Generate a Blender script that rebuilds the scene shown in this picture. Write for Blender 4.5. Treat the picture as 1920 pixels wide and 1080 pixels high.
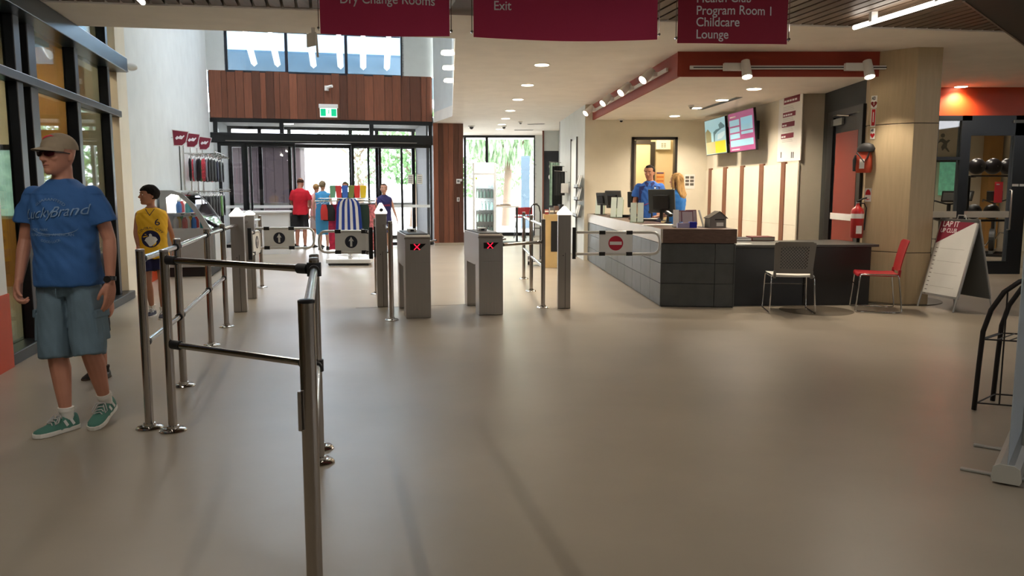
import bpy, bmesh, math, random
from mathutils import Vector, Matrix, noise
from mathutils.bvhtree import BVHTree
random.seed(7)
for o in list(bpy.data.objects): bpy.data.objects.remove(o)
scn = bpy.context.scene
COL = scn.collection
# ---------------------------------------------------------------- camera
PR = math.radians(6.96); CH = 1.42; FPX = 1500.0
cd = bpy.data.cameras.new('camera'); cam = bpy.data.objects.new('camera', cd); COL.objects.link(cam)
cam.location = (0, 0, CH); cam.rotation_euler = (math.radians(90) - PR, 0, 0)
cd.sensor_width = 36; cd.lens = FPX / 1920 * 36; cd.clip_start = .05; cd.clip_end = 300
scn.camera = cam
# ---------------------------------------------------------------- exposure, sky, sun
scn.view_settings.view_transform = 'Standard'; scn.view_settings.look = 'None'
scn.view_settings.exposure = 0.75; scn.view_settings.gamma = 1; scn.view_settings.use_curve_mapping = False
SKY_STRENGTH = 7.6; SUN_STRENGTH = 8.0
SPOT_W = 130.0; TUBE_W = 9.0; TRACK_W = 75.0
wd = bpy.data.worlds.new('sky'); scn.world = wd; wd.use_nodes = True
nt = wd.node_tree; bg = nt.nodes['Background']
tc = nt.nodes.new('ShaderNodeTexCoord'); nz = nt.nodes.new('ShaderNodeTexNoise'); nz.inputs['Scale'].default_value = 2.2
nz.inputs['Detail'].default_value = 5
rp = nt.nodes.new('ShaderNodeValToRGB'); rp.color_ramp.elements[0].color = (.76, .85, 1, 1); rp.color_ramp.elements[1].color = (1, 1, 1, 1)
rp.color_ramp.elements[0].position = .35; rp.color_ramp.elements[1].position = .6
nt.links.new(tc.outputs['Generated'], nz.inputs['Vector']); nt.links.new(nz.outputs['Fac'], rp.inputs['Fac'])
nt.links.new(rp.outputs['Color'], bg.inputs['Color']); bg.inputs['Strength'].default_value = SKY_STRENGTH
sd = bpy.data.lights.new('sun', 'SUN'); sd.energy = SUN_STRENGTH; sd.angle = .01; sd.color = (1, .98, .95)
so = bpy.data.objects.new('sun', sd); COL.objects.link(so)
so.rotation_euler = Vector((-1.2, .25, -1.0)).to_track_quat('-Z', 'Y').to_euler()

# ---------------------------------------------------------------- picture to place
def ray(px, py):
    cx = (px - 960) / FPX; cy = -(py - 540) / FPX
    return Vector((cx, math.cos(PR) + cy * math.sin(PR), -math.sin(PR) + cy * math.cos(PR)))
def atz(px, py, z):
    r = ray(px, py); t = (z - CH) / r.z; return Vector((r.x * t, r.y * t, z))
def aty(px, py, y):
    r = ray(px, py); t = y / r.y; return Vector((r.x * t, y, CH + r.z * t))
# rotated building grid ("A" grid: glazed left wall and entry doors)
AA = math.atan(.232); UA = Vector((-math.sin(AA), math.cos(AA), 0)); VA = Vector((math.cos(AA), math.sin(AA), 0))
def AF(a, b, z=0): return VA * a + UA * b + Vector((0, 0, z))
def a_on_b(px, b):          # a coordinate where the sight line of px meets the plane b
    r = ray(px, 357); t = b / r.dot(UA); return (r * t).dot(VA)
def b_on_a(px, a):
    r = ray(px, 357); t = a / r.dot(VA); return (r * t).dot(UA)
X, Yv, Zv = Vector((1, 0, 0)), Vector((0, 1, 0)), Vector((0, 0, 1))

# ---------------------------------------------------------------- materials
def lin(c):
    return tuple(((v / 255) / 12.92 if v / 255 <= .04045 else ((v / 255 + .055) / 1.055) ** 2.4) for v in c) + (1,)
MC = {}
def mat(name, rgb, rough=.6, metal=0, bump=0, bscale=40, var=.0, vscale=3, spec=.5, emit=None, estr=0, alpha=None, rand=0, stretch=None, coat=0):
    if name in MC: return MC[name]
    m = bpy.data.materials.new(name); m.use_nodes = True; n = m.node_tree; b = n.nodes['Principled BSDF']
    b.inputs['Roughness'].default_value = rough; b.inputs['Metallic'].default_value = metal
    b.inputs['Specular IOR Level'].default_value = spec; b.inputs['Coat Weight'].default_value = coat
    c = lin(rgb); b.inputs['Base Color'].default_value = c
    t = n.nodes.new('ShaderNodeTexCoord'); mp = n.nodes.new('ShaderNodeMapping'); n.links.new(t.outputs['Object'], mp.inputs['Vector'])
    if stretch: mp.inputs['Scale'].default_value = stretch
    ns = n.nodes.new('ShaderNodeTexNoise'); ns.inputs['Scale'].default_value = vscale; ns.inputs['Detail'].default_value = 6
    n.links.new(mp.outputs['Vector'], ns.inputs['Vector'])
    v = max(var, .04)
    r = n.nodes.new('ShaderNodeValToRGB'); r.color_ramp.elements[0].position = .3; r.color_ramp.elements[1].position = .7
    r.color_ramp.elements[0].color = tuple(x * (1 - v) for x in c[:3]) + (1,)
    r.color_ramp.elements[1].color = tuple(min(1, x * (1 + v)) for x in c[:3]) + (1,)
    n.links.new(ns.outputs['Fac'], r.inputs['Fac']); out = r.outputs['Color']
    if rand:
        oi = n.nodes.new('ShaderNodeObjectInfo'); hs = n.nodes.new('ShaderNodeHueSaturation')
        mr = n.nodes.new('ShaderNodeMapRange'); mr.inputs['To Min'].default_value = 1 - rand; mr.inputs['To Max'].default_value = 1 + rand
        n.links.new(oi.outputs['Random'], mr.inputs['Value']); n.links.new(mr.outputs['Result'], hs.inputs['Value'])
        n.links.new(out, hs.inputs['Color']); out = hs.outputs['Color']
    n.links.new(out, b.inputs['Base Color'])
    if bump:
        nb = n.nodes.new('ShaderNodeTexNoise'); nb.inputs['Scale'].default_value = bscale; nb.inputs['Detail'].default_value = 4
        n.links.new(mp.outputs['Vector'], nb.inputs['Vector'])
        bp = n.nodes.new('ShaderNodeBump'); bp.inputs['Strength'].default_value = bump; bp.inputs['Distance'].default_value = .01
        n.links.new(nb.outputs['Fac'], bp.inputs['Height']); n.links.new(bp.outputs['Normal'], b.inputs['Normal'])
    if emit: b.inputs['Emission Color'].default_value = lin(emit); b.inputs['Emission Strength'].default_value = estr
    MC[name] = m; return m
def glass(name, tint=(243, 243, 244), refl=1.0):
    if name in MC: return MC[name]
    m = bpy.data.materials.new(name); m.use_nodes = True; n = m.node_tree; n.nodes.clear()
    o = n.nodes.new('ShaderNodeOutputMaterial'); tr = n.nodes.new('ShaderNodeBsdfTransparent'); gl = n.nodes.new('ShaderNodeBsdfGlossy')
    tr.inputs['Color'].default_value = lin(tint); gl.inputs['Roughness'].default_value = .02
    fr = n.nodes.new('ShaderNodeFresnel'); fr.inputs['IOR'].default_value = 1.45
    mu = n.nodes.new('ShaderNodeMath'); mu.operation = 'MULTIPLY'; mu.inputs[1].default_value = refl
    mx = n.nodes.new('ShaderNodeMixShader'); n.links.new(fr.outputs[0], mu.inputs[0]); n.links.new(mu.outputs[0], mx.inputs[0])
    n.links.new(tr.outputs[0], mx.inputs[1]); n.links.new(gl.outputs[0], mx.inputs[2]); n.links.new(mx.outputs[0], o.inputs[0])
    MC[name] = m; return m
WHITE = mat('white plaster', (212, 217, 215), .7, bump=.04, bscale=90)
CREAM = mat('cream plaster', (224, 217, 198), .7, bump=.04, bscale=90)
CEIL = mat('ceiling plaster', (236, 230, 220), .8)
FLOORM = mat('resin floor', (154, 143, 126), .34, bump=.10, bscale=5, var=.10, vscale=.9, spec=.5)
BLACK = mat('black aluminium', (22, 24, 27), .35, metal=.2)
BLUEBLK = mat('anodised beam', (50, 62, 72), .3, metal=.5)
STEEL = mat('polished steel', (178, 172, 166), .16, metal=1)
BRUSH = mat('brushed steel', (176, 172, 168), .34, metal=1, bump=.05, bscale=30, stretch=(40, 40, 1))
BRIGHT = mat('bright steel', (200, 196, 190), .12, metal=1)
RUBBER = mat('black rubber', (18, 18, 19), .5)
PLW = mat('white plastic', (225, 225, 222), .4)
PLG = mat('grey plastic', (120, 122, 120), .5)
PLB = mat('black plastic', (20, 21, 23), .35)
ORANGE = mat('orange laminate', (186, 62, 18), .45)
TERRA = mat('terracotta paint', (150, 52, 30), .6)
SPOTTED = mat('red timber cladding', (112, 66, 46), .42, var=.16, vscale=3, rand=.5, stretch=(9, 9, .8), bump=.08)
WALNUT = mat('walnut laminate', (92, 70, 60), .4, var=.2, vscale=5, stretch=(2, 12, 12))
SLATM = mat('slat timber', (96, 78, 62), .5, var=.25, vscale=3, stretch=(10, 1, 10), rand=.15)
PLY = mat('ply column', (186, 166, 132), .5, var=.06, vscale=3, stretch=(12, 12, 1))
OCHRE = mat('ochre panel', (190, 140, 74), .6, var=.08)
TILE = mat('slate tile', (74, 76, 76), .42, var=.15, vscale=6, rand=.10)
DKGREY = mat('charcoal laminate', (44, 46, 48), .5)
DKWALL = mat('charcoal wall paint', (58, 60, 58), .7)
REDM = mat('red moulded plastic', (150, 18, 30), .45)
MAROON = mat('maroon fabric', (190, 50, 88), .75, bump=.05, bscale=200)
MAROON2 = mat('maroon print', (128, 28, 52), .6)
REDP = mat('red print', (196, 24, 34), .5)
INK = mat('black ink', (20, 20, 22), .6)
LET = mat('white lettering', (238, 232, 234), .6)
PAPER = mat('white paper', (232, 230, 224), .7)
GL = glass('clear glass'); GLD = glass('tinted glass', (225, 232, 228), .55)
LAMP = mat('lamp diffuser', (255, 246, 226), .5, emit=(255, 236, 205), estr=9)
LAMPW = mat('tube diffuser', (255, 250, 240), .5, emit=(255, 246, 232), estr=7)
CHROME = mat('chrome', (205, 205, 205), .08, metal=1)
CONC = mat('pale paving', (205, 205, 200), .8, var=.1)

# ---------------------------------------------------------------- mesh kit
OM = {}
class MB:
    def __init__(s, M=None): s.v = []; s.f = []; s.M = M or Matrix()
    def add(s, vs, fs):
        n = len(s.v); s.v += [s.M @ Vector(v) for v in vs]; s.f += [tuple(i + n for i in f) for f in fs]; return s
    def box(s, c, d, R=None):
        x, y, z = d[0] / 2, d[1] / 2, d[2] / 2; c = Vector(c)
        vs = [Vector((i * x, j * y, k * z)) for k in (-1, 1) for j in (-1, 1) for i in (-1, 1)]
        if R is not None:
            if not isinstance(R, Matrix): R = Matrix.Rotation(R, 3, 'Z')
            vs = [R @ v for v in vs]
        return s.add([v + c for v in vs], [(0, 2, 3, 1), (4, 5, 7, 6), (0, 1, 5, 4), (2, 6, 7, 3), (0, 4, 6, 2), (1, 3, 7, 5)])
    def b2(s, lo, hi): return s.box([(a + b) / 2 for a, b in zip(lo, hi)], [abs(b - a) for a, b in zip(lo, hi)])
    def wall(s, p0, p1, z0, z1, t):     # slab from p0 to p1, thickness t to the right of the direction (negative: left)
        p0 = Vector(p0[:2]); p1 = Vector(p1[:2]); d = (p1 - p0).normalized(); n = Vector((d.y, -d.x)) * t
        q = [p0, p1, p1 + n, p0 + n]; return s.prism([(a.x, a.y) for a in q], z0, z1)
    def prism(s, poly, z0, z1):
        n = len(poly); ar = sum(poly[i][0] * poly[(i + 1) % n][1] - poly[(i + 1) % n][0] * poly[i][1] for i in range(n))
        if ar < 0: poly = poly[::-1]
        vs = [(x, y, z0) for x, y in poly] + [(x, y, z1) for x, y in poly]
        fs = [tuple(range(n))[::-1], tuple(range(n, 2 * n))] + [(i, (i + 1) % n, n + (i + 1) % n, n + i) for i in range(n)]
        return s.add(vs, fs)
    def plate(s, poly, o, r, u, t):     # polygon in the plane (r,u) at o, thickness t towards r x u
        o = Vector(o); r = Vector(r).normalized(); u = Vector(u).normalized(); nn = r.cross(u)
        K = len(poly); ar = sum(poly[i][0] * poly[(i + 1) % K][1] - poly[(i + 1) % K][0] * poly[i][1] for i in range(K))
        if ar < 0: poly = poly[::-1]
        vs = [o + r * a + u * b for a, b in poly] + [o + r * a + u * b + nn * t for a, b in poly]
        return s.add(vs, [tuple(range(K))[::-1], tuple(range(K, 2 * K))] + [(i, (i + 1) % K, K + (i + 1) % K, K + i) for i in range(K)])
    def ring(s, c, ax, r, n, r2=None, ref=None):
        ax = Vector(ax).normalized(); ref = ref or (Zv if abs(ax.z) < .9 else Yv); a = ref.cross(ax).normalized(); b = ax.cross(a)
        r2 = r if r2 is None else r2
        return [Vector(c) + a * (r * math.cos(2 * math.pi * i / n)) + b * (r2 * math.sin(2 * math.pi * i / n)) for i in range(n)]
    def loft(s, rings, cap=True, close=False):
        n = len(rings[0]); vs = [v for r in rings for v in r]; fs = []; m = len(rings)
        for k in range(m if close else m - 1):
            q = (k + 1) % m
            for i in range(n): j = (i + 1) % n; fs.append((k * n + i, k * n + j, q * n + j, q * n + i))
        if cap and not close: fs += [tuple(range(n))[::-1], tuple(range((m - 1) * n, m * n))]
        return s.add(vs, fs)
    def cyl(s, p0, p1, r, n=16, r2=None):
        p0 = Vector(p0); p1 = Vector(p1); ax = p1 - p0
        return s.loft([s.ring(p0, ax, r, n), s.ring(p1, ax, r if r2 is None else r2, n)])
    def lathe(s, prof, o=(0, 0, 0), n=24, ax=Zv):
        o = Vector(o); ax = Vector(ax).normalized(); return s.loft([s.ring(o + ax * z, ax, max(r, .0004), n) for r, z in prof])
    def tube(s, pts, r, n=10, cap=True, close=False):
        pts = [Vector(p) for p in pts]; rs = r if isinstance(r, (list, tuple)) else [r] * len(pts); rings = []; ref = None; m = len(pts)
        for i, p in enumerate(pts):
            if close: t = pts[(i + 1) % m] - pts[i - 1]
            else: t = (pts[min(i + 1, m - 1)] - pts[max(i - 1, 0)])
            t.normalize()
            if ref is None: ref = Zv if abs(t.z) < .9 else Yv
            a = (ref - t * ref.dot(t)).normalized(); b = t.cross(a); ref = a
            rings.append([p + a * (rs[i] * math.cos(2 * math.pi * k / n)) + b * (rs[i] * math.sin(2 * math.pi * k / n)) for k in range(n)])
        return s.loft(rings, cap, close)
    def sph(s, c, r, n=12, m=8, sc=(1, 1, 1)):
        c = Vector(c); rings = []
        for k in range(m + 1):
            th = math.pi * k / m; rr = max(math.sin(th), .001) * r
            rings.append([c + Vector((rr * math.cos(2 * math.pi * i / n) * sc[0], rr * math.sin(2 * math.pi * i / n) * sc[1], -math.cos(th) * r * sc[2])) for i in range(n)])
        return s.loft(rings)
    def chain(s, pts, rs, n=12):
        pts = [Vector(p) for p in pts]
        for i, p in enumerate(pts):
            s.sph(p, rs[i], n, 8)
            if i: s.cyl(pts[i - 1], p, rs[i - 1], n, rs[i])
        return s
    def ell(s, rings, n=24, e=1.0):      # rings: (cx, cy, z, rx, ry)
        out = []
        for cx, cy, z, rx, ry in rings:
            R = []
            for i in range(n):
                t = 2 * math.pi * i / n; c, q = math.cos(t), math.sin(t)
                R.append(Vector((cx + rx * math.copysign(abs(c) ** e, c), cy + ry * math.copysign(abs(q) ** e, q), z)))
            out.append(R)
        return s.loft(out)
    def build(s, name, m, parent=None, smooth=False, bevel=0, seg=2):
        me = bpy.data.meshes.new(name); PM = OM.get(parent, Matrix()); I = PM.inverted()
        me.from_pydata([I @ v for v in s.v], [], s.f); me.update()
        if m: me.materials.append(m)
        o = bpy.data.objects.new(name, me); COL.objects.link(o)
        if parent: o.parent = parent
        OM[o] = PM
        if smooth: sm(o, 40 if smooth is True else smooth)
        if bevel:
            md = o.modifiers.new('b', 'BEVEL'); md.width = bevel; md.segments = seg; md.limit_method = 'ANGLE'
        return o
def sm(o, ang=40):
    me = o.data; bm = bmesh.new(); bm.from_mesh(me)
    for f in bm.faces: f.smooth = True
    for e in bm.edges:
        if len(e.link_faces) == 2 and e.calc_face_angle(0) > math.radians(ang): e.smooth = False
    bm.to_mesh(me); bm.free()
def tag(o, label=None, cat=None, group=None, kind=None):
    if label: o['label'] = label
    if cat: o['category'] = cat
    if group: o['group'] = group
    if kind: o['kind'] = kind
    return o
def thing(name, label, cat, loc=(0, 0, 0), rz=0, group=None):
    o = bpy.data.objects.new(name, None); COL.objects.link(o); o.empty_display_size = .1
    o.location = loc; o.rotation_euler = (0, 0, rz); OM[o] = Matrix.Translation(Vector(loc)) @ Matrix.Rotation(rz, 4, 'Z')
    return tag(o, label, cat, group)
def L(root): return MB(OM[root])
def struct(name, mb, m, parent=None, **k):
    o = mb.build(name, m, parent, **k)
    if not parent: o['kind'] = 'structure'
    return o
def sempty(name):
    o = bpy.data.objects.new(name, None); COL.objects.link(o); o['kind'] = 'structure'; OM[o] = Matrix(); return o
CH_ = {}
def copy_tree(o, loc=None, rz=None, label=None, parent=None):
    c = o.copy(); COL.objects.link(c)
    if parent: c.parent = parent
    if loc is not None: c.location = loc; c.rotation_euler = (0, 0, rz or 0); OM[c] = Matrix.Translation(Vector(loc)) @ Matrix.Rotation(rz or 0, 4, 'Z')
    else: OM[c] = OM[parent] if parent else OM[o]
    if label: c['label'] = label
    for ch in list(o.children): copy_tree(ch, parent=c)
    return c
def eval_mesh(o, name):
    bpy.context.view_layer.update(); dg = bpy.context.evaluated_depsgraph_get()
    me = bpy.data.meshes.new_from_object(o.evaluated_get(dg)); me.name = name
    return me
def remesh(mb, name, m, parent, vox, it=3, fn=None, thin=None):
    o = mb.build(name, None, None)
    md = o.modifiers.new('r', 'REMESH'); md.mode = 'VOXEL'; md.voxel_size = vox; md.use_smooth_shade = True
    if it: s2 = o.modifiers.new('s', 'SMOOTH'); s2.iterations = it; s2.factor = .5
    me = eval_mesh(o, name); bpy.data.objects.remove(o)
    I = OM.get(parent, Matrix()).inverted()
    if fn:
        nr = [Vector(v.vector) for v in me.vertex_normals]
        for v, q in zip(me.vertices, nr): v.co = fn(v.co, q)
    me.transform(I)
    me.materials.clear(); me.materials.append(m)
    for p in me.polygons: p.use_smooth = True
    r = bpy.data.objects.new(name, me); COL.objects.link(r); OM[r] = OM.get(parent, Matrix())
    if parent: r.parent = parent
    return r
def text(s, size, o, r, u, m, parent, name='lettering', align='LEFT', ext=.001, shear=0, bvh=None, arc=None, sx=1.0, bold=0):
    cu = bpy.data.curves.new('t', 'FONT'); cu.body = s; cu.size = size; cu.align_x = align; cu.extrude = ext if bvh is None else 0
    cu.shear = shear; cu.offset = bold
    t = bpy.data.objects.new('t', cu); COL.objects.link(t); me = eval_mesh(t, name); bpy.data.objects.remove(t)
    r = Vector(r).normalized(); u = Vector(u).normalized(); n = r.cross(u); o = Vector(o)
    I = OM.get(parent, Matrix()).inverted()
    if bvh is not None:
        bm = bmesh.new(); bm.from_mesh(me); bmesh.ops.triangulate(bm, faces=bm.faces[:])
        for _ in range(3):
            es = [e for e in bm.edges if e.calc_length() > .016]
            if not es: break
            bmesh.ops.subdivide_edges(bm, edges=es, cuts=1)
            bmesh.ops.triangulate(bm, faces=[f for f in bm.faces if len(f.verts) > 3])
        bm.to_mesh(me); bm.free()
    for v in me.vertices:
        x, y, z = v.co; x *= sx
        if arc:
            th = x / arc; rr = arc + y; x, y = math.sin(th) * rr, math.cos(th) * rr - arc
        p = o + r * x + u * y + n * z
        if bvh is not None:
            h = bvh.ray_cast(p + n * .4, -n)
            if h[0] is None or (h[0] - p).dot(n) < -.5: h = bvh.find_nearest(p - n * .3)
            p = h[0] + h[1] * .0055
        v.co = I @ p
    me.materials.clear(); me.materials.append(m)
    ob = bpy.data.objects.new(name, me); COL.objects.link(ob); OM[ob] = OM.get(parent, Matrix())
    if parent: ob.parent = parent
    return ob
def bvh_of(ob):      # tree in world space
    M = OM[ob]; me = ob.data
    return BVHTree.FromPolygons([M @ v.co for v in me.vertices], [tuple(p.vertices) for p in me.polygons])
def decal(poly, o, r, u, m, parent, name, bvh, off=.002, grid=.012):   # flat print laid on a curved surface
    o = Vector(o); r = Vector(r).normalized(); u = Vector(u).normalized(); n = r.cross(u)
    bm = bmesh.new(); vs = [bm.verts.new((a, b, 0)) for a, b in poly]; bm.faces.new(vs)
    bmesh.ops.triangulate(bm, faces=bm.faces[:])
    for _ in range(4):
        es = [e for e in bm.edges if e.calc_length() > grid]
        if not es: break
        bmesh.ops.subdivide_edges(bm, edges=es, cuts=1)
    I = OM.get(parent, Matrix()).inverted()
    for v in bm.verts:
        p = o + r * v.co.x + u * v.co.y; h = bvh.ray_cast(p + n * .5, -n)
        if h[0] is None: h = bvh.find_nearest(p - n * .3)
        p = h[0] + h[1] * (off + .0012)
        v.co = I @ p
    me = bpy.data.meshes.new(name); bm.to_mesh(me); bm.free(); me.materials.append(m)
    ob = bpy.data.objects.new(name, me); COL.objects.link(ob); OM[ob] = OM.get(parent, Matrix()); ob.parent = parent
    return ob
def circ(r, n=24, cx=0, cy=0): return [(cx + r * math.cos(2 * math.pi * i / n), cy + r * math.sin(2 * math.pi * i / n)) for i in range(n)]
def light(kind, loc, energy, color, parent=None, aim=None, **k):
    d = bpy.data.lights.new('lamp', kind); d.energy = energy; d.color = color
    for a, b in k.items(): setattr(d, a, b)
    o = bpy.data.objects.new('lamp', d); COL.objects.link(o)
    loc = Vector(loc); q = (Vector(aim) if aim is not None else Vector((0, 0, -1))).to_track_quat('-Z', 'Y').to_matrix().to_4x4()
    M = Matrix.Translation(loc) @ q
    if parent: o.parent = parent; o.matrix_local = OM[parent].inverted() @ M
    else: o.matrix_local = M
    return o
# ================================================================ STRUCTURE
ZC = 3.12; ZL = 2.82
def SL(x): return 7.755 + (x + 2.797) * .1477
def VE(x): return 8.532 + (x + 4.908) * .178
struct('floor', MB().prism([(-16, -6), (12, -6), (12, 27.5), (-3, 27.5), (-16, 21)], -.2, 0), FLOORM)
# fine joint where the resin changes, between the turnstiles and the right-hand seam
j = MB()
j.wall((-1.49, 9.70), (-.556, 9.93), .0005, .002, .012)
j.wall((-1.90, 9.62), (-1.49, 9.70), .0005, .002, .012)
struct('trim_1', j, mat('floor joint', (96, 88, 78), .5))
# outdoor ground
struct('ground', MB().prism([(-45, 21.2), (45, 27.6), (45, 90), (-45, 90)], -.12, -.02), CONC)
# ceilings
V0 = (-.64, 9.29); Q1 = (-1.38, 18.84); Q2 = (-1.98, 20.6)
struct('ceiling_1', MB().prism([(-8, SL(-8)), (-.64, SL(-.64)), V0, (-8, VE(-8))], ZC, ZC + .25), CEIL)
struct('ceiling_2', MB().prism([(-.64, SL(-.64)), (12, SL(12)), (12, 27.3), (-2.1, 27.3), Q2, Q1, V0], ZC, ZC + .25), CEIL)
# void above the entry: upper walls and roof
UP = 7.2
v = MB(); v.wall(V0, Q1, ZC + .25, UP, .12); v.wall(Q1, Q2, ZC + .25, UP, .12)
struct('wall_void_right', v, WHITE)
v = MB(); v.wall((-8, VE(-8)), V0, ZC + .25, UP, .12); struct('wall_void_front', v, WHITE)
lt = AF(-2.66, 12); 
v = MB(); sk = AF(-2.66, 20.6)
rb = [AF(-2.9, 8.2), AF(-1.7, 8.2), AF(-1.7, 20.9), AF(-2.9, 20.9)]
v.prism([(p.x, p.y) for p in rb], UP, UP + .2)
rb = [AF(.9, 8.0), AF(6, 8.0), AF(6, 20.9), AF(.9, 20.9)]
v.prism([(p.x, p.y) for p in rb], UP, UP + .2)
rb = [AF(-1.7, 8.0), AF(.9, 8.0), AF(.9, 13.0), AF(-1.7, 13.0)]
v.prism([(p.x, p.y) for p in rb], UP, UP + .2)
struct('ceiling_void', v, WHITE)
rb = [AF(-1.7, 13), AF(.9, 13), AF(.9, 20.9), AF(-1.7, 20.9)]
struct('window_9', MB().prism([(p.x, p.y) for p in rb], UP + .06, UP + .08), GL)
# white left wall with orange dado, beyond the glazing
LB0 = b_on_a(240, -2.66)
p0 = AF(-2.66, 11.95); p1 = AF(-2.66, 20.62)
v = MB(); v.wall(p0, p1, .62, UP, -.2); struct('wall_left', v, WHITE)
v = MB(); v.wall(p0, p1, 0, .62, -.2); struct('baseboard_left', v, ORANGE)
v = MB(); q = [AF(-2.66, 11.42), AF(-2.60, 11.42), AF(-2.60, 11.76), AF(-2.66, 11.76)]; v.prism([(p.x, p.y) for p in [AF(-2.95, 11.42), AF(-2.57, 11.42), AF(-2.57, 11.95), AF(-2.95, 11.95)]], 0, UP)
struct('trim_2', v, CREAM)
# half-height partition end at the far left
v = MB(); q = [AF(-3.6, 6.35), AF(-2.50, 6.35), AF(-2.50, 7.10), AF(-3.6, 7.10)]; v.prism([(p.x, p.y) for p in q], .6, 1.46); struct('wall_partition', v, WHITE)
v = MB(); q = [AF(-3.6, 6.34), AF(-2.49, 6.34), AF(-2.49, 7.11), AF(-3.6, 7.11)]; v.prism([(p.x, p.y) for p in q], 0, .6); struct('baseboard_partition', v, ORANGE)
# left glazing
wn = sempty('window_1')
def abox(mb, a0, a1, b0, b1, z0, z1):
    mb.prism([(p.x, p.y) for p in (AF(a0, b0), AF(a1, b0), AF(a1, b1), AF(a0, b1))], z0, z1)
for b0, b1, dp in ((2.0, 2.15, .2), (4.3, 4.45, .2), (5.9, 6.05, .2), (7.90, 8.05, .15), (8.30, 8.50, .13), (9.58, 9.70, .17), (10.95, 11.06, .16)):
    m = MB(); abox(m, -2.66 - .02, -2.66 + dp - .07, b0, b1, 0, UP); m.build('mullion', BLACK, wn, bevel=.008)
for z0, z1, a0, a1 in ((.0, .10, -2.72, -2.50), (2.36, 2.44, -2.70, -2.54), (2.93, 3.11, -2.74, -2.44)):
    m = MB(); abox(m, a0, a1, -2, 11.45, z0, z1); m.build('transom', BLUEBLK if z0 > 2.9 else BLACK, wn, bevel=.008)
for b0, b1 in ((2.15, 4.3), (4.45, 5.9), (6.05, 7.90), (8.50, 9.58), (9.70, 10.95)):
    for z0, z1 in ((.10, 2.36), (2.44, 2.93), (3.11, UP)):
        m = MB(); abox(m, -2.665, -2.655, b0, b1, z0, z1); m.build('pane', GLD, wn)
# side hall beyond the left glazing
v = MB(); abox(v, -7.2, -7.0, -2, 14, 0, 6); struct('wall_side_hall', v, OCHRE)
v = MB(); abox(v, -7, -2.9, 13.2, 13.4, 1.0, 6); struct('wall_side_hall_end', v, CREAM)
v = MB(); abox(v, -7, -2.9, 13.2, 13.4, 0, 1.0); struct('trim_3', v, OCHRE)
v = MB(); abox(v, -3.75, -3.35, 12.2, 12.6, 0, 5.1); struct('trim_4', v, OCHRE, bevel=.01)
v = MB(); abox(v, -7.2, -2.75, -2.2, 13.4, 5.2, 5.35); struct('ceiling_side_hall', v, CREAM)
v = MB(); abox(v, -7, -2.95, 9.6, 10.1, 3.0, 3.3); struct('trim_5', v, WHITE)
wn = sempty('window_7')
for a0 in (-6.4, -5.6, -4.8, -4.2):
    m = MB(); abox(m, a0, a0 + .55, 13.16, 13.19, 1.05, 2.0); m.build('pane', mat('garden window', (150, 190, 175), .2, emit=(170, 205, 190), estr=.8, var=.5, vscale=6), wn)
m = MB(); abox(m, -6.5, -3.5, 13.13, 13.19, 2.0, 2.08); m.build('window_frame', BLACK, wn)
for k, (a0, b0) in enumerate(((-3.9, 7.0), (-3.9, 9.2), (-3.9, 11.0), (-5.4, 8.2), (-5.4, 10.5), (-5.4, 12.2))):
    p = AF(a0, b0, 3.88); t = thing('ceiling_light', 'round recessed ceiling light of the side hall behind the left glazing', 'ceiling light', p, 0, 'side hall ceiling lights')
    L(t).lathe([(.10, 0), (.10, .02)], (0, 0, -.02)).build('diffuser', LAMP, t)
    light('SPOT', p + Vector((0, 0, -.03)), SPOT_W * 1.1, (1, .8, .55), t, spot_size=2.6, spot_blend=.6, shadow_soft_size=.08)
# right and back walls of the room behind the camera
v = MB(); v.wall((12.0, -6), (12.0, 27.3), 0, ZC, .2); struct('wall_right', v, CREAM)
v = MB(); v.wall((-9, -6), (12.0, -6), 0, 3.6, .2); struct('wall_back', v, CREAM)
v = MB(); v.wall((-16, -6), (-16, 21), 0, 3.9, -.2); struct('wall_far_left', v, CREAM)
# slatted timber ceiling over the near part of the room
sc = sempty('ceiling_3')
m = MB(); m.prism([(-9, -6), (12, -6), (12, SL(12)), (-9, SL(-9))], ZC + .24, ZC + .3); m.build('backing', mat('dark backing', (14, 13, 12), .9), sc)
pitch = .13; a = -5.4
while a < 8.4:
    # slat runs along UA from b=0.5 to the slanting edge
    lo, hi = -3.0, 12.0
    for _ in range(24):
        mid = (lo + hi) / 2; p = AF(a, mid); lo, hi = (mid, hi) if p.y < SL(p.x) else (lo, mid)
    p = AF(a, lo)
    if -7 < p.x < 9 and not (-.62 < p.x < .08):
        m = MB(); abox(m, a, a + pitch - .028, -3.0, lo - .03, ZC + .01, ZC + .06); m.build('slat', SLATM, sc)
    elif -7 < p.x < 9:
        m = MB(); abox(m, a, a + pitch - .028, -3.0, lo - 1.0, ZC + .01, ZC + .06); m.build('slat', SLATM, sc)
    a += pitch
m = MB(); m.wall((-9, SL(-9)), (9.6, SL(9.6)), ZC - .005, ZC + .25, .03); m.build('edge_trim', CEIL, sc)
# dark timber soffit volume at the top right
v = MB(); v.prism([(4.13, 7.30), (6.10, 9.75), (9.5, 9.4), (9.5, 2), (1.0, 3.4)], 2.96, 3.115)
struct('trim_6', MB().prism([(4.05, 7.45), (6.35, 10.05), (9.5, 10.05), (9.5, 2.4), (.9, 3.6)], ZC - .012, ZC + .0), mat('soffit timber', (38, 32, 28), .5, var=.2, stretch=(8, 1, 1)))
struct('trim_7', MB().wall((4.05, 7.45), (6.35, 10.05), ZC - .02, ZC + .002, .02), mat('soffit edge', (110, 96, 84), .4))
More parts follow.
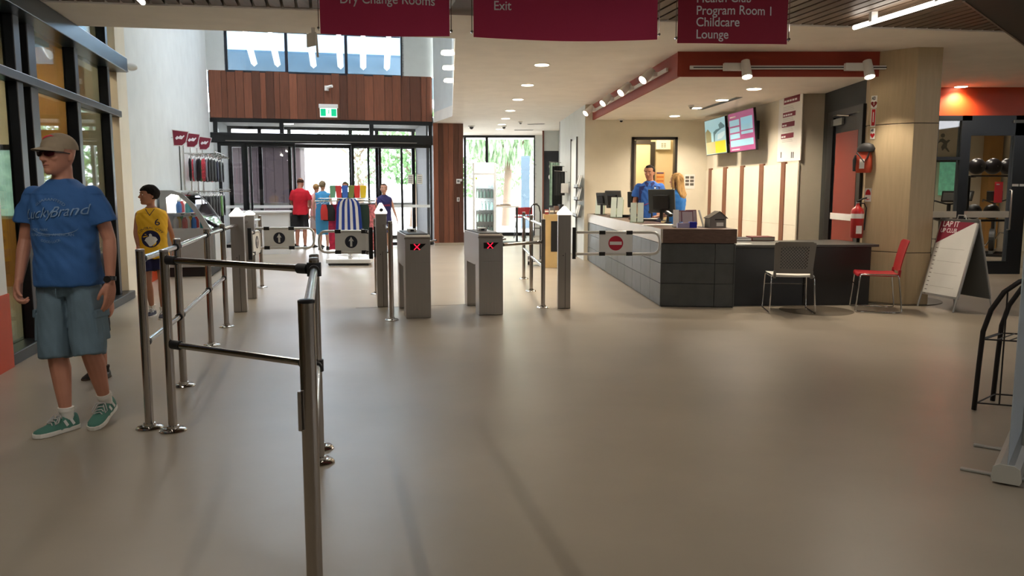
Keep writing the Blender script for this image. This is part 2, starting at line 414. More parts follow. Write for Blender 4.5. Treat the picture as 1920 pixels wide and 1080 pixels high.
# ---------------------------------------------------------------- entry: timber header, glazing, doors
DB = 20.6
Z_T0, Z_T1 = 3.12, 4.26
hd = sempty('wall_entry_header')
m = MB(); abox(m, -2.64, 2.72, DB + .04, DB + .5, Z_T0, Z_T1 - .02); m.build('backing', DKGREY, hd)
aL, aR = -2.62, 2.70; a = aL; k = 0
while a < aR - .02:
    w = random.choice((.19, .19, .28, .13, .22)); w = min(w, aR - a)
    m = MB(); abox(m, a, a + w - .008, DB + random.uniform(-.004, .006), DB + .05, Z_T0 + .03, Z_T1); m.build('board', SPOTTED, hd)
    a += w
pr = sempty('wall_entry_pier')
a0, a1 = 2.72, 3.50; m = MB(); abox(m, a0, a1, DB + .04, DB + .62, 0.08, ZC); m.build('backing', DKGREY, pr)
a = a0
while a < a1 - .02:
    w = min(.13, a1 - a); m = MB(); abox(m, a, a + w - .006, DB, DB + .045, .07, ZC); m.build('board', SPOTTED, pr); a += w
m = MB(); abox(m, a0, a1, DB - .02, DB + .05, 0, .07); m.build('skirting', BRIGHT, pr)
# white upper wall in the door plane, right of the clerestory, and the clerestory itself
aC = a_on_b(758, DB); aCl = a_on_b(432, DB)
v = MB(); abox(v, aC, 3.4, DB, DB + .2, Z_T1, UP); abox(v, -2.66, aCl, DB, DB + .2, Z_T1, UP); struct('wall_entry_upper', v, WHITE)
wn = sempty('window_2'); fr = mat('dark window frame', (24, 30, 44), .4)
for px in (434, 545, 655, 758):
    aa = a_on_b(px, DB); m = MB(); abox(m, aa - .035, aa + .035, DB, DB + .12, Z_T1, UP); m.build('mullion', fr, wn)
m = MB(); abox(m, aCl, aC, DB, DB + .12, Z_T1 - .03, Z_T1 + .015); m.build('sill', fr, wn)
for q0, q1 in ((434, 545), (545, 655), (655, 758)):
    m = MB(); abox(m, a_on_b(q0, DB) + .035, a_on_b(q1, DB) - .035, DB + .05, DB + .06, Z_T1 + .015, UP); m.build('pane', GL, wn)
# canopy seen through the clerestory: white rafters, pale roof sheet, blue-grey facade
cn = sempty('trim_8')
for px in (448, 500, 580, 640, 690, 742):
    aa = a_on_b(px, DB); m = MB()
    pA = AF(aa, DB + .5, 6.3); pB = AF(aa + .15, DB + 4.2, 5.05)
    m.tube([pA, pB], .09, 4); m.build('rafter', mat('white painted steel', (224, 230, 232), .5), cn)
m = MB(); abox(m, -3.2, 3.4, DB + 4.3, DB + 4.5, 4.2, 5.45); m.build('fascia', mat('blue grey facade', (84, 104, 118), .7, emit=None), cn)
m = MB(); abox(m, -3.2, 3.4, DB + 2.4, DB + 2.45, 5.62, 5.66); m.build('tie_bar', fr, cn)
v = MB(); q = [AF(-3.2, DB + .3, 6.5), AF(3.4, DB + .3, 6.5), AF(3.4, DB + 4.4, 5.35), AF(-3.2, DB + 4.4, 5.35)]
v.add(q + [p + Vector((0, 0, .03)) for p in q], [(0, 1, 2, 3), (7, 6, 5, 4), (0, 4, 5, 1), (1, 5, 6, 2), (2, 6, 7, 3), (3, 7, 4, 0)]); v.build('roof_sheet', glass('pale roof sheet', (205, 226, 238), .6), cn)
# transom lights and door set
def zat(px, py, b):
    r = ray(px, py); t = b / r.dot(UA); return CH + r.z * t
zt0, zt1 = zat(812, 255, DB), zat(812, 233, DB)        # transom glass band
zt0, zt1 = 2.78, 3.06
dr = sempty('door_1')
m = MB(); abox(m, -2.64, 2.70, DB, DB + .14, 3.05, 3.14); m.build('head', BLACK, dr)
m = MB(); abox(m, -2.64, 2.70, DB - .04, DB + .18, 2.56, 2.80); m.build('track_box', BLACK, dr, bevel=.01)
m = MB(); abox(m, -2.3, 2.3, DB - .045, DB - .04, 2.60, 2.615); m.build('track_trim', BRUSH, dr)
for px, w in ((409, .10), (532, .10), (699, .10), (808, .09)):
    aa = a_on_b(px, DB); m = MB(); abox(m, aa - w / 2, aa + w / 2, DB, DB + .14, 2.78, 3.08); m.build('mullion', BLACK, dr)
for q0, q1 in ((409, 532), (532, 699), (699, 808)):
    m = MB(); abox(m, a_on_b(q0, DB) + .05, a_on_b(q1, DB) - .05, DB + .06, DB + .07, 2.80, 3.05); m.build('transom_pane', GL, dr)
def leaf(q0, q1, b, name, st=.06, rail=1.02, zt=2.56):
    e = MB(); a0, a1 = a_on_b(q0, b), a_on_b(q1, b)
    for aa, bb in ((a0, a0 + st), (a1 - st, a1)): abox(e, aa, bb, b, b + .05, 0.02, zt)
    abox(e, a0 + st, a1 - st, b, b + .05, .02, .10); abox(e, a0 + st, a1 - st, b, b + .05, zt - .07, zt)
    o = e.build(name, BLACK, dr)
    e = MB(); abox(e, a0 + st, a1 - st, b + .02, b + .028, .1, zt - .07); e.build('pane', GL, o)
    e = MB(); abox(e, a0 + st, a1 - st, b + .012, b + .034, rail - .035, rail + .035); e.build('safety_band', mat('frosted band', (225, 230, 230), .7), o)
    return o
leaf(411, 462, DB + .04, 'fixed_panel', .08); leaf(462, 548, DB + .10, 'door_leaf', .06)
leaf(470, 556, DB + .04, 'door_leaf', .05); leaf(660, 716, DB + .10, 'door_leaf', .07); leaf(690, 756, DB + .04, 'door_leaf', .05)
leaf(752, 810, DB + .02, 'fixed_panel', .05)
# vestibule behind the doors
VB = 23.8
v = MB(); abox(v, -2.8, -2.6, DB + .2, VB, 0, 3.3); struct('wall_vestibule_left', v, mat('grey render', (150, 154, 156), .7))
v = MB(); abox(v, 2.62, 2.8, DB + .64, VB, 0, 3.3); struct('wall_vestibule_right', v, mat('grey render', (150, 154, 156), .7))
v = MB(); abox(v, -2.8, 2.8, DB + .5, VB, 3.2, 3.3); struct('ceiling_vestibule', v, mat('pale ceiling', (186, 190, 190), .7))
dr = sempty('door_2')
m = MB(); abox(m, -2.6, 2.62, VB, VB + .12, 2.62, 2.86); m.build('track_box', BLACK, dr)
m = MB(); abox(m, -2.6, 2.62, VB, VB + .12, 3.12, 3.2); m.build('head', BLACK, dr)
for aa in (-2.55, -1.75, -.95, .75, 1.5, 2.55):
    m = MB(); abox(m, aa - .05, aa + .05, VB, VB + .12, 0, 3.15); m.build('mullion', BLACK, dr)
for a0, a1 in ((-2.5, -1.8), (-1.7, -1.0), (.8, 1.45), (1.55, 2.5)):
    m = MB(); abox(m, a0, a1, VB + .05, VB + .06, .1, 2.62); m.build('pane', GL, dr)
    m = MB(); abox(m, a0, a1, VB + .04, VB + .07, 0, .1); m.build('sill', BLACK, dr)
    m = MB(); abox(m, a0, a1, VB + .04, VB + .07, 1.0, 1.06); m.build('safety_band', mat('frosted band', (225, 230, 230), .7), dr)
# outside wall closing the building around the vestibule
v = MB(); abox(v, -9, -2.8, 21.2, 21.4, 0, UP); abox(v, 2.82, 3.0, DB + .7, 25.6, 0, 3.3); struct('wall_outside', v, mat('pale render', (190, 188, 184), .8))
# ---------------------------------------------------------------- far window of the cafe corridor
YW = 25.3
wl, wr = aty(874, 357, YW).x, aty(1003, 357, YW).x
wn = sempty('window_3')
zm = aty(915, 305, YW).z
m = MB(); m.b2((wl - .5, YW, 3.05), (wr, YW + .1, ZC)); m.build('head', BLACK, wn)
m = MB(); m.b2((wl - .5, YW, 0), (wr, YW + .1, .10)); m.build('sill', BLACK, wn)
for px in (872, 913, 1003):
    x = aty(px, 357, YW).x; m = MB(); m.b2((x - .04, YW, .1), (x + .04, YW + .1, 3.05)); m.build('mullion', BLACK, wn)
for q0, q1 in ((872, 913), (913, 1003)):
    m = MB(); m.b2((aty(q0, 357, YW).x + .04, YW + .04, .1), (aty(q1, 357, YW).x - .04, YW + .05, 3.05)); m.build('pane', GL, wn)
v = MB(); v.b2((wr, YW, 0), (1.9, YW + .15, ZC)); struct('wall_corridor_end', v, WHITE)
x0, x1 = aty(1020, 300, 23.4).x, aty(1046, 300, 23.4).x + .35
v = MB(); v.b2((x0, 23.4, 0), (x1, 23.55, 2.55)); struct('wall_corridor_niche', v, mat('dark niche paint', (52, 56, 62), .7))
v = MB(); v.b2((x0, 23.4, 2.55), (x1, 23.6, ZC)); struct('trim_9', v, WHITE)
v = MB(); v.b2((x0 - .05, 23.36, 0), (x0, 23.5, ZC)); struct('trim_10', v, mat('reddish timber', (110, 66, 52), .5))
# corridor right-hand wall
v = MB(); v.wall((1.462, 16.3), (1.195, 20.3), 0, ZC, .15); struct('wall_corridor_right', v, WHITE)
v = MB(); v.wall((1.19, 20.28), (1.185, 20.34), 0, ZC, .1); struct('trim_11', v, mat('brown timber trim', (104, 82, 70), .5))
v = MB(); v.b2((1.35, 20.4, 0), (1.5, 23.4, ZC)); struct('wall_corridor_far', v, WHITE)
# ---------------------------------------------------------------- reception room shell
YB = 16.3
dl, dr_ = aty(1183, 357, YB).x, aty(1268, 357, YB).x
dz = aty(1225, 257, YB).z
v = MB(); v.b2((1.47, YB, 0), (dl, YB + .15, ZC)); v.b2((dr_, YB, 0), (4.2, YB + .15, ZC)); v.b2((dl, YB, dz), (dr_, YB + .15, ZC)); struct('wall_reception_back', v, CREAM)
d3 = sempty('door_3')
for q in ((dl, dl + .05, 0, dz), (dr_ - .05, dr_, 0, dz), (dl, dr_, dz - .05, dz)):
    m = MB(); m.b2((q[0], YB - .03, q[2]), (q[1], YB + .17, q[3])); m.build('door_frame', mat('brown black frame', (34, 28, 24), .5), d3)
m = MB(); m.b2((dl + .05, YB + .05, .02), (dl + .10, YB + .9, dz - .06)); m.build('door_leaf', mat('grey door edge', (118, 110, 98), .5), d3)
# back office
v = MB(); v.b2((1.6, 18.6, 0), (4.4, 18.7, ZC)); v.b2((4.3, YB + .15, 0), (4.4, 18.6, ZC)); v.b2((1.6, YB + .15, 0), (1.7, 18.6, ZC)); struct('wall_office', v, mat('office cream', (214, 202, 176), .7))
of = sempty('door_4')
xo0, xo1 = aty(1190, 357, 18.55).x, aty(1218, 357, 18.55).x; zo = aty(1210, 266, 18.55).z
m = MB(); m.b2((xo1 - .0, 18.52, 0), (xo1 + .10, 18.6, zo)); m.b2((xo0, 18.52, zo - .05), (xo1, 18.6, zo + .04)); m.build('door_frame', mat('brown black frame', (34, 28, 24), .5), of)
m = MB(); m.b2((xo0, 18.56, 0), (xo1, 18.59, zo - .05)); m.build('door_leaf', mat('pale door', (238, 222, 186), .5), of)
# reception right wall with the panels
R0, R1 = Vector((3.93, YB)), Vector((4.234, 11.95))
v = MB(); v.wall(R0, R1, 0, ZC, -.15); struct('wall_reception_right', v, CREAM)
v = MB(); v.wall((4.234, 11.95), (4.56, 11.9), 0, ZC, -.12); struct('wall_reception_return', v, mat('grey cream paint', (176, 168, 150), .7))
D0, D1 = Vector((4.56, 11.9)), Vector((4.50, 10.2))
v = MB(); v.wall(D0, D1, 0, ZC, -.12); struct('wall_door_recess', v, DKWALL)
# lowered reception ceiling with terracotta edge
BHC = (2.056, 10.15); BHF = (1.612, 16.3)
struct('ceiling_reception', MB().prism([(BHC[0] + .02, BHC[1] + .02), (4.9, 10.17), (4.75, 12.3), (4.2, 16.3), (BHF[0] + .02, 16.3)], ZL, ZC), CEIL)
v = MB(); v.wall(BHF, BHC, ZL - .003, ZC, -.03); v.wall((BHC[0] - .01, BHC[1]), (4.74, 10.15), ZL - .003, ZC, -.03); struct('trim_12', v, TERRA)
# ply column, three stacked panels per face with dark joints
colp = [(4.47, 10.22), (4.86, 9.84), (5.17, 9.86), (5.32, 10.9), (4.62, 10.95)]
cl = sempty('trim_13')
cx = sum(p[0] for p in colp) / 5; cy = sum(p[1] for p in colp) / 5
MB().prism([(cx + (x - cx) * .97, cy + (y - cy) * .97) for x, y in colp], 0, ZC).build('core', INK, cl)
for z0, z1 in ((.012, .650), (.658, 2.225), (2.233, ZC)): MB().prism(colp, z0, z1).build('panel', PLY, cl, bevel=.004)
MB().lathe([(.55, 0), (.55, .008)], (5.0, 10.35, .001), 40).build('floor_ring', mat('dark ring and chair shade', (84, 74, 60), .5), cl)
# gym front
YG = 13.6
v = MB(); v.b2((5.3, YG, 2.66), (12, YG + .2, ZC)); struct('wall_gym_header', v, ORANGE)
v = MB(); v.wall((5.3, 10.9), (5.35, YG), 0, ZC, -.1); struct('wall_gym_side', v, CREAM)
d5 = sempty('door_5')
gx = lambda px: aty(px, 357, YG).x
gz = lambda py: aty(1850, py, YG).z
for q0, q1 in ((1738, 1753), (1796, 1814), (1896, 1924), (1990, 2260)):
    m = MB(); m.b2((gx(q0), YG, 0), (gx(q1), YG + .12, 2.66)); m.build('jamb', BLACK, d5)
m = MB(); m.b2((gx(1738), YG, gz(226)), (gx(2010), YG + .12, 2.66)); m.build('head', BLACK, d5)
m = MB(); m.b2((gx(1814), YG, gz(254)), (gx(2010), YG + .1, gz(226))); m.build('head', BLACK, d5)
m = MB(); m.b2((gx(1753), YG, gz(300)), (gx(1796), YG + .08, gz(294))); m.build('transom', BLACK, d5)
m = MB(); m.b2((gx(1753), YG, 0), (gx(1796), YG + .1, .12)); m.b2((gx(1814), YG, 0), (gx(1896), YG + .1, gz(490))); m.build('kick_rail', BLACK, d5)
m = MB(); m.b2((gx(1753), YG + .04, .12), (gx(1796), YG + .05, gz(226))); m.build('pane', GL, d5)
m = MB(); m.b2((gx(1814), YG + .04, gz(490)), (gx(1896), YG + .05, gz(254))); m.build('pane', GL, d5)
m = MB(); m.b2((gx(1924), YG + .04, .1), (gx(1990), YG + .05, gz(254))); m.build('pane', GL, d5)
for q0, q1 in ((1753, 1796), (1814, 1895)):
    m = MB(); m.b2((gx(q0) - .03, YG - .004, gz(408)), (gx(q1), YG + .03, gz(396))); m.build('safety_band', mat('white band', (205, 200, 188), .6), d5)
m = MB(); x = gx(1893); m.tube([(x, YG - .01, gz(356)), (x, YG - .07, gz(357)), (x, YG - .07, gz(430)), (x, YG - .01, gz(431))], .014, 10); m.build('door_handle', BRUSH, d5, smooth=60)
m = MB(); x = gx(1926); m.tube([(x, YG - .01, gz(356)), (x, YG - .07, gz(357)), (x, YG - .07, gz(430)), (x, YG - .01, gz(431))], .014, 10); m.build('door_handle', BRUSH, d5, smooth=60)
for q in (1903, 1917): MB().b2((gx(q) - .055, YG - .008, gz(349.5)), (gx(q) + .05, YG + .01, gz(345))).build('door_label', PLW, d5)
MB().b2((gx(1891), YG - .03, gz(230.5)), (gx(1930), YG + .01, gz(225))).build('closer_cover', PLG, d5)
# gym room
v = MB(); v.b2((5.2, 20.0, 0), (12, 20.15, ZC)); struct('wall_gym_back', v, CREAM)
v = MB(); v.b2((4.75, YG, 0), (4.9, 20, ZC)); struct('wall_gym_left', v, CREAM)
gxx = lambda px, y=19.9: aty(px, 357, y).x
for q0, q1 in ((1843, 1866),): MB().b2((gxx(q0), 19.7, 0), (gxx(q1), 20.0, ZC)).build('trim_14', OCHRE)['kind'] = 'structure'
wn = sempty('window_8')
MB().b2((gxx(1762), 19.93, aty(1800, 366, 19.9).z), (gxx(1800), 19.97, aty(1800, 304, 19.9).z)).build('pane', mat('green garden view', (84, 140, 106), .3, emit=(92, 150, 116), estr=.4, var=.6, vscale=9), wn)
MB().b2((gxx(1745), 19.88, aty(1800, 304, 19.9).z), (gxx(1800), 19.97, aty(1800, 294, 19.9).z)).build('window_frame', BLACK, wn)
v = MB(); abox(v, -7.2, -2.6, -2.2, -2.0, 0, 5.3); struct('wall_side_hall_near', v, CREAM)
v = MB(); abox(v, -2.9, -2.66, -7, -2, 0, 3.6); struct('wall_near_left', v, CREAM)
# ================================================================ BARRIERS
def flange(mb, x, y, r=.078):
    mb.lathe([(r, 0), (r, .006), (r * .86, .016), (r * .45, .02), (.034, .034), (.028, .036)], (x, y, .0), 28)
def post(p, label, h=1.08, group=None, r=.0255, cap=True, fl=True, rz=0):
    t = thing('barrier_post', label, 'post', (p[0], p[1], 0), rz, group)
    L(t).cyl((0, 0, .004), (0, 0, h - .012), r, 20).build('tube', STEEL, t, smooth=True)
    if fl:
        m = L(t); flange(m, 0, 0); m.build('floor_flange', BRIGHT, t, smooth=True)
    L(t).lathe([(r, h - .012), (r, h - .004), (r * .8, h)], (0, 0, 0), 20).build('cap', BRUSH if h < 1.1 else STEEL, t, smooth=True)
    return t
def rail(pts, r, label, clampends, name='barrier_rail', group=None, cap=.07, m=None):
    p0, p1 = Vector(pts[0]), Vector(pts[-1]); mid = (p0 + p1) / 2
    t = thing(name, label, 'rail', (p0.x, p0.y, p0.z), 0, group)
    MB().cyl(p0, p1, r, 16).build('tube', m or STEEL, t, smooth=True)
    d = (p1 - p0).normalized()
    for q, s, on in ((p0, 1, clampends[0]), (p1, -1, clampends[1])):
        if on: MB().cyl(q + d * s * .003, q + d * s * cap, r + .0075, 16).build('end_socket', RUBBER, t, smooth=True)
    return t
pA, pB, pC, pD, pE, pJ, pJ2 = [Vector(q) for q in ((-2.177, 4.672), (-2.014, 4.619), (-2.396, 5.715), (-2.767, 7.252), (-2.988, 8.267), (-1.01, 4.064), (-1.066, 4.292))]
pN = pJ + Vector((.357, -1.55))
post(pA, 'steel barrier post starting the long left rail, nearest in that run')
post(pB, 'steel barrier post at left end of the crosswise rails')
post(pC, 'steel barrier post of the left rail, second in the run from the camera')
post(pD, 'steel barrier post of the left rail, its foot behind the low crosswise rail')
post(pE, 'steel barrier post of the left rail, last before the swing gate')
tJ = post(pJ, 'steel barrier post at right end of the crosswise rails with black corner clamp')
L(tJ).cyl((0, 0, .985), (0, 0, 1.055), .036, 20).build('corner_clamp', RUBBER, tJ, smooth=True)
L(tJ).cyl((0, 0, .49), (0, 0, .55), .034, 20).build('corner_clamp', RUBBER, tJ, smooth=True)
post(pJ2, 'steel barrier post just behind the corner post, only its foot disc showing')
tN = post(pN, 'thick steel barrier post nearest to the camera, cut by the bottom edge', h=1.07, r=.0265)
L(tN).cyl((0, 0, 1.0), (0, 0, 1.072), .0268, 20).build('end_cap', STEEL, tN, smooth=True)
L(tN).lathe([(.0272, 1.066), (.0272, 1.074), (.020, 1.077)], (0, 0, 0), 20).build('black_insert', RUBBER, tN, smooth=True)
L(tN).box((-.024, -.016, .72), (.012, .03, .13)).build('latch_plate', BRUSH, tN, bevel=.002)
def v3(p, z): return Vector((p[0], p[1], z))
def between(p, q, z, ra=.03, rb=.03):
    d = (Vector(q[:2]) - Vector(p[:2])).normalized(); return [v3(Vector(p[:2]) + d * ra, z), v3(Vector(q[:2]) - d * rb, z)]
for p, q, w in ((pA, pC, 'nearest'), (pC, pD, 'middle'), (pD, pE, 'far')):
    for z, hl in ((1.02, 'upper'), (.52, 'lower')):
        rail(between(p, q, z, .027, .027), .0185, '%s steel rail of the left barrier, %s section' % (hl, w), (True, True), cap=.035)
rail(between(pB, pJ, 1.02, .028, .037), .019, 'long upper crosswise steel rail in front, with black end sockets', (True, True))
rail(between(pB, pJ, .525, .028, .035), .019, 'long lower crosswise steel rail in front, with black end sockets', (True, True))
rail(between(pJ, pN, 1.02, .037, .03), .019, 'upper steel rail running from the corner post toward the camera', (True, True), cap=.045)
rail(between(pJ, pN, .525, .035, .03), .019, 'lower steel rail running from the corner post toward the camera', (True, True), cap=.045)
# right-hand barrier by the exit gate
R1_, R2_, R3_ = Vector((.190, 12.84)), Vector((.272, 11.25)), Vector((.377, 9.648))
post(R1_, 'steel barrier post right of the turnstiles, farthest of the three')
post(R2_, 'steel barrier post right of the turnstiles, middle of the three')
post(R3_, 'steel barrier post right of the turnstiles, nearest of the three')
for p, q, w in ((R1_, R2_, 'far'), (R2_, R3_, 'near')):
    rail(between(p, q, 1.0, .027, .027), .019, 'upper steel rail right of the turnstiles, %s section' % w, (False, False))
    rail(between(p, q, .5, .027, .027), .019, 'lower steel rail right of the turnstiles, %s section' % w, (False, False))
rail([(-.10, 9.16, .80), (.345, 9.655, .80)], .019, 'short steel rail joining right turnstile to barrier post', (False, False))
# ================================================================ TURNSTILES
DISP = mat('display black', (10, 10, 12), .2); REDL = mat('red led', (255, 30, 60), .4, emit=(255, 20, 50), estr=3.5)
def turnstile(x, y, label):
    rz = AA; t = thing('turnstile', label, 'turnstile', (x, y, 0), rz)      # origin: near left foot corner
    W, D, H = .28, 1.0, .93
    L(t).b2((0, 0, .003), (W, .22, .62)).build('front_leg', BRUSH, t, bevel=.004)
    L(t).b2((.0, .80, .003), (W, .98, .62)).build('rear_leg', BRUSH, t, bevel=.004)
    m = L(t)
    prof = [(0, .62), (0, H - .05), (.012, H - .022), (.04, H), (D - .04, H), (D - .012, H - .022), (D, H - .05), (D, .62), (D - .25, .56), (.30, .56)]
    n = len(prof); vs = [(0, a, b) for a, b in prof] + [(W, a, b) for a, b in prof]
    m.add(vs, [tuple(range(n)), tuple(range(n, 2 * n))[::-1]] + [(i, i + n, (i + 1) % n + n, (i + 1) % n) for i in range(n)]); m.build('housing', BRUSH, t, bevel=.003)
    L(t).b2((-.008, -.006, H - .045), (W + .008, .0, H - .03)).build('lid_edge', STEEL, t)
    L(t).b2((.02, .06, H), (W - .02, D - .08, H + .012)).build('lid', DKGREY, t, bevel=.004)
    c = L(t).b2((.07, .38, H + .012), (.17, .50, H + .05)).build('card_reader', PLW, t, bevel=.006)
    L(t).b2((.10, .372, H + .022), (.14, .381, H + .042)).build('reader_slot', INK, c)
    z = .765
    R = OM[t].to_3x3(); o = OM[t] @ Vector((0, 0, 0)); nrm = R @ Vector((0, -1, 0))
    dsp = MB().plate([(.055, z), (.155, z), (.232, z + .068), (.055, z + .068)], OM[t] @ Vector((0, -.0, 0)), R @ X, Zv, .004).build('display', DISP, t)
    cx, cz = .13, z + .034
    for s in (-1, 1):
        m = L(t)
        for k in range(-3, 4):
            if k == 0 and s == 1: continue
            m.box((cx + k * .0095, -.0055, cz + s * k * .0095), (.0075, .003, .0075))
        m.build('led_stroke', REDL, dsp)
    L(t).cyl((W, .20, H - .38 + .0), (W + .02, .20, H - .55 + .17), .012, 10).build('lock_knob', INK, t)
    hub = L(t).cyl((W, .52, .80), (W + .045, .52, .80), .05, 20, .03)
    hub = hub.build('tripod_hub', STEEL, t, smooth=True)
    L(t).cyl((W + .03, .52, .82), (W + .12, .40, .845), .011, 10).build('drop_arm', BRIGHT, hub, smooth=True)
    return t
turnstile(-1.178, 8.80, 'steel turnstile with red cross display, left one of the pair')
turnstile(-.375, 9.03, 'steel turnstile with red cross display, right one beside the short rail')
# ================================================================ SWING GATES
def gate_sign(t, M, w=.40, h=.25, kind='up'):
    # M maps local x along arm, z up, -y facing viewer
    m = MB(M); m.box((0, 0, 0), (w, .012, h)); s = m.build('sign_plate', PLW, t, bevel=.004)
    R = M.to_3x3(); r = R @ X; n = R @ -Yv; o = M.translation + n * .0065
    if kind == 'up':
        MB().plate(circ(.077, 32), o, r, Zv, .0015).build('blue_disc', mat('navy print', (30, 34, 52), .5), s)
        MB().plate([(-.013, -.058), (.013, -.058), (.013, .012), (.032, .006), (0, .062), (-.032, .006), (-.013, .012)], o + n * .0015, r, Zv, .0012).build('arrow', PLW, s)
    else:
        MB().plate(circ(.088, 36), o, r, Zv, .0015).build('red_disc', mat('red sign print', (184, 34, 58), .5), s)
        MB().plate([(-.072, -.02), (.072, -.02), (.072, .02), (-.072, .02)], o + n * .0015, r, Zv, .0012).build('white_bar', PLW, s)
    for a in (-1, 1):
        for b in (-1, 1):
            MB(M).box((a * (w / 2 - .037), 0, b * (h / 2 + .003)), (.075, .034, .045)).build('clip', RUBBER, s, bevel=.004)
    return s
def gate_arm(t, M, s, ln, ztop, zbot, xs):    # U-shaped loop, s = direction sign along local x
    r = (ztop - zbot) / 2; pts = [(0, 0, ztop)]; c = ln - r * .75
    pts.append((s * c, 0, ztop))
    for k in range(1, 10):
        a = math.pi / 2 - math.pi * k / 10; e = .8
        pts.append((s * (c + r * .75 * abs(math.cos(a)) ** e), 0, (ztop + zbot) / 2 + r * math.copysign(abs(math.sin(a)) ** e, a)))
    pts += [(s * c, 0, zbot), (0, 0, zbot)]
    m = MB(M); m.tube(pts, .0165, 12); return m.build('loop_tube', mat('satin white tube', (205, 203, 198), .3, metal=.3), t, smooth=60)
def pyramid_cap(t, w, z, M=None, h=.10, m=None):
    q = w / 2 + .008; L(t).add([(-q, -q, z), (q, -q, z), (q, q, z), (-q, q, z), (-q, -q, z + .02), (q, -q, z + .02), (q, q, z + .02), (-q, q, z + .02), (-.015, -.015, z + h), (.015, -.015, z + h), (.015, .015, z + h), (-.015, .015, z + h)],
        [(3, 2, 1, 0), (0, 1, 5, 4), (1, 2, 6, 5), (2, 3, 7, 6), (3, 0, 4, 7), (4, 5, 9, 8), (5, 6, 10, 9), (6, 7, 11, 10), (7, 4, 8, 11), (8, 9, 10, 11)]).build('glow_cap', m or mat('white cap with glow', (245, 242, 236), .5, emit=(255, 248, 238), estr=.8), t, bevel=.004)  # cap is no lamp; emission stands in for its blown-out white
def pillar(p, label, w, h, rz, cap=True, caph=.10):
    t = thing('gate_pillar', label, 'gate pillar', (p[0], p[1], 0), rz)
    L(t).b2((-w / 2, -w / 2, .003), (w / 2, w / 2, h)).build('casing', BRUSH, t, bevel=.006)
    L(t).b2((w * .06, -w / 2 - .003, .01), (w * .09, -w / 2 + .002, h * .60)).build('casing_seam', INK, t)
    L(t).cyl((w * .1 - .03, -w / 2 - .004, h * .57), (w * .1 - .03, -w / 2, h * .57), .006, 10).build('screw', INK, t)
    if cap: pyramid_cap(t, w, h, h=caph)
    return t
# exit gate: pillar with arm to the right and a no-entry plate
def arm(pivot, rz, s, ln, label, kind, sx):
    t = thing('swing_gate_arm', label, 'gate arm', (pivot[0], pivot[1], .0), rz)
    M = OM[t] @ Matrix.Translation((0, 0, .79)); gate_arm(t, OM[t], s, ln, .92, .66, 0)
    gate_sign(t, OM[t] @ Matrix.Translation((s * sx, 0, .79)), kind=kind)
    MB(OM[t]).b2((-.02, -.022, .60), (.02, .022, .98)).build('hinge_block', RUBBER, t, bevel=.004)
    return t
pillar((.628, 9.64), 'steel exit gate pillar with pointed white cap, left of counter', .155, 1.13, 0)
arm((.745, 9.60), 0, 1, 1.03, 'white loop arm with red no-entry plate in front of counter', 'no', .50)
# entry gates
GPx = lambda px, py, z=0: atz(px, py, z)
g1 = GPx(450, 586); g2 = GPx(473, 561); g3 = GPx(718, 577)
pillar((g1.x - .02, g1.y + .1), 'near steel gate pillar with wide white cap, left entry lane', .15, 1.12, AA)
pillar((g2.x - .02, g2.y + .08), 'far steel gate pillar with white cap, left entry lane', .12, 1.10, AA, caph=.06)
pillar((g3.x - .02, g3.y + .1), 'steel gate pillar with arrow-marked white cap, left of the turnstiles', .13, 1.14, AA, caph=.13)
ga = g3 + Vector((-.02, .1, 0)); 
MB().plate(circ(.022, 20), Vector((ga.x + .02, ga.y - .082, 1.185)), VA, Vector((0, .55, 1)), .002).build('arrow_sticker', mat('navy print', (30, 34, 52), .5), None)
stk = bpy.data.objects['arrow_sticker']; pl = [o for o in bpy.data.objects if o.get('label', '').startswith('steel gate pillar with arrow')][0]
stk.parent = pl; stk.matrix_parent_inverse = OM[pl].inverted()
P3 = Vector((-3.68, 11.7)); post(P3, 'steel barrier post behind the left entry gate, standing alone', h=1.06)
GP = Vector((-1.322, 8.70)); post(GP, 'tall steel post with floor disc beside the arrow-marked gate pillar', h=1.09)
post((-1.868, 10.93), 'thin steel barrier post behind the arrow-marked gate pillar', h=1.04, r=.02)
rail(between(pE, (g1.x - .02, g1.y + .1), 1.02, .027, .085), .019, 'upper steel rail between left barrier and near gate pillar', (True, False), cap=.035)
rail([v3(Vector((g1.x - .09, g1.y + .18)), 1.02), v3(P3, 1.0)], .019, 'upper steel rail behind the left gate pillars', (False, False))
rail([v3(GP + Vector((-.03, .03)), 1.0), (ga.x + .05, ga.y - .09, 1.0)], .016, 'short steel rail joining the tall post to gate pillar', (False, False))
rail([v3(Vector((ga.x - .03, ga.y + .09)), 1.0), (-1.85, 10.9, 1.0)], .016, 'steel rail behind the arrow-marked gate pillar', (False, False))
pa1 = aty(476, 452, 10.6); arm((pa1.x, 10.62), AA * .15, 1, .79, 'white loop arm with arrow plate, left entry lane', 'up', .33)
MB()
pa2 = aty(704, 450, 9.85); arm((pa2.x, 9.86), 0, -1, .70, 'white loop arm with arrow plate, right entry lane', 'up', .30)
# arms seen edge-on (open gates)
arm((g1.x + .085, g1.y + .20), AA + math.radians(82), 1, .5, 'white arrow gate arm swung edge-on beside the near left pillar', 'up', .33)
arm((ga.x - .105, ga.y - .13), AA + math.radians(99), 1, .62, 'white arrow gate arm swung edge-on beside the arrow-marked pillar', 'up', .33)
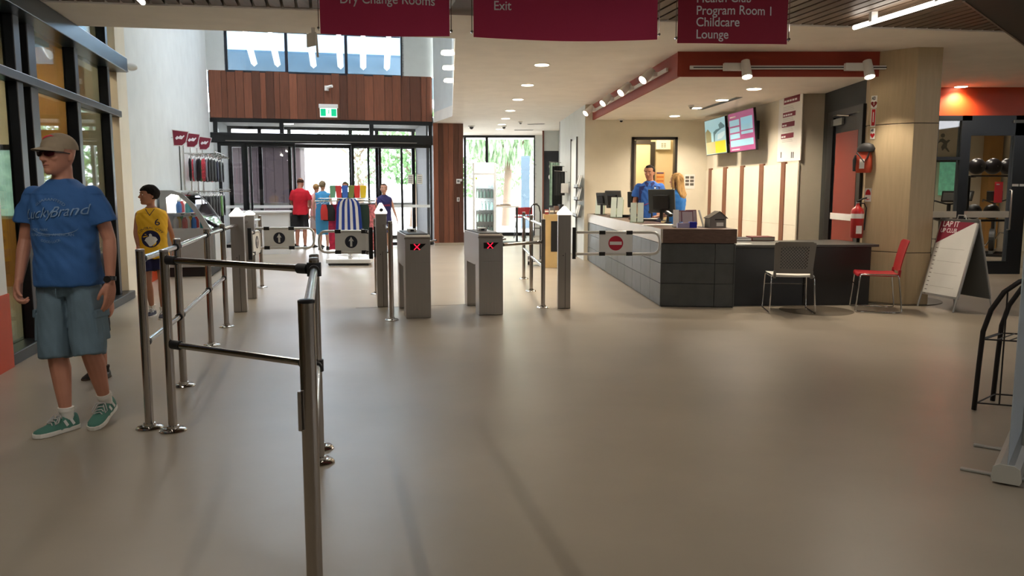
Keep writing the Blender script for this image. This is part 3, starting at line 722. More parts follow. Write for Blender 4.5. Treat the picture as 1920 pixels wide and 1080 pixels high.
# ================================================================ RECEPTION COUNTER
ct = thing('reception_counter', 'long grey tiled reception counter with walnut and pale laminate top edge', 'counter', (1.817, 9.738, 0))
NC = Vector((1.817, 9.738)); NR = Vector((2.71, 9.648)); FC = Vector((1.539, 16.3))
HC = .955
dF = (FC - NC).normalized(); dR = (NR - NC).normalized()
off = .016
def P2(a, b): return NC + dR * a + dF * b
body = [P2(off, off), P2(.893 - off, off), P2(.893 - off, .80), P2(.42, .80), P2(.42, (FC - NC).length - .02), P2(off, (FC - NC).length - .02)]
MB().prism([tuple(p) for p in body], .0, HC - .03).build('carcass', DKGREY, ct)
LN = (FC - NC).length
# tiles, left face
rows = [(.012, .285), (.291, .535), (.541, .775)]
k = 0; b = .003
m0 = None
while b < LN - .03:
    w = min(.595, LN - .02 - b)
    for z0, z1 in rows:
        m = MB(); m.wall(P2(0, b), P2(0, b + w), z0, z1, off + .002); m.build('tile', TILE, ct, bevel=.0025)
    b += w + .006
a = .003
for z0, z1 in rows:
    for a0, a1 in ((.003, .645), (.651, .890)):
        m = MB(); m.wall(P2(a0, 0), P2(a1, 0), z0, z1, -off - .002); m.build('tile', TILE, ct, bevel=.0025)
MB().wall(P2(.893 - off, .0), P2(.893 - off, .80), 0, HC - .19, -.01).build('end_panel', DKGREY, ct)
PALE = mat('pale laminate', (186, 178, 166), .35)
m = MB(); m.wall(P2(-.01, -.012), P2(-.01, LN - .02), .785, HC, .028); m.build('top_edge', PALE, ct, bevel=.002)
m = MB(); m.wall(P2(.018, -.012), P2(.897, -.012), .785, HC, -.028); m.build('walnut_edge', WALNUT, ct, bevel=.002)
top = [P2(.005, .016), P2(.90, .016), P2(.90, .82), P2(.44, .82), P2(.44, LN - .02), P2(.005, LN - .02)]
MB().prism([tuple(p) for p in top], HC - .03, HC + .001).build('worktop', WALNUT, ct, bevel=.002)
# inner staff desk
# low desk
dk = thing('low_desk', 'long low charcoal desk running from counter to ply column', 'desk', (2.72, 9.80, 0))
m = MB(); m.prism([(2.73, 9.78), (4.55, 9.90), (4.50, 10.12), (4.42, 10.9), (2.73, 10.5)], .725, .755); m.build('desktop', mat('grey desktop', (70, 70, 66), .45), dk, bevel=.003)
m = MB(); m.wall((2.735, 9.80), (4.42, 9.93), .0, .723, -.03); m.build('front_panel', DKGREY, dk, bevel=.002)
m = MB(); m.wall((3.62, 9.85), (4.46, 9.915), .0, .722, -.022); m.build('side_panel', mat('dark brown laminate', (36, 32, 28), .5), dk)
# ================================================================ PEOPLE
def rotm(yaw=0, pitch=0, roll=0, c=(0, 0, 0)):
    c = Vector(c); return Matrix.Translation(c) @ Matrix.Rotation(yaw, 4, 'Z') @ Matrix.Rotation(pitch, 4, 'X') @ Matrix.Rotation(roll, 4, 'Y') @ Matrix.Translation(-c)
def hand(mb, w, d, n, side, s, curl=.5, det=True):
    # w wrist, d finger direction, n palm normal (palm side), side = +1/-1 thumb side along t
    d = Vector(d).normalized(); n = Vector(n); n = (n - d * n.dot(d)).normalized(); t = d.cross(n) * side; w = Vector(w)
    P = lambda a, b, c=0: w + (d * a + t * b + n * c) * s
    xs = [.033, .011, -.011, -.031]; fl = [.070, .078, .073, .058]; ks = [.092, .096, .092, .083]
    for i in range(4):
        mb.chain([P(0, xs[i] * .55), P(ks[i] * .5, xs[i] * .85, -.002), P(ks[i], xs[i])], [.0155 * s, .0150 * s, .0120 * s], 8)
        a = 0; p = P(ks[i], xs[i]); pts = [p]; rr = [.0105 * s]
        for q, (fr, cu) in enumerate(((.45, .55), (.32, .8), (.23, .6))):
            a += curl * cu * (1 + .12 * i); p = p + (d * math.cos(a) + n * math.sin(a)) * fl[i] * fr * s; pts.append(p); rr.append((.0098, .0090, .0078)[q] * s)
        mb.chain(pts, rr, 8)
    mb.chain([P(.015, .022, .004), P(.050, .046, .014), P(.078, .055, .024), P(.100, .052, .032 + .01 * curl)], [.0165 * s, .0135 * s, .0105 * s, .0088 * s], 8)
def human(root, s, pose, skin, vox=.008, hair=None, hairkind='short', female=0, child=0, face=True, hd=1.0, beard=None):
    """s: scale against a 1.75 m figure. pose: joints in metres of that figure, root-local, facing -Y, +X = the figure's left."""
    B = OM[root]; S = B @ Matrix.Scale(s, 4); mb = MB(S); p = pose
    yaw, pit = p.get('yaw', 0), p.get('pitch', 0)
    sw = .175 - .02 * female; hipw = .158 + .008 * female
    lean = Vector(p.get('lean', (0, 0, 0)))
    def T(z): return lean * max(0, (z - .9) / .55)
    def R(z, rx, ry, cy=0): q = T(z); return (q.x, q.y + cy, z, rx, ry)
    tf = p.get('girth', 1)
    torso = [R(.80, .06, .05), R(.83, .13, .09, .005), R(.90, hipw * tf, .108 * tf, .01), R(.98, (hipw - .006) * tf, .105 * tf), R(1.08, (.146 - .018 * female) * tf, .098 * tf), R(1.20, .158 * tf - .01 * female, .108 * tf), R(1.30, .172 * tf - .014 * female, .115 * tf), R(1.36, sw, .105), R(1.40, sw * .92, .092, .006), R(1.43, sw * .72, .076, .010), R(1.455, .090, .066, .012), R(1.485, .064, .060, .012), R(1.50, .03, .03, .012)]
    mb.ell(torso, 28, .86)
    c0 = T(1.5); neck = Vector((0, .012, 1.50)) + c0; hc = Vector((0, -.008, 1.645)) + c0
    HM = Matrix.Translation(neck) @ Matrix.Rotation(yaw, 4, 'Z') @ Matrix.Rotation(pit, 4, 'X') @ Matrix.Scale(hd, 4) @ Matrix.Translation(-neck - Vector((0, 0, .022)))
    nr = .055 - .009 * female - .01 * child
    mb.tube([Vector((0, .014, 1.44)) + c0, Vector((0, .012, 1.50)) + c0, HM @ (Vector((0, .014, 1.57)) + c0), HM @ (Vector((0, .014, 1.62)) + c0)], [nr * 1.25, nr, nr * .97, nr * .9], 20)
    mh = MB(S @ HM @ Matrix.Translation(c0))
    mh.ell([(0, -.055, 1.532, .016, .016), (0, -.052, 1.540, .030, .034), (0, -.038, 1.556, .045, .056), (0, -.022, 1.580, .058, .078), (0, -.014, 1.610, .066, .089), (0, -.008, 1.640, .072, .096), (0, -.004, 1.670, .075, .099), (0, .000, 1.700, .075, .099), (0, .004, 1.728, .066, .088), (0, .008, 1.748, .046, .062), (0, .010, 1.757, .018, .025)], 28, .96)
    if face:
        mh.chain([(0, -.098, 1.660), (0, -.109, 1.640), (0, -.121, 1.620), (0, -.106, 1.614)], [.009, .0095, .0125, .010], 8)
        for q in (-1, 1):
            mh.sph((q * .010, -.112, 1.617), .0085, 8, 6)
            mh.chain([(q * .012, -.094, 1.667), (q * .032, -.091, 1.671), (q * .050, -.075, 1.666)], [.008, .0085, .007], 8)
            mh.sph((q * .040, -.074, 1.627), .021, 10, 8)
        mh.chain([(-.020, -.094, 1.590), (0, -.101, 1.592), (.020, -.094, 1.590)], [.006, .0075, .006], 8)
        mh.chain([(-.016, -.092, 1.580), (0, -.099, 1.579), (.016, -.092, 1.580)], [.006, .008, .006], 8)
        mh.sph((0, -.083, 1.553), .022, 10, 8)
    for q in (-1, 1):
        mh.sph((q * .077, .012, 1.640), .030, 10, 8, (.32, .62, 1)); mh.sph((q * .074, .006, 1.618), .012, 8, 6, (.5, .8, 1))
    mb.v += mh.v; n0 = len(mb.v) - len(mh.v); mb.f += [tuple(i + n0 for i in f) for f in mh.f]
    am = 1 - .16 * female - .2 * child
    for key, q in (('armL', 1), ('armR', -1)):
        sh, el, wr, hdv, pn, curl = p[key]
        sh = Vector(sh) + T(1.42); el = Vector(el); wr = Vector(wr); 
        mb.chain([sh, sh.lerp(el, .35), sh.lerp(el, .7), el], [.046 * am, .046 * am, .041 * am, .036 * am])
        mb.chain([el, el.lerp(wr, .28), el.lerp(wr, .65), wr], [.036 * am, .039 * am, .031 * am, .0235 * am])
        ts = 1 if Vector(hdv).cross(Vector(pn)).dot(Vector(p.get('thumb' + key[-1], (0, -1, 0)))) > 0 else -1
        hand(mb, wr, hdv, pn, ts, 1.0 - .08 * female, curl)
    for key, q in (('legL', 1), ('legR', -1)):
        hp, kn, an = [Vector(v) for v in p[key][:3]]; lm = 1 - .1 * child
        mb.chain([hp, hp.lerp(kn, .3), hp.lerp(kn, .7), kn], [.088 * lm, .080 * lm, .063 * lm, .054 * lm])
        bk = (kn - an).normalized(); back = Vector((0, .012, 0))
        mb.chain([kn, kn.lerp(an, .28) + back, kn.lerp(an, .6) + back * .4, kn.lerp(an, .85), an], [.054 * lm, .058 * lm, .046 * lm, .035 * lm, .034 * lm])
    body = remesh(mb, 'body', skin, root, vox * 1.0, 3)
    HW = S @ HM @ Matrix.Translation(c0)
    if face:
        EW = mat('eye white', (225, 222, 215), .3); EI = mat('eye iris', (40, 30, 24), .2)
        LIP = mat('lips', (160, 96, 84), .5)
        e = MB(HW)
        for q in (-1, 1):
            e = MB(HW); e.sph((q * .031, -.0885, 1.650), .0125, 12, 8, (1.15, .6, .6)); ey = e.build('eye', EW, body, smooth=180)
            e = MB(HW); e.sph((q * .031, -.0945, 1.650), .0058, 10, 6, (1, .5, 1)); e.build('iris', EI, ey, smooth=180)
        e = MB(HW); e.tube([(-.022, -.0955, 1.586), (-.010, -.1035, 1.587), (0, -.1055, 1.5865), (.010, -.1035, 1.587), (.022, -.0955, 1.586)], [.002, .0045, .005, .0045, .002], 8); e.build('mouth', LIP, body, smooth=180)
        if hair:
            for q in (-1, 1):
                e = MB(HW); e.tube([(q * .014, -.104, 1.672), (q * .032, -.101, 1.677), (q * .050, -.084, 1.672)], [.002, .0035, .002], 6); e.build('eyebrow', hair, body, smooth=180)
    if hair and hairkind != 'none':
        hm = MB(HW); n, m_ = 30, 20; c = Vector((0, .004, 1.668)); rings = []
        for k in range(m_ + 1):
            th = math.pi * k / m_; R_ = []
            for i in range(n):
                ph = 2 * math.pi * i / n; dv = Vector((math.sin(th) * math.cos(ph), math.sin(th) * math.sin(ph), math.cos(th)))
                if k in (0, m_): dv = Vector((0, 0, 1 if k == 0 else -1))
                front = -dv.y; z = dv.z
                inn = z > (.52 if front > .45 else (-.10 if front > .0 else (-.62 if hairkind != 'buzz' else -.35)))
                if hairkind == 'fringe': inn = z > (.30 if front > .45 else (-.15 if front > 0 else -.75))
                base = Vector((dv.x * .079, dv.y * .104, dv.z * .092))
                fac = 1.0 + ({'short': .085, 'buzz': .03, 'fringe': .12, 'long': .13, 'bob': .14}[hairkind] if inn else -.14)
                nn = 1 + (.07 * noise.noise(dv * 5) + .035 * noise.noise(dv * 14) if inn else 0)
                R_.append(c + base * fac * nn)
            rings.append(R_)
        hm.loft(rings)
        if hairkind == 'long':
            for q in range(-4, 5):
                x = q * .019; hm.tube([(x * .9, .03 + .05 * (1 - abs(q) / 5), 1.72), (x * 1.1, .085 - abs(q) * .006, 1.63), (x * 1.25, .10 - abs(q) * .006, 1.50), (x * 1.2, .115, 1.38 + .01 * abs(q)), (x * .9, .115, 1.30 + .015 * abs(q))], [.02, .026, .026, .022, .008], 8)
            for q in (-1, 1):
                hm.tube([(q * .045, -.03, 1.745), (q * .083, -.035, 1.66), (q * .085, -.02, 1.56), (q * .075, .03, 1.44), (q * .06, .08, 1.34)], [.018, .020, .024, .024, .010], 8)
        h = remesh(hm, 'hair', hair, root, max(.006, vox * .8), 1)
    return body, HW, S
def stand(armL=None, armR=None, legL=None, legR=None, **k):
    d = dict(armL=((.178, .008, 1.388), (.235, .03, 1.13), (.25, -.03, .88), (0, -.1, -1), (-1, 0, -.05), .35),
             armR=((-.178, .008, 1.388), (-.235, .03, 1.13), (-.25, -.03, .88), (0, -.1, -1), (1, 0, -.05), .35),
             legL=((.085, .01, .86), (.095, -.01, .48), (.10, .03, .085)), legR=((-.085, .01, .86), (-.095, -.01, .48), (-.10, .03, .085)))
    for a, b in (('armL', armL), ('armR', armR), ('legL', legL), ('legR', legR)):
        if b: d[a] = b
    d.update(k); return d
def shirt(root, S, p, m, sleeves=.55, hem=.86, vox=.008, female=0, loose=.016, name='shirt', neckz=1.475, vneck=False, tf=None):
    lean = Vector(p.get('lean', (0, 0, 0))); T = lambda z: lean * max(0, (z - .9) / .55); g = tf or p.get('girth', 1)
    sw = .175 - .02 * female; l = loose
    def R(z, rx, ry, cy=0): q = T(z); return (q.x, q.y + cy, z, rx + l, ry + l)
    mb = MB(S)
    mb.ell([R(hem, .166 * g, .122 * g, .008), R(hem + .02, .168 * g, .124 * g, .008), R(.98, .163 * g, .118 * g), R(1.08, (.156 - .012 * female) * g, .110 * g), R(1.20, .163 * g - .006 * female, .116 * g), R(1.30, .174 * g - .010 * female, .120 * g), R(1.36, sw, .105), R(1.40, sw * .95, .094, .006), R(1.43, sw * .76, .078, .010), R(1.455, .092, .062, .012), R(neckz + .004, .062, .050, .012), R(neckz + .012, .046, .040, .012)], 32, .86)
    for key in ('armL', 'armR'):
        sh, el = Vector(p[key][0]) + T(1.42), Vector(p[key][1]); am = 1 - .14 * female
        if sleeves:
            e = sh.lerp(el, sleeves); d = (el - sh).normalized()
            s0 = sh - Vector((math.copysign(.006, sh.x), 0, .003)); mb.sph(s0, (.050 * am + l * .9), 14, 10); mb.loft([mb.ring(s0, d, (.050 + l * .9) * am, 18), mb.ring(sh.lerp(e, .5), d, (.056 + l) * am, 18), mb.ring(e, d, (.060 + l) * am, 18)])
        else: mb.sph(sh - Vector((math.copysign(.028, sh.x), 0, -.004)), .045 + l * .6, 14, 10)
    Si = S.inverted()
    def fold(v, n):
        q = Si @ v; z = q.z
        a = noise.noise(Vector((q.x * 9, q.y * 9, z * 3.2))) * .011 + noise.noise(Vector((q.x * 20 + z * 13, q.y * 18, z * 11))) * .008
        return v + n * a * (1 if z < 1.40 else .3)
    return remesh(mb, name, m, root, vox, 4, fold)
def shorts(root, S, p, m, length=.92, vox=.009, top=.99, loose=.022, name='shorts', female=0, flare=.0):
    mb = MB(S); g = p.get('girth', 1); l = loose
    mb.ell([(0, .006, .80, .10, .09), (0, .008, .84, .150 * g + l * .6, .108 * g + l * .6), (0, .01, .90, .162 * g + l * .5, .112 * g + l * .5), (0, .006, top - .01, .156 * g + l * .3, .108 * g + l * .3), (0, .006, top, .153 * g, .105 * g)], 30, .9)
    for key in ('legL', 'legR'):
        hp, kn = Vector(p[key][0]), Vector(p[key][1]); e = hp.lerp(kn, length); d = (kn - hp).normalized()
        mb.sph(hp, .088 + l * .7, 14, 10); mb.loft([mb.ring(hp, d, .088 + l * .7, 20), mb.ring(hp.lerp(e, .5), d, .084 + l + flare * .5, 20), mb.ring(e, d, .080 + l + flare, 20)])
    Si = S.inverted()
    def fold(v, n):
        q = Si @ v; a = noise.noise(Vector((q.x * 12, q.y * 12, q.z * 5))) * .012 + noise.noise(Vector((q.x * 30, q.y * 30, q.z * 14 + q.x * 20))) * .005
        return v + n * a * (1 if q.z < .94 else .3)
    return remesh(mb, name, m, root, vox, 2, fold)
def shoe(root, S, an, yaw, mu, msole, pitch=0, sock=None, lace=None, name='shoe', k=1.0, patch=None):
    A = Vector(an); M = S @ Matrix.Translation(A) @ Matrix.Rotation(yaw, 4, 'Z') @ Matrix.Rotation(pitch, 4, 'X') @ Matrix.Scale(k, 4) @ Matrix.Translation((0, -.012, -.083))
    m = MB(M); rings = []
    for y, w, zt, zb in ((.078, .018, .070, .02), (.070, .031, .092, .02), (.045, .038, .100, .02), (.01, .040, .098, .02), (-.03, .041, .090, .02), (-.07, .044, .070, .02), (-.11, .048, .056, .02), (-.145, .047, .047, .02), (-.172, .036, .040, .02), (-.186, .016, .032, .02)):
        R = []
        for i in range(9):
            a = math.pi * i / 8; R.append(Vector((w * math.cos(a), y, zb + (zt - zb) * math.sin(a) ** .75)))
        R += [Vector((-w * .5, y, zb - .004)), Vector((w * .5, y, zb - .004))]
        rings.append(R)
    m.loft(rings); u = m.build(name, mu, root, smooth=60)
    out = []
    for y, w in ((.082, .016), (.074, .032), (.04, .040), (0, .040), (-.05, .042), (-.10, .051), (-.14, .050), (-.175, .038), (-.192, .014)): out.append((w, y))
    poly = out + [(-w, y) for w, y in out[::-1]]
    m = MB(M); m.prism(poly, .0, .026); m.build('sole', msole, u, bevel=.003)
    if lace:
        for i, (y, z) in enumerate(((-.035, .094), (-.055, .084), (-.075, .074), (-.095, .067))):
            MB(M).tube([(-.024, y, z - .010), (-.012, y - .004, z + .001), (.012, y + .004, z + .001), (.024, y, z - .010)], .0035, 6).build('lace', lace, u)
        for q in (-1, 1):
            MB(M).tube([(0, -.03, .100), (q * .028, -.045, .103), (q * .046, -.07, .070), (q * .040, -.085, .060), (q * .018, -.05, .095)], .0035, 6).build('lace', lace, u, smooth=90)
    if patch:
        for q in (-1, 1):
            for y0 in (-.02, .02):
                MB(M).box((q * .0405, y0, .055), (.003, .016, .040), Matrix.Rotation(.5, 3, 'X')).build('side_stripe', patch, u)
    if sock:
        m = MB(M); m.tube([(0, .018, .05), (0, .014, .10), (0, .010, .135)], [.033, .038, .042], 16); m.tube([(0, .010, .118), (0, .010, .140)], [.044, .044], 16); m.build('sock', sock, root, smooth=50)
    return u
def person(label, loc, rz, group=None): return thing('person', label, 'person', loc, rz, group)
SK = dict(bump=.05, bscale=120, var=.06, vscale=9)
SKIN1 = mat('tanned skin', (188, 130, 106), .55, **SK); SKIN2 = mat('olive skin', (176, 122, 94), .55, **SK); SKIN3 = mat('fair skin', (206, 154, 130), .55, **SK)
HBLACK = mat('black hair', (24, 20, 18),.85, spec=.15, bump=.4, bscale=60, var=.3, vscale=30); HBROWN = mat('brown hair', (74, 54, 40),.85, spec=.15, bump=.4, bscale=60, var=.3, vscale=30)
HBLOND = mat('blond hair', (176, 140, 92),.85, spec=.15, bump=.5, bscale=50, var=.35, vscale=26, stretch=(1, 1, .25)); HGREY = mat('ash hair', (130, 112, 88),.85, spec=.15, bump=.5, bscale=50, var=.35, vscale=26)
WSOLE = mat('white sole', (222, 220, 212), .6)
# ---- man in the blue printed T-shirt walking toward the camera
t = person('man in printed blue T-shirt, cargo shorts, cap and sunglasses walking at far left', (-2.635, 4.72, 0), math.radians(-4))
s = 1.0; q = stand(
    armL=((.182, .008, 1.388), (.250, .035, 1.13), (.268, -.015, .880), (-.02, -.15, -1), (-1, .15, -.05), .30),
    armR=((-.182, .008, 1.388), (-.248, .00, 1.13), (-.228, -.11, .890), (.10, -.35, -.9), (.9, .25, .1), .95),
    legL=((.088, .01, .86), (.135, -.05, .49), (.135, .08, .135)), legR=((-.090, .01, .86), (-.070, -.05, .475), (-.010, -.085, .085)),
    yaw=math.radians(-14), girth=1.04)
body, HW, S = human(t, s, q, SKIN1, .0048, hair=None)
TEE = mat('blue jersey cloth', (52, 98, 156), .85, bump=.12, bscale=160, var=.10, vscale=5)
sh = shirt(t, S, q, TEE, .62, .865, .006, loose=.016)
SHO = mat('slate cotton drill', (100, 122, 136), .85, bump=.15, bscale=120, var=.10, vscale=6)
st = shorts(t, S, q, SHO, 1.10, .006, .97, .016, flare=-.006)
bs = bvh_of(st); Rt = OM[t].to_3x3()
for k_, sx in ((-1, 'armR'), (1, 'armL')):    # cargo pockets on the outer thighs
    m = MB(S); px_ = .200 if k_ > 0 else -.162; m.box((px_, -.02, .62), (.024, .13, .17), Matrix.Rotation(k_ * -.07, 3, 'Y')); m.box((px_ + k_ * .008, -.02, .70), (.018, .14, .05), Matrix.Rotation(k_ * -.07, 3, 'Y')); m.build('cargo_pocket', SHO, st, bevel=.008)
m = MB(S); m.tube([(.004, -.128, .855), (.002, -.128, .83), (.0, -.118, .80)], .003, 6); m.build('fly_seam', SHO, st)
GREENS = mat('green suede', (74, 122, 108), .8, bump=.1, bscale=200); LACE = mat('grey laces', (190, 186, 184), .8); SOCK = mat('white sock', (226, 222, 214), .9)
shoe(t, S, q['legR'][2], math.radians(-24), GREENS, WSOLE, 0, SOCK, LACE, patch=PLW)
shoe(t, S, q['legL'][2], math.radians(4), GREENS, WSOLE, math.radians(16), SOCK, LACE, patch=PLW)
bv = bvh_of(sh)
r = Rt @ X; n = -(Rt @ Yv)
PR1 = mat('faded blue print', (122, 152, 186), .85)
c = S @ Vector((0, -.4, 1.265)) 
text('Lucky', .082, c + r * -.165 + Zv * -.012, r + Zv * .10, Zv, PR1, sh, 'shirt_print', bvh=bv, shear=.4, sx=.95)
text('Brand', .082, c + r * .004 + Zv * .002, r + Zv * .10, Zv, PR1, sh, 'shirt_print', bvh=bv, shear=.4, sx=.95)
text('GUARANTEED', .022, c + Zv * .095, r, Zv, PR1, sh, 'shirt_print', 'CENTER', bvh=bv, arc=.12, sx=1.3)
text('TRADE  MARK', .02, c + r * -.07 + Zv * -.075, r, Zv, PR1, sh, 'shirt_print', 'CENTER', bvh=bv)
text('DUNGAREES  AMERICAN', .022, c + Zv * -.105, r, Zv, PR1, sh, 'shirt_print', 'CENTER', bvh=bv)
text('GOOD LUCK', .02, c + Zv * -.145, r, Zv, PR1, sh, 'shirt_print', 'CENTER', bvh=bv, arc=-.14)
decal([(-.0 + .13 * math.cos(a) + .02, -.055 + .045 * math.sin(a)) for a in [math.pi * (1 + k / 16) for k in range(17)]] + [(.02 + .13 * math.cos(a), -.055 + .039 * math.sin(a)) for a in [math.pi * (2 - k / 16) for k in range(17)]], c, r, Zv, PR1, sh, 'shirt_print', bv)
m = MB(S); m.ell([(0, .010, 1.476, .074, .058), (0, .006, 1.484, .070, .056)], 30); 
# watch
wr = Vector(q['armL'][2]); up = (Vector(q['armL'][1]) - wr).normalized()
m = MB(S); m.cyl(wr + up * .012, wr + up * .036, .033, 18); w_ = m.build('watch_strap', PLB, t, smooth=True)
m = MB(S); m.cyl(wr + up * .024 + Vector((.0, -.028, 0)), wr + up * .024 + Vector((.006, -.043, 0)), .020, 18); m.build('watch_case', mat('watch case', (60, 58, 56), .3, metal=.7), w_, smooth=True)
# sunglasses
LENS = mat('red mirrored lens', (70, 16, 26), .12, metal=.4)
g = MB(HW)
for k_ in (-1, 1):
    pts = [(k_ * .008, .002), (k_ * .022, .014), (k_ * .052, .015), (k_ * .066, .004), (k_ * .060, -.012), (k_ * .036, -.019), (k_ * .014, -.013)]
    if k_ > 0: pts = pts[::-1]
    vs = [Vector((x, -.116 + 5.0 * x * x, 1.652 + z)) for x, z in pts]; vb = [v_ + Vector((0, .004, 0)) for v_ in vs]; K = len(vs)
    g.add(vs + vb, [tuple(range(K)), tuple(range(K, 2 * K))[::-1]] + [(i, (i + 1) % K, K + (i + 1) % K, K + i) for i in range(K)])
gl = g.build('sunglasses', LENS, t)
MB(HW).tube([(-.070, -.09, 1.662), (-.05, -.104, 1.667), (0, -.118, 1.664), (.05, -.104, 1.667), (.070, -.09, 1.662)], .0035, 6).build('brow_bar', PLB, gl)
for k_ in (-1, 1): MB(HW).tube([(k_ * .070, -.09, 1.660), (k_ * .079, -.04, 1.658), (k_ * .080, .02, 1.650)], .0030, 6).build('temple', PLB, gl)
# cap
CAPM = mat('khaki cap cloth', (150, 134, 112), .85, bump=.15, bscale=120, var=.12, vscale=20)
m = MB(HW); rings = []
for k_ in range(9):
    th = math.pi / 2 * k_ / 8; rings.append([Vector((.0, .006, 1.678)) + Vector((math.cos(th) * .086 * math.cos(a), math.cos(th) * .110 * math.sin(a), .096 * math.sin(th) ** .9)) for a in [2 * math.pi * i / 28 for i in range(28)]])
m.loft(rings); cp = m.build('cap', CAPM, t, smooth=80)
m = MB(HW); K = 13; U_ = []; D_ = []
for i in range(K):
    a = math.radians(200 + 140 * i / (K - 1)); ca, sa = math.cos(a), math.sin(a)
    U_.append((Vector((.082 * ca, .006 + .107 * sa, 1.690)), Vector((.088 * ca, .006 + .107 * sa - .075 * max(0, -sa) ** 1.5, 1.676 - .010 * abs(ca)))))
vs = [a for a, b in U_] + [b for a, b in U_] + [a - Vector((0, 0, .004)) for a, b in U_] + [b - Vector((0, 0, .004)) for a, b in U_]
fs = [(i, i + 1, K + i + 1, K + i) for i in range(K - 1)] + [(2 * K + i, 3 * K + i, 3 * K + i + 1, 2 * K + i + 1) for i in range(K - 1)] + [(K + i, K + i + 1, 3 * K + i + 1, 3 * K + i) for i in range(K - 1)]
m.add(vs, fs); m.build('cap_brim', CAPM, cp, smooth=60)
bc = bvh_of(cp); fr_ = HW.to_3x3().normalized(); co = HW @ Vector((-.02, -.3, 1.735))
pass
decal([(-.045, -.012), (-.02, .0), (.0, -.004), (.03, .012), (.055, .012), (.03, .022), (-.005, .014), (-.03, .012)], co, fr_ @ X, Zv, mat('pink cap print', (214, 60, 74), .7), cp, 'cap_print', bc)
# ---- child almost hidden behind him
t = person('child in black shoes walking hidden behind the man with the cap', (-3.16, 5.95, 0), 0)
q = stand(legL=((.085, .01, .86), (.09, -.03, .48), (.09, .04, .085)), legR=((-.085, .01, .86), (-.09, .02, .48), (-.08, .12, .085)))
body, HW, S = human(t, .66, q, SKIN1, .009, HBROWN, 'short', child=1, hd=1.2)
shirt(t, S, q, mat('grey child shirt', (70, 76, 84), .85), .5, .86, .011); shorts(t, S, q, mat('dark child shorts', (52, 56, 62), .85), .8, .011)
for a in ('legL', 'legR'): shoe(t, S, q[a][2], 0, RUBBER, mat('brown sole', (70, 56, 40), .7), 0, mat('dark sock', (40, 38, 36), .9), name='shoe', k=1.15)
# ---- boy in the yellow basketball jersey
t = person('boy in yellow jersey number 6 walking behind the left barrier', (-4.02, 8.95, 0), math.radians(14))
q = stand(armL=((.165, .008, 1.380), (.225, .07, 1.14), (.25, .12, .92), (.05, .1, -1), (-1, 0, 0), .5), armR=((-.165, .008, 1.380), (-.20, -.03, 1.14), (-.16, -.12, .95), (.2, -.5, -.6), (1, 0, 0), .8),
    legL=((.085, .01, .86), (.10, -.06, .50), (.10, -.10, .085)), legR=((-.085, .01, .86), (-.085, -.02, .48), (-.075, .12, .085)), yaw=math.radians(-62))
body, HW, S = human(t, .835, q, SKIN2, .0085, HBLACK, 'fringe', child=.8, hd=1.12)
YEL = mat('yellow jersey mesh', (238, 186, 42), .8, bump=.1, bscale=200); NAVY = mat('navy cloth', (26, 26, 66), .8)
sh = shirt(t, S, q, YEL, 0, .80, .010, loose=.022, name='jersey', neckz=1.46); shorts(t, S, q, NAVY, .62, .011, loose=.03)
bv = bvh_of(sh); Rt = OM[t].to_3x3(); r = Rt @ X; n = -(Rt @ Yv)
co = S @ Vector((0, -.4, 1.20))
text('6', .10, co + r * .045 + Zv * .035, r, Zv, NAVY, sh, 'jersey_print', bvh=bv, sx=1.2)
text('CENTRAL  CITY', .036, co + Zv * -.005, r, Zv, NAVY, sh, 'jersey_print', 'CENTER', bvh=bv, arc=.14)
decal(circ(.095, 28), co + Zv * -.115, r, Zv, NAVY, sh, 'jersey_emblem', bv, .003)
decal([(-.012, -.08), (.006, -.08), (.012, -.035), (.035, -.06), (.045, -.05), (.022, -.005), (.045, .0), (.06, -.02), (.068, -.012), (.05, .02), (.018, .03), (.015, .05), (.0, .062), (-.015, .05), (-.012, .03), (-.045, .012), (-.062, -.02), (-.05, -.025), (-.03, -.002), (-.018, -.03)], co + Zv * -.115, r, Zv, PLW, sh, 'jersey_emblem', bv, .0075)
decal([(-.05, 0), (0, -.075), (.05, 0), (.042, 0), (0, -.062), (-.042, 0)], S @ Vector((0, -.4, 1.452)), r, Zv, NAVY, sh, 'neck_trim', bv, .003)
for a, yw in (('legL', .1), ('legR', -.15)): shoe(t, S, q[a][2], yw, mat('navy trainers', (34, 36, 62), .6), WSOLE, 0, SOCK, PLW, k=1.1)
# ---- people at the entry doors
def simple(label, px, fy, H, rz, skin, hair, hk, top, bot, sl=.55, bl=.85, fem=0, child=0, q=None, hem=.86, yloc=None, shoes=None, hd=1.0, vox=.010, jersey=None):
    f = atz(px, fy, 0) if yloc is None else Vector((aty(px, 357, yloc).x, yloc, 0))
    t = person(label, (f.x, f.y, 0), rz); q = q or stand()
    body, HW, S = human(t, H / 1.757, q, skin, vox, hair, hk, fem, child, hd=hd)
    sh = shirt(t, S, q, top, sl, hem, vox * 1.1, fem, name='shirt' if sl else 'singlet'); st = shorts(t, S, q, bot, bl, vox * 1.1, female=fem)
    for a in ('legL', 'legR'): shoe(t, S, q[a][2], 0, shoes or RUBBER, RUBBER, 0, None)
    return t, S, HW, sh, st, q
RT = mat('red jersey cloth', (206, 24, 44), .85)
q = stand(armL=((.178, .008, 1.388), (.24, -.02, 1.13), (.16, -.20, 1.02), (-.4, -.8, 0), (-.6, 0, -.7), .6), armR=((-.178, .008, 1.388), (-.24, -.02, 1.13), (-.16, -.20, 1.02), (.4, -.8, 0), (.6, 0, -.7), .6), pitch=math.radians(22))
simple('man in red T-shirt and black shorts seen from behind at the entry doors', 566, 467, 1.74, math.radians(172), SKIN1, HBROWN, 'buzz', RT, mat('black shorts cloth', (22, 22, 26), .85), .75, .92, q=q, hem=.84)
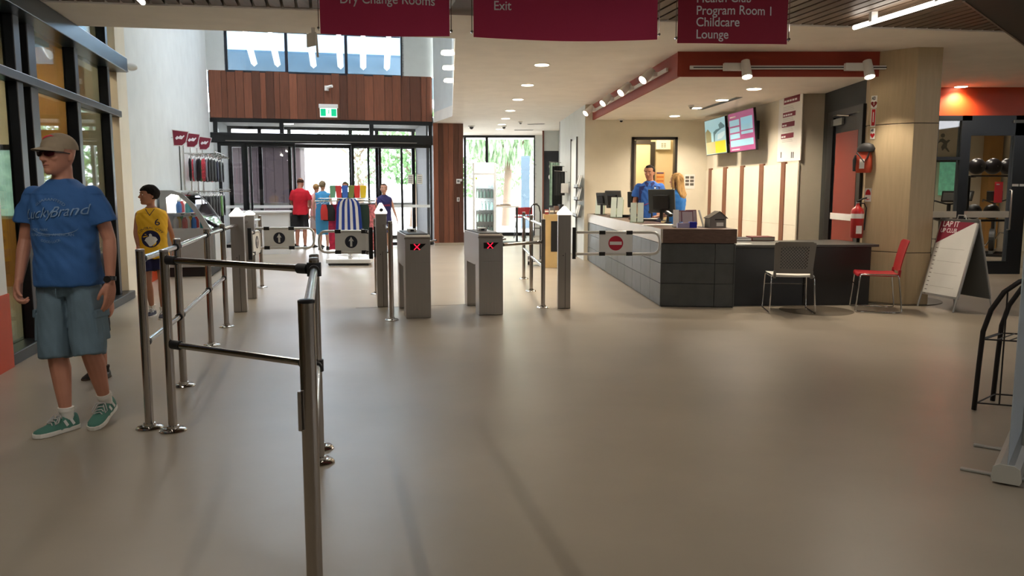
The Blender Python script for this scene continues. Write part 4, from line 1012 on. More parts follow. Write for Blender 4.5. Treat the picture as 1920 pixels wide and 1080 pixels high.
simple('woman in light blue singlet with tied-up hair leaving through the doors', 608, 468, 1.66, math.radians(178), SKIN3, HGREY, 'bob', mat('sky blue cloth', (66, 150, 204), .8), mat('royal blue cloth', (50, 92, 176), .8), 0, .6, 1, hem=.70)
simple('person in pale pink top half hidden beside the woman in blue', 596, 464, 1.60, math.radians(170), SKIN3, HBLOND, 'short', mat('pale pink cloth', (234, 176, 170), .8), mat('pale shorts', (210, 200, 195), .8), .5, .9, 1)
t, S, HW, sh, st, q = simple('woman in sunglasses behind the clothes rack and its bright boards', 650, 462, 1.64, math.radians(6), SKIN2, HBROWN, 'bob', mat('dark green top', (40, 60, 52), .8), NAVY, 0, .8, 1)
g = MB(HW); g.box((-.031, -.108, 1.652), (.046, .006, .03)); g.box((.031, -.108, 1.652), (.046, .006, .03)); g.box((0, -.108, 1.660), (.1, .006, .006)); g.build('sunglasses', PLB, t)
NV2 = mat('navy jersey mesh', (38, 36, 92), .8)
q = stand(armL=((.165, .008, 1.380), (.235, .02, 1.13), (.31, .0, .90), (.3, -.1, -1), (-1, 0, 0), .3), armR=((-.165, .008, 1.380), (-.21, .03, 1.13), (-.20, -.02, .90), (0, -.1, -1), (1, 0, 0), .4))
t, S, HW, sh, st, q = simple('boy in navy and red sports jersey walking in from the doors', 722, 474, 1.56, math.radians(10), SKIN3, HBROWN, 'short', NV2, NV2, 0, .9, 0, .7, q=q, hem=.78, hd=1.12)
bv = bvh_of(sh); Rt = OM[t].to_3x3(); r = Rt @ X; co = S @ Vector((0, -.4, 1.20)); RP = mat('orange red print', (214, 60, 56), .7)
text('ITHUNDER'[1:], .055, co, r, Zv, RP, sh, 'jersey_print', 'CENTER', bvh=bv); text('5', .10, co + Zv * -.10, r, Zv, RP, sh, 'jersey_print', 'CENTER', bvh=bv)
# ---- reception staff
STB = mat('royal blue polo', (40, 92, 170), .8, bump=.08, bscale=150); STD = mat('navy polo panel', (24, 34, 92), .8)
f = aty(1216, 357, 13.9)
t = person('dark-haired man in blue polo shirt standing behind the reception counter', (f.x + .02, 13.9, 0), math.radians(-12))
q = stand(armL=((.178, .008, 1.388), (.235, .02, 1.13), (.20, -.16, 1.0), (-.3, -.9, -.2), (-.3, 0, -1), .5), armR=((-.178, .008, 1.388), (-.24, .02, 1.13), (-.18, -.18, 1.0), (.3, -.9, -.2), (.3, 0, -1), .5), yaw=math.radians(-14), pitch=math.radians(8))
body, HW, S = human(t, 1.87 / 1.757, q, SKIN2, .008, HBLACK, 'short')
sh = shirt(t, S, q, STB, .62, .86, .009, loose=.02); bv = bvh_of(sh); Rt = OM[t].to_3x3(); r = Rt @ X
co = S @ Vector((0, -.4, 1.25))
for k_ in (-1, 1):
    decal([(k_ * .012, .205), (k_ * .07, .235), (k_ * .085, .20), (k_ * .035, .145)], co, r, Zv, STD, sh, 'collar', bv, .006, .02)
    decal([(k_ * .07, .17), (k_ * .175, .15), (k_ * .175, -.30), (k_ * .150, -.30), (k_ * .135, .02)], co, r, Zv, STD, sh, 'side_panel', bv, .003, .03)
decal([(.045, .075), (.105, .075), (.105, .10), (.045, .10)], co, r, Zv, PLW, sh, 'name_badge', bv, .005)
decal([(.085, .115), (.10, .115), (.11, .145), (.095, .135), (.08, .145)], co, r, Zv, PLW, sh, 'chest_emblem', bv, .004)
decal([(-.11, -.17), (-.02, -.13), (.02, -.11), (.02, -.118), (-.02, -.138), (-.11, -.178)], co, r, Zv, REDP, sh, 'red_piping', bv, .004)
shorts(t, S, q, NAVY, 1.75, .011, name='trousers')
for a in ('legL', 'legR'): shoe(t, S, q[a][2], 0, RUBBER, RUBBER)
f = aty(1265, 357, 12.6)
t = person('long-haired woman in bright blue polo behind the counter, turned away', (f.x + .03, 12.6, 0), math.radians(-128))
q = stand(armL=((.158, .008, 1.380), (.20, -.03, 1.13), (.12, -.24, 1.05), (-.2, -.9, 0), (-.2, 0, -1), .5), armR=((-.158, .008, 1.380), (-.20, -.03, 1.13), (-.12, -.24, 1.05), (.2, -.9, 0), (.2, 0, -1), .5))
body, HW, S = human(t, 1.70 / 1.757, q, SKIN3, .008, HBLOND, 'long', female=1)
shirt(t, S, q, mat('bright blue polo', (44, 120, 200), .8, bump=.08, bscale=150), .62, .86, .009, 1, loose=.02); shorts(t, S, q, NAVY, 1.75, .011, name='trousers', female=1)
for a in ('legL', 'legR'): shoe(t, S, q[a][2], 0, RUBBER, RUBBER)
# ================================================================ HANGING BANNERS
def banner(x0, y0, x1, y1, zb, w_lab, lines, size, left, sag=.03, col=MAROON):
    p0, p1 = Vector((x0, y0, 0)), Vector((x1, y1, 0)); d = (p1 - p0); Wd = d.length; d.normalize(); nrm = Vector((d.y, -d.x, 0))
    t = thing('hanging_banner', w_lab, 'banner', (p0 + d * Wd / 2) + Vector((0, 0, zb)))
    NX, NZ = 24, 6; zt = 3.02; m = MB(); F = []; K = []
    for side, off_ in (('f', .0), ('b', -.006)):
        for j in range(NZ + 1):
            for i in range(NX + 1):
                u = i / NX; bow = .035 * math.sin(math.pi * u) + .006 * math.sin(9 * u + j)
                zz = zb + (zt - zb) * j / NZ - sag * u * (1 - u) * 2 * (1 - j / NZ)
                m.v.append(p0 + d * (Wd * u) + nrm * (bow + off_) + Vector((0, 0, zz)))
    q = (NX + 1) * (NZ + 1); W1 = NX + 1
    for j in range(NZ):
        for i in range(NX):
            a = j * W1 + i; m.f.append((a, a + 1, a + 1 + W1, a + W1)); b = a + q; m.f.append((b + W1, b + 1 + W1, b + 1, b))
    for i in range(NX):
        a = i; m.f.append((a + q, a + 1 + q, a + 1, a)); a = NZ * W1 + i; m.f.append((a, a + 1, a + 1 + q, a + q))
    for j in range(NZ):
        a = j * W1; m.f.append((a, a + W1, a + W1 + q, a + q)); a = j * W1 + NX; m.f.append((a + q, a + W1 + q, a + W1, a))
    cl = m.build('banner_cloth', col, t, smooth=60); bv = bvh_of(cl)
    for q in (p0 - d * .012, p1 + d * .012):
        MB().cyl(q + Vector((0, 0, zb + .02)), q + Vector((0, 0, ZC + .005)), .003, 6).build('cable', CHROME, t)
        MB().cyl(q + Vector((0, 0, zb + .035)) - nrm * .012, q + Vector((0, 0, zb + .035)) + nrm * .016, .009, 10).build('cable_clamp', CHROME, t)
    for (txt, xo, z) in lines:
        o = p0 + d * xo + Vector((0, 0, z)) + nrm * .2
        text(txt, size * .93, o, d, Zv, LET, cl, bvh=bv, sx=.9, bold=.0008)
    return t
bl = lambda px, py, y: aty(px, py, y)
a, b = bl(601, 62, 5.75), bl(843, 69, 5.85)
sc_ = .0165 * 5.8 / 1500 * 60
banner(a.x, 5.75, b.x, 5.85, a.z - .003, 'maroon hanging banner reading Dry Change Rooms, left of the three', [('Dry Change Rooms', bl(638, 0, 5.78).x - a.x, bl(640, 8, 5.78).z)], .098, 0)
a, b = bl(888, 66, 5.9), bl(1232, 77, 6.0)
banner(a.x, 5.9, b.x, 6.0, a.z - .012, 'wide maroon hanging banner reading Exit, in the middle', [('Exit', bl(925, 0, 5.9).x - a.x, bl(925, 19, 5.9).z), ('Car Park', bl(925, 0, 5.9).x - a.x, bl(925, -12, 5.9).z)][:1], .098, 0, .05)
a, b = bl(1270, 80, 6.05), bl(1475, 83, 6.1)
LX = bl(1305, 0, 6.05).x - a.x
banner(a.x, 6.05, b.x, 6.1, a.z - .003, 'dark maroon hanging banner listing Program Room 1, Childcare and Lounge', [(tx, LX, bl(1305, y, 6.05).z) for tx, y in (('Health Club', 5), ('Program Room 1', 28), ('Childcare', 50), ('Lounge', 73))], .098, 0, .01, mat('dark maroon fabric', (158, 34, 60), .75))
# ================================================================ RECEPTION WALL
def onR(px, py=None, off=.0):    # point on the reception right wall line seen at px
    r_ = ray(px, 357); d = (R1 - R0); # solve R0 + t d = s r
    det = d.x * (-r_.y) + r_.x * d.y; t_ = (-(R0.x) * (-r_.y) - r_.x * (R0.y)) / det
    p = R0 + d * t_; s_ = p.y / r_.y
    z = None
    if py is not None:
        rr = ray(px, py); z = CH + rr.z * (p.y / rr.y)
    return Vector((p.x, p.y, z or 0))
dRW = Vector(((R1 - R0).x, (R1 - R0).y, 0)).normalized(); nRW = Vector((-dRW.y, dRW.x, 0)); nRW = nRW if nRW.x < 0 else -nRW
rwp = lambda px, py: onR(px, py)
# white lower panels and timber battens
zt_b = 1.82
edges = [1331, 1334, 1362, 1393, 1429, 1470, 1498]
pn = sempty('trim_15')
strip_px = [(1331, 1335.5), (1358, 1364), (1390, 1396), (1426, 1433), (1467, 1474)]
cuts = [1325] + [x for s_ in strip_px for x in s_] + [1497]
zt_l = lambda px: rwp(px, 307 - (px - 1331) * .075).z
PANW = mat('white wall panel', (232, 226, 208), .5)
for i in range(0, len(cuts), 2):
    a, b = onR(cuts[i]), onR(cuts[i + 1]); 
    for z0, z1 in ((.02, .90), (.903, zt_b)):
        MB().wall((a.x, a.y), (b.x, b.y), z0, z1, .022 if True else 0).build('panel', PANW, pn, bevel=.0015)
for a_, b_ in strip_px:
    a, b = onR(a_), onR(b_); MB().wall((a.x, a.y), (b.x, b.y), .02, zt_b + .03, .038).build('batten', mat('brown batten', (128, 84, 62), .5, var=.2, stretch=(8, 8, 1), vscale=5), pn)
# white poster panel behind screens and poster
a, b = onR(1456), onR(1499)
t = thing('price_poster', 'tall white price list poster with maroon heading bars right of the screens', 'poster', (a.x, a.y, 1.9))
MB().wall((a.x, a.y), (b.x, b.y), 1.86, rwp(1480, 180).z, .012).build('sheet', PAPER, t)
for px0, px1, y0, y1 in ((1465, 1494, 184, 197), (1464, 1487, 212.5, 221), (1463, 1486, 231, 240), (1462, 1485, 252, 261)):
    p, q = onR(px0), onR(px1); MB().wall((p.x, p.y), (q.x, q.y), rwp(px0, y1).z, rwp(px0, y0).z, .0145).build('heading_bar', MAROON2, t)
rR = dRW; 
def rtext(n_, size, px, py, m, parent):      # heading too blurred to read: a row of small word marks
    p = onR(px, py) + nRW * .0147
    for k in range(n_): MB().plate([(0, 0), (size * 1.5, 0), (size * 1.5, size * .55), (0, size * .55)], p + rR * (k * size * 1.9), rR, Zv, .001).build('word_mark', m, parent)
rtext(5, .05, 1466, 193, LET, t); rtext(4, .045, 1465, 219, LET, t); rtext(2, .045, 1464, 238, LET, t); rtext(2, .045, 1463, 259, LET, t)
for k in range(12):
    py = 202 + (k % 3) * 3 + (k // 3) * 19.5
    p, q = onR(1464), onR(1482 + (k % 3)); MB().wall((p.x, p.y), (q.x, q.y), rwp(1464, py + .8).z, rwp(1464, py).z, .0128).build('text_line', mat('pale print', (186, 184, 178), .7), t)
for px in (1462.5, 1482, 1485):
    p = onR(px, 290); MB().wall((p.x, p.y), tuple((p + dRW * .03)[:2]), p.z - .05, p.z + .04, .0135).build('small_mark', INK, t)
# brackets / grey mounting boards
GB = mat('shadow grey board', (138, 130, 112), .7)
def screen(cx_px, y0a, y1a, x0px, x1px, label, kind):
    p0, p1 = onR(x0px), onR(x1px); o = nRW * .30
    p0 = aty(x0px, 200, p0.y) ; p1 = aty(x1px, 200, p1.y)
    P0 = Vector((p0.x, p0.y, 0)) + Vector((0, 0, 0)); P1 = Vector((p1.x, p1.y, 0))
    # pull out from the wall along the sight lines so that the face sits 0.28 m proud
    k0 = 1 - .28 / abs(P0.dot(nRW)) if False else 1
    P0 = P0 + nRW * .02; P1 = P1 + nRW * .02
    d = (P1 - P0).normalized(); W = (P1 - P0).length
    z1 = CH + ray(x0px, y0a).z * P0.y / ray(x0px, y0a).y; z0 = CH + ray(x0px, y1a).z * P0.y / ray(x0px, y1a).y
    t = thing('wall_screen', label, 'screen', (P0.x, P0.y, z0)); n = nRW
    tilt = .16
    up = (Zv + n * -tilt * -1 * .0).normalized()
    base = P0 + n * .16 + Vector((0, 0, z0))
    up = (Zv + n * .10).normalized(); r = d
    MB().plate([(0, 0), (W, 0), (W, z1 - z0), (0, z1 - z0)], base - n * .04, r, up, .04).build('bezel', PLB, t, bevel=.004)
    for x in (.3, .7): MB().box(P0 + d * W * x + Vector((0, 0, (z0 + z1) / 2)) + n * .06, (.06, .15, .3), math.atan2(d.y, d.x)).build('wall_bracket', PLB, t)
    H = z1 - z0; b = .012; f = base + n * .001
    E = lambda nm, c, e=1.0: mat('screen ' + nm, c, .3, emit=c, estr=e * .55)
    def pt(x0, y0, x1, y1, m, nm, dz=0): MB().plate([(x0 * W, y0 * H), (x1 * W, y0 * H), (x1 * W, y1 * H), (x0 * W, y1 * H)], f + n * dz, r, up, .001).build(nm, m, s_)
    s_ = MB().plate([(b, b), (W - b, b), (W - b, H - b), (b, H - b)], f, r, up, .001).build('display', E('pool blue', (150, 190, 200), .75) if kind else E('plum', (140, 62, 110), .75), t)
    if kind:
        pt(.03, .03, .48, .36, E('sand', (160, 152, 110), .7), 'picture_tile', .001); pt(.48, .03, .97, .36, E('yellow', (196, 190, 40), .75), 'picture_tile', .001)
        MB().plate([(.03 * W, .36 * H), (.30 * W, .36 * H), (.30 * W, .62 * H), (.15 * W, .74 * H), (.03 * W, .66 * H)], f + n * .001, r, up, .001).build('hill_shape', E('olive', (120, 116, 84), .7), s_)
        MB().plate([(x * W, y * H) for x, y in ((.42, .36), (.47, .36), (.50, .55), (.62, .62), (.80, .68), (.96, .70), (.96, .75), (.80, .86), (.68, .80), (.72, .70), (.55, .68), (.42, .62))], f + n * .001, r, up, .001).build('swimmer_shape', E('water blue', (70, 110, 120), .7), s_)
        MB().plate([(x * W, y * H) for x, y in ((.60, .40), (.80, .42), (.94, .50), (.96, .60), (.80, .58), (.62, .54))], f + n * .001, r, up, .001).build('splash_shape', E('splash', (190, 214, 220), .75), s_)
    else:
        PB = E('panel blue', (130, 176, 190), .75)
        for q in ((.05, .66, .44, .82), (.50, .66, .94, .84), (.05, .50, .44, .63), (.50, .52, .94, .76), (.05, .34, .44, .47), (.50, .42, .94, .50), (.05, .14, .94, .31)): pt(q[0], q[1], q[2], q[3] - .01, PB, 'timetable_panel', .001)
        pt(.08, .87, .32, .905, LET, 'word_mark', .001); pt(.08, .055, .40, .08, LET, 'word_mark', .001)
    return t
screen(0, 227, 292, 1345, 1385, 'wall screen showing blue water picture with yellow block, left one', 1)
screen(0, 214, 287, 1391, 1441, 'wall screen showing purple timetable with pale blue panels, right one', 0)
# back wall: notices and heater
def wallnote(px0, px1, y0, y1, Y, label, cat, nm, m=PAPER, th=.004):
    a = aty(px0, y1, Y - .001); b = aty(px1, y0, Y - .001); t = thing(nm, label, cat, ((a.x + b.x) / 2, Y, (a.z + b.z) / 2))
    MB().b2((a.x, Y - th, a.z), (b.x, Y - .0005, b.z)).build('sheet', m, t); return t, a, b
t, a, b = wallnote(1283, 1303, 327, 354, YB, 'small white notice with six dark blocks on the back wall of reception', 'notice', 'wall_notice')
for i in range(2):
    for j in range(3):
        x = a.x + (b.x - a.x) * (.08 + .46 * i); z = a.z + (b.z - a.z) * (.22 + .24 * j); MB().b2((x, YB - .006, z), (x + (b.x - a.x) * .36, YB - .003, z + .05)).build('dark_block', mat('grey print', (96, 92, 84), .7), t)
t, a, b = wallnote(1229, 1246, 323, 352, 18.6, 'orange striped notice on the back office wall', 'notice', 'wall_notice', mat('peach paper', (226, 176, 120), .7))
for k in range(4): MB().b2((a.x + .02, 18.59, a.z + .05 + k * .09), (b.x - .02, 18.594, a.z + .08 + k * .09)).build('print_band', mat('purple print', (84, 70, 130), .7) if k == 3 else mat('orange print', (208, 120, 60), .7), t)
a, b = aty(1228, 281, 18.6), aty(1255, 263, 18.6); t = thing('wall_heater', 'white box unit with small grille high on the back office wall', 'wall unit', ((a.x + b.x) / 2, 18.6, a.z))
MB().b2((a.x, 18.42, a.z), (b.x, 18.6, b.z)).build('casing', PLW, t, bevel=.01)
for k in range(3):
    for j in range(2): MB().b2((a.x + .11 + j * .06, 18.415, a.z + .05 + k * .035), (a.x + .155 + j * .06, 18.425, a.z + .07 + k * .035)).build('grille_slot', PLG, t)
# ceiling fittings
def dome(px, py, z, label, r=.06, nm='security_camera'):
    p = atz(px, py, z); t = thing(nm, label, 'camera' if 'camera' in nm else 'sensor', (p.x, p.y, z - .001))
    L(t).lathe([(r, 0), (r, -.02), (r * .8, -.03), (r * .1, -.032)], n=20).build('base', PLW, t, smooth=True)
    L(t).sph((0, 0, -.035), r * .62, 14, 8).build('dome_lens', PLG if 'camera' not in nm else INK, t, smooth=True); return t
dome(1165, 223, ZL, 'small white camera dome on reception ceiling by back wall', .05)
dome(1296, 197, ZL, 'small round sensor beside a downlight on reception ceiling', .05, 'smoke_sensor')
dome(945, 236, ZC, 'white camera dome among the far middle downlights', .07); dome(884, 236, ZC, 'grey camera dome under ceiling near the timber pier', .09)
dome(976, 228, ZC, 'small sensor right of the far middle downlights', .05, 'smoke_sensor'); dome(1901, 168, ZC, 'small dark sensor on ceiling before the gym header', .045, 'smoke_sensor')
def slot(p0, p1, z, label, w=.10):
    a, b = atz(*p0, z), atz(*p1, z); t = thing('air_slot', label, 'vent', a)
    d = (b - a).normalized(); MB().wall(a[:2], b[:2], z - .008, z - .0005, w).build('frame', PLG, t)
    for k in range(3):
        q = Vector((d.y, -d.x, 0)) * (w * (.2 + .3 * k)); MB().wall((a + q + d * .02)[:2], (b + q - d * .02)[:2], z - .011, z - .007, w * .12).build('slot', INK, t)
slot((1318, 205), (1392, 182), ZL, 'long linear air slot across the reception ceiling')
slot((964, 244), (1000, 244), ZC, 'linear air slot near the far corridor window'); slot((990, 233), (1022, 232), ZC, 'thin linear air slot closer in the corridor ceiling', .05)
# wall box (flush panel) on corridor wall, brochure racks, hanging towels
def onC(px, py=None):
    A_, B_ = Vector((1.462, 16.3)), Vector((1.195, 20.3)); r_ = ray(px, 357); d = B_ - A_
    det = d.x * (-r_.y) + r_.x * d.y; t_ = (-(A_.x) * (-r_.y) - r_.x * (A_.y)) / det; p = A_ + d * t_; z = 0
    if py is not None: rr = ray(px, py); z = CH + rr.z * p.y / rr.y
    return Vector((p.x, p.y, z))
nC = Vector((-1, -.067, 0)).normalized()
a, b = onC(1082), onC(1072)
d6 = sempty('door_6'); z1 = onC(1077, 263).z
MB().wall(a[:2], b[:2], .02, z1, -.02).build('door_leaf', mat('pale door paint', (222, 224, 216), .5), d6)
MB().wall((a - (b - a).normalized() * .05)[:2], a[:2], 0, z1 + .05, -.035).build('door_frame', PLG, d6)
MB().wall(b[:2], (b + (b - a).normalized() * .05)[:2], 0, z1 + .05, -.035).build('door_frame', PLG, d6)
for i, (px, py, lab) in enumerate(((1090, 342, 'top'), (1090, 365, 'middle'), (1088, 396, 'bottom'))):
    p = onC(px, py); t = thing('brochure_rack', 'wall rack of leaning brochures on corridor wall, %s of three' % lab, 'rack', (p.x - .02, p.y, p.z), 0)
    L(t).b2((-.10, -.45, -.12), (0, .45, -.10)).build('shelf', PLG, t)
    L(t).b2((-.10, -.45, -.12), (-.09, .45, -.04)).build('lip', PLG, t)
    for k in range(5):
        L(t).plate([(0, 0), (.14, 0), (.14, .26), (0, .26)], OM[t] @ Vector((-.035 - .0, -.40 + k * .17, -.10)), Yv, Vector((.28, 0, 1)), .006) if False else None
        m = MB(); m.plate([(0, 0), (.14, 0), (.14, .25), (0, .25)], OM[t] @ Vector((-.075, -.40 + k * .17, -.098)), Vector((0, -1, 0)), Vector((.25, 0, 1)), .006); m.build('brochure', [PAPER, mat('grey brochure', (150, 150, 146), .6), PAPER][k % 3], t)
for i, (px, py, h, m_, lab) in enumerate(((1052, 305, 1.05, mat('sea green towel', (150, 178, 160), .9, var=.2, vscale=12), 'sea green patterned'), (1058, 312, .95, mat('black towel', (24, 26, 28), .9), 'black'), (1063, 322, .55, mat('charcoal swimwear', (50, 52, 54), .9), 'charcoal'))):
    p = onC(px, py); t = thing('hanging_towel', '%s towel hanging from a hook on corridor wall' % lab, 'towel', (p.x, p.y, p.z))
    L(t).cyl((0, 0, 0), (-.30, 0, .02), .008, 8).build('hook', CHROME, t)
    m = L(t); n = 14; rings = []
    for z in (0, -h * .3, -h * .65, -h): rings.append([Vector((-.05 - .24 * k / n, .012 * math.sin(k * 1.7 + z), z)) for k in range(n + 1)] + [Vector((-.05 - .24 * k / n, .012 * math.sin(k * 1.7 + z) + .014, z)) for k in range(n, -1, -1)])
    m.loft(rings); m.build('cloth', m_, t, smooth=50)
p = onC(1066, 352); t = thing('display_hook', 'cluster of black goggles packs on corridor wall below the towels', 'merchandise', (p.x, p.y, p.z))
for k in range(5): L(t).b2((-.16 + .02 * (k % 2), -.25 + k * .11, -.12), (-.02, -.18 + k * .11, .10)).build('pack', INK if k % 2 else PLW, t, bevel=.004)
L(t).cyl((0, .3, .12), (-.0, -.3, .12), .01, 8).build('rail', CHROME, t)
for i, (px, py) in enumerate(((1037, 312), (1036, 332))):
    p = aty(px, py, 23.25); t = thing('round_wall_light', 'white round globe on the dark corridor niche, %s' % ('upper' if i == 0 else 'lower'), 'wall light', p)
    L(t).sph((0, 0, 0), .115, 20, 12, (1, .7, 1)).build('globe', mat('opal globe', (236, 232, 236), .3), t, smooth=True); L(t).cyl((0, .05, 0), (0, .148, 0), .05, 12).build('mount', PLG, t)
# ================================================================ COUNTER ITEMS
ZT = HC + .002
def onTop(px, py, z=None): return atz(px, py, ZT if z is None else z)
def cpos(b, a=.22): q = P2(a, b); return Vector((q.x, q.y, ZT))
def monitor(px, py, rz, label, w=.42, h=.33, tilt=.15, b=None):
    p = onTop(px, py); t = thing('monitor', label, 'monitor', (p.x, p.y, ZT), rz)
    L(t).lathe([(.11, 0), (.11, .008), (.03, .015), (.022, .03)], n=24).build('stand_foot', PLB, t, smooth=True)
    L(t).box((0, 0, .11), (.05, .03, .20)).build('stand_neck', PLB, t, bevel=.004)
    R = Matrix.Rotation(tilt, 3, 'X'); c = Vector((0, 0, .30))
    L(t).box(c, (w, .035, h), R).build('housing', mat('monitor grey', (58, 62, 62), .4), t, bevel=.008)
    L(t).box(c + R @ Vector((0, -.03, -.01)), (w * .6, .04, h * .6), R).build('rear_bulge', PLB, t, bevel=.01)
    L(t).box(c + R @ Vector((0, .0185, 0)), (w * .94, .004, h * .92), R).build('screen_face', mat('lit monitor face', (30, 34, 38), .2), t); return t
monitor(1150, 405, math.radians(-55), 'dark monitor seen from behind, far left end of the counter', .40, .32)
monitor(1196, 406, math.radians(-20), 'dark monitor seen from behind, middle of the counter left of the man', .38, .28)
monitor(1240, 414, math.radians(-38), 'large dark monitor seen from behind beside the woman in blue', .44, .36)
monitor(1128, 403, math.radians(-60), 'slim dark monitor edge farthest back on the counter', .30, .24)
def leaflet(px, py, w, h, label, rz=0, cols=2, off=0):
    p = onTop(px, py); t = thing('leaflet_stand', label, 'leaflet holder', (p.x, p.y, ZT), rz)
    L(t).b2((-w / 2, -.05, 0), (w / 2, .07, .012)).build('base', glass('acrylic', (225, 240, 232)), t)
    R = Matrix.Rotation(-.14, 3, 'X')
    L(t).box((0, .03, h * .45), (w, .004, h * .9), R).build('back_sheet', glass('acrylic', (225, 240, 232)), t)
    for k in range(cols):
        x = -w / 2 + w * (k + .5) / cols; L(t).box((x, .005, h * .52), (w / cols * .86, .012, h), R).build('leaflet', mat('pale green leaflet', (206, 220, 210), .6), t)
leaflet(1124, 402, .20, .30, 'narrow white leaflet stand at the far end of the counter', -.5, 1)
leaflet(1156, 408, .22, .34, 'pale leaflet stand second from the far end of the counter', -.4, 2)
leaflet(1194, 417, .20, .28, 'pale twin leaflet stand nearest on the counter edge', -.2, 2)
p = onTop(1108, 398); t = thing('white_box', 'small white open box at the far left end of the counter', 'box', (p.x + .05, p.y, ZT), 0)
L(t).ell([(0, 0, 0, .07, .05), (0, 0, .10, .09, .065)], 4).build('shell', PLW, t); L(t).ell([(0, 0, .10, .096, .07), (0, 0, .115, .096, .07)], 4).build('rim', PLW, t)
p = onTop(1173, 408); t = thing('desk_phone', 'black desk phone with handset among papers on the counter', 'telephone', (p.x, p.y + .15, ZT), -.4)
L(t).b2((-.10, -.09, 0), (.10, .09, .045)).build('body', PLB, t, bevel=.01); L(t).tube([(-.08, -.07, .06), (-.08, -.04, .085), (-.08, .05, .085), (-.08, .08, .06)], .02, 10).build('handset', PLB, t, smooth=60)
p = onTop(1215, 413); t = thing('paper_tray', 'dark paper tray with loose papers beside the large monitor', 'tray', (p.x - .03, p.y - .1, ZT), -.3)
L(t).b2((-.16, -.12, 0), (.16, .12, .02)).build('tray', PLB, t, bevel=.004)
for k in range(3): L(t).box((.01 * k, .01, .024 + k * .004), (.27, .2, .003), .1 * k).build('sheet', PAPER, t)
p = onTop(1212, 423); t = thing('paper_stack', 'flat white sheets lying on the near counter top', 'paper', (p.x + .18, p.y + .12, ZT), .05)
for k in range(3): L(t).box((.02 * k, 0, .0015 + k * .003), (.42, .28, .0028), .12 * k - .1).build('sheet', PAPER, t)
def cable_clump(px, py, label, rz=0):
    p = onTop(px, py); t = thing('scanner', label, 'scanner', (p.x, p.y, ZT), rz)
    L(t).lathe([(.05, 0), (.05, .012), (.018, .02), (.014, .10)], n=16).build('stand', PLB, t, smooth=True); L(t).box((0, -.02, .13), (.06, .12, .05), Matrix.Rotation(.4, 3, 'X')).build('head', PLB, t, bevel=.01)
    L(t).tube([(0, .05, .01), (.06, .1, .006), (.12, .06, .006), (.16, .12, .006)], .004, 6).build('cable', PLB, t)
cable_clump(1184, 411, 'black barcode scanner on stand between the leaflet stands'); cable_clump(1252, 418, 'black barcode scanner right of the large monitor', .5); cable_clump(1222, 410, 'black barcode scanner behind the papers', -.6)
# near block: notice board, frames, blue tray, donation box
p = onTop(1267, 426); t = thing('card_display', 'white upright card with notice facing sideways on the counter block', 'card', (p.x, p.y, ZT), 0)
L(t).box((.0, .0, .11), (.07, .012, .22), Matrix.Rotation(-.08, 3, 'X')).build('card', PAPER, t); L(t).b2((-.04, -.03, 0), (.04, .04, .008)).build('base', PLG, t)
for i, (px, py, lab, rz) in enumerate(((1288, 425, 'front', .1), (1279, 424, 'left rear', -.35), (1296, 422, 'right rear', .3))):
    p = onTop(px, py); t = thing('clipboard_frame', 'purple-edged notice frame on counter block, %s' % lab, 'frame', (p.x, p.y, ZT), rz)
    R = Matrix.Rotation(-.2, 3, 'X'); L(t).box((0, 0, .105), (.16, .010, .20), R).build('frame', mat('plum plastic', (104, 52, 70), .4), t, bevel=.003)
    L(t).box(R @ Vector((0, -.0065, 0)) + Vector((0, 0, .108)), (.135, .002, .165), R).build('sheet', mat('lilac paper', (170, 156, 164), .6), t); L(t).b2((-.06, -.0, 0), (.06, .06, .006)).build('foot', PLG, t)
p = onTop(1296, 427); t = thing('blue_tray', 'bright blue leaflet tray in front of the purple frames', 'tray', (p.x, p.y - .02, ZT), 0)
L(t).b2((-.03, -.03, 0), (.06, .05, .075)).build('tub', mat('cobalt plastic', (34, 40, 160), .35), t, bevel=.004); L(t).b2((-.18, -.025, 0), (-.03, .03, .06)).build('label_block', mat('lilac card', (166, 160, 190), .6), t)
p = onTop(1268, 426); t = thing('water_cup', 'small pale blue plastic cup beside the purple frames', 'cup', (p.x + .055, p.y - .03, ZT)); L(t).lathe([(.018, 0), (.024, .07), (.022, .07), (.016, .005)], n=16).build('cup', mat('blue plastic film', (110, 160, 220), .2), t, smooth=True)
p = onTop(1316, 426); t = thing('leaflet_prop', 'thin dark leaflet leaning beside the house-shaped box', 'leaflet', (p.x, p.y, ZT), 1.2)
L(t).box((0, .01, .11), (.12, .006, .22), Matrix.Rotation(-.3, 3, 'X')).build('leaflet', mat('grey brochure', (150, 150, 146), .6), t); L(t).b2((-.05, -.03, 0), (.05, .04, .006)).build('foot', PLG, t)
p = onTop(1344, 427); t = thing('donation_box', 'grey house-shaped donation box with slot at the counter corner', 'box', (p.x, p.y + .08, ZT), .12)
m = L(t); w, d_, h1, h2 = .105, .09, .13, .20
m.add([(-w, -d_, 0), (w, -d_, 0), (w, -d_, h1), (.02, -d_, h2), (-w, -d_, h1), (-w, d_, 0), (w, d_, 0), (w, d_, h1), (.02, d_, h2), (-w, d_, h1)], [(0, 1, 2, 3, 4), (9, 8, 7, 6, 5), (0, 5, 6, 1), (1, 6, 7, 2), (0, 4, 9, 5)]); m.build('house_body', mat('grey acrylic', (122, 118, 112), .35), t)
m = L(t); m.add([(.02, -d_ - .012, h2 + .006), (w + .018, -d_ - .012, h1 - .010), (w + .018, d_, h1 - .010), (.02, d_, h2 + .006), (.02, -d_ - .012, h2 - .002), (w + .018, -d_ - .012, h1 - .018), (w + .018, d_, h1 - .018), (.02, d_, h2 - .002)], [(0, 1, 2, 3), (7, 6, 5, 4), (0, 4, 5, 1), (1, 5, 6, 2), (2, 6, 7, 3)]); m.build('roof_panel', mat('dark acrylic', (84, 80, 76), .35), t)
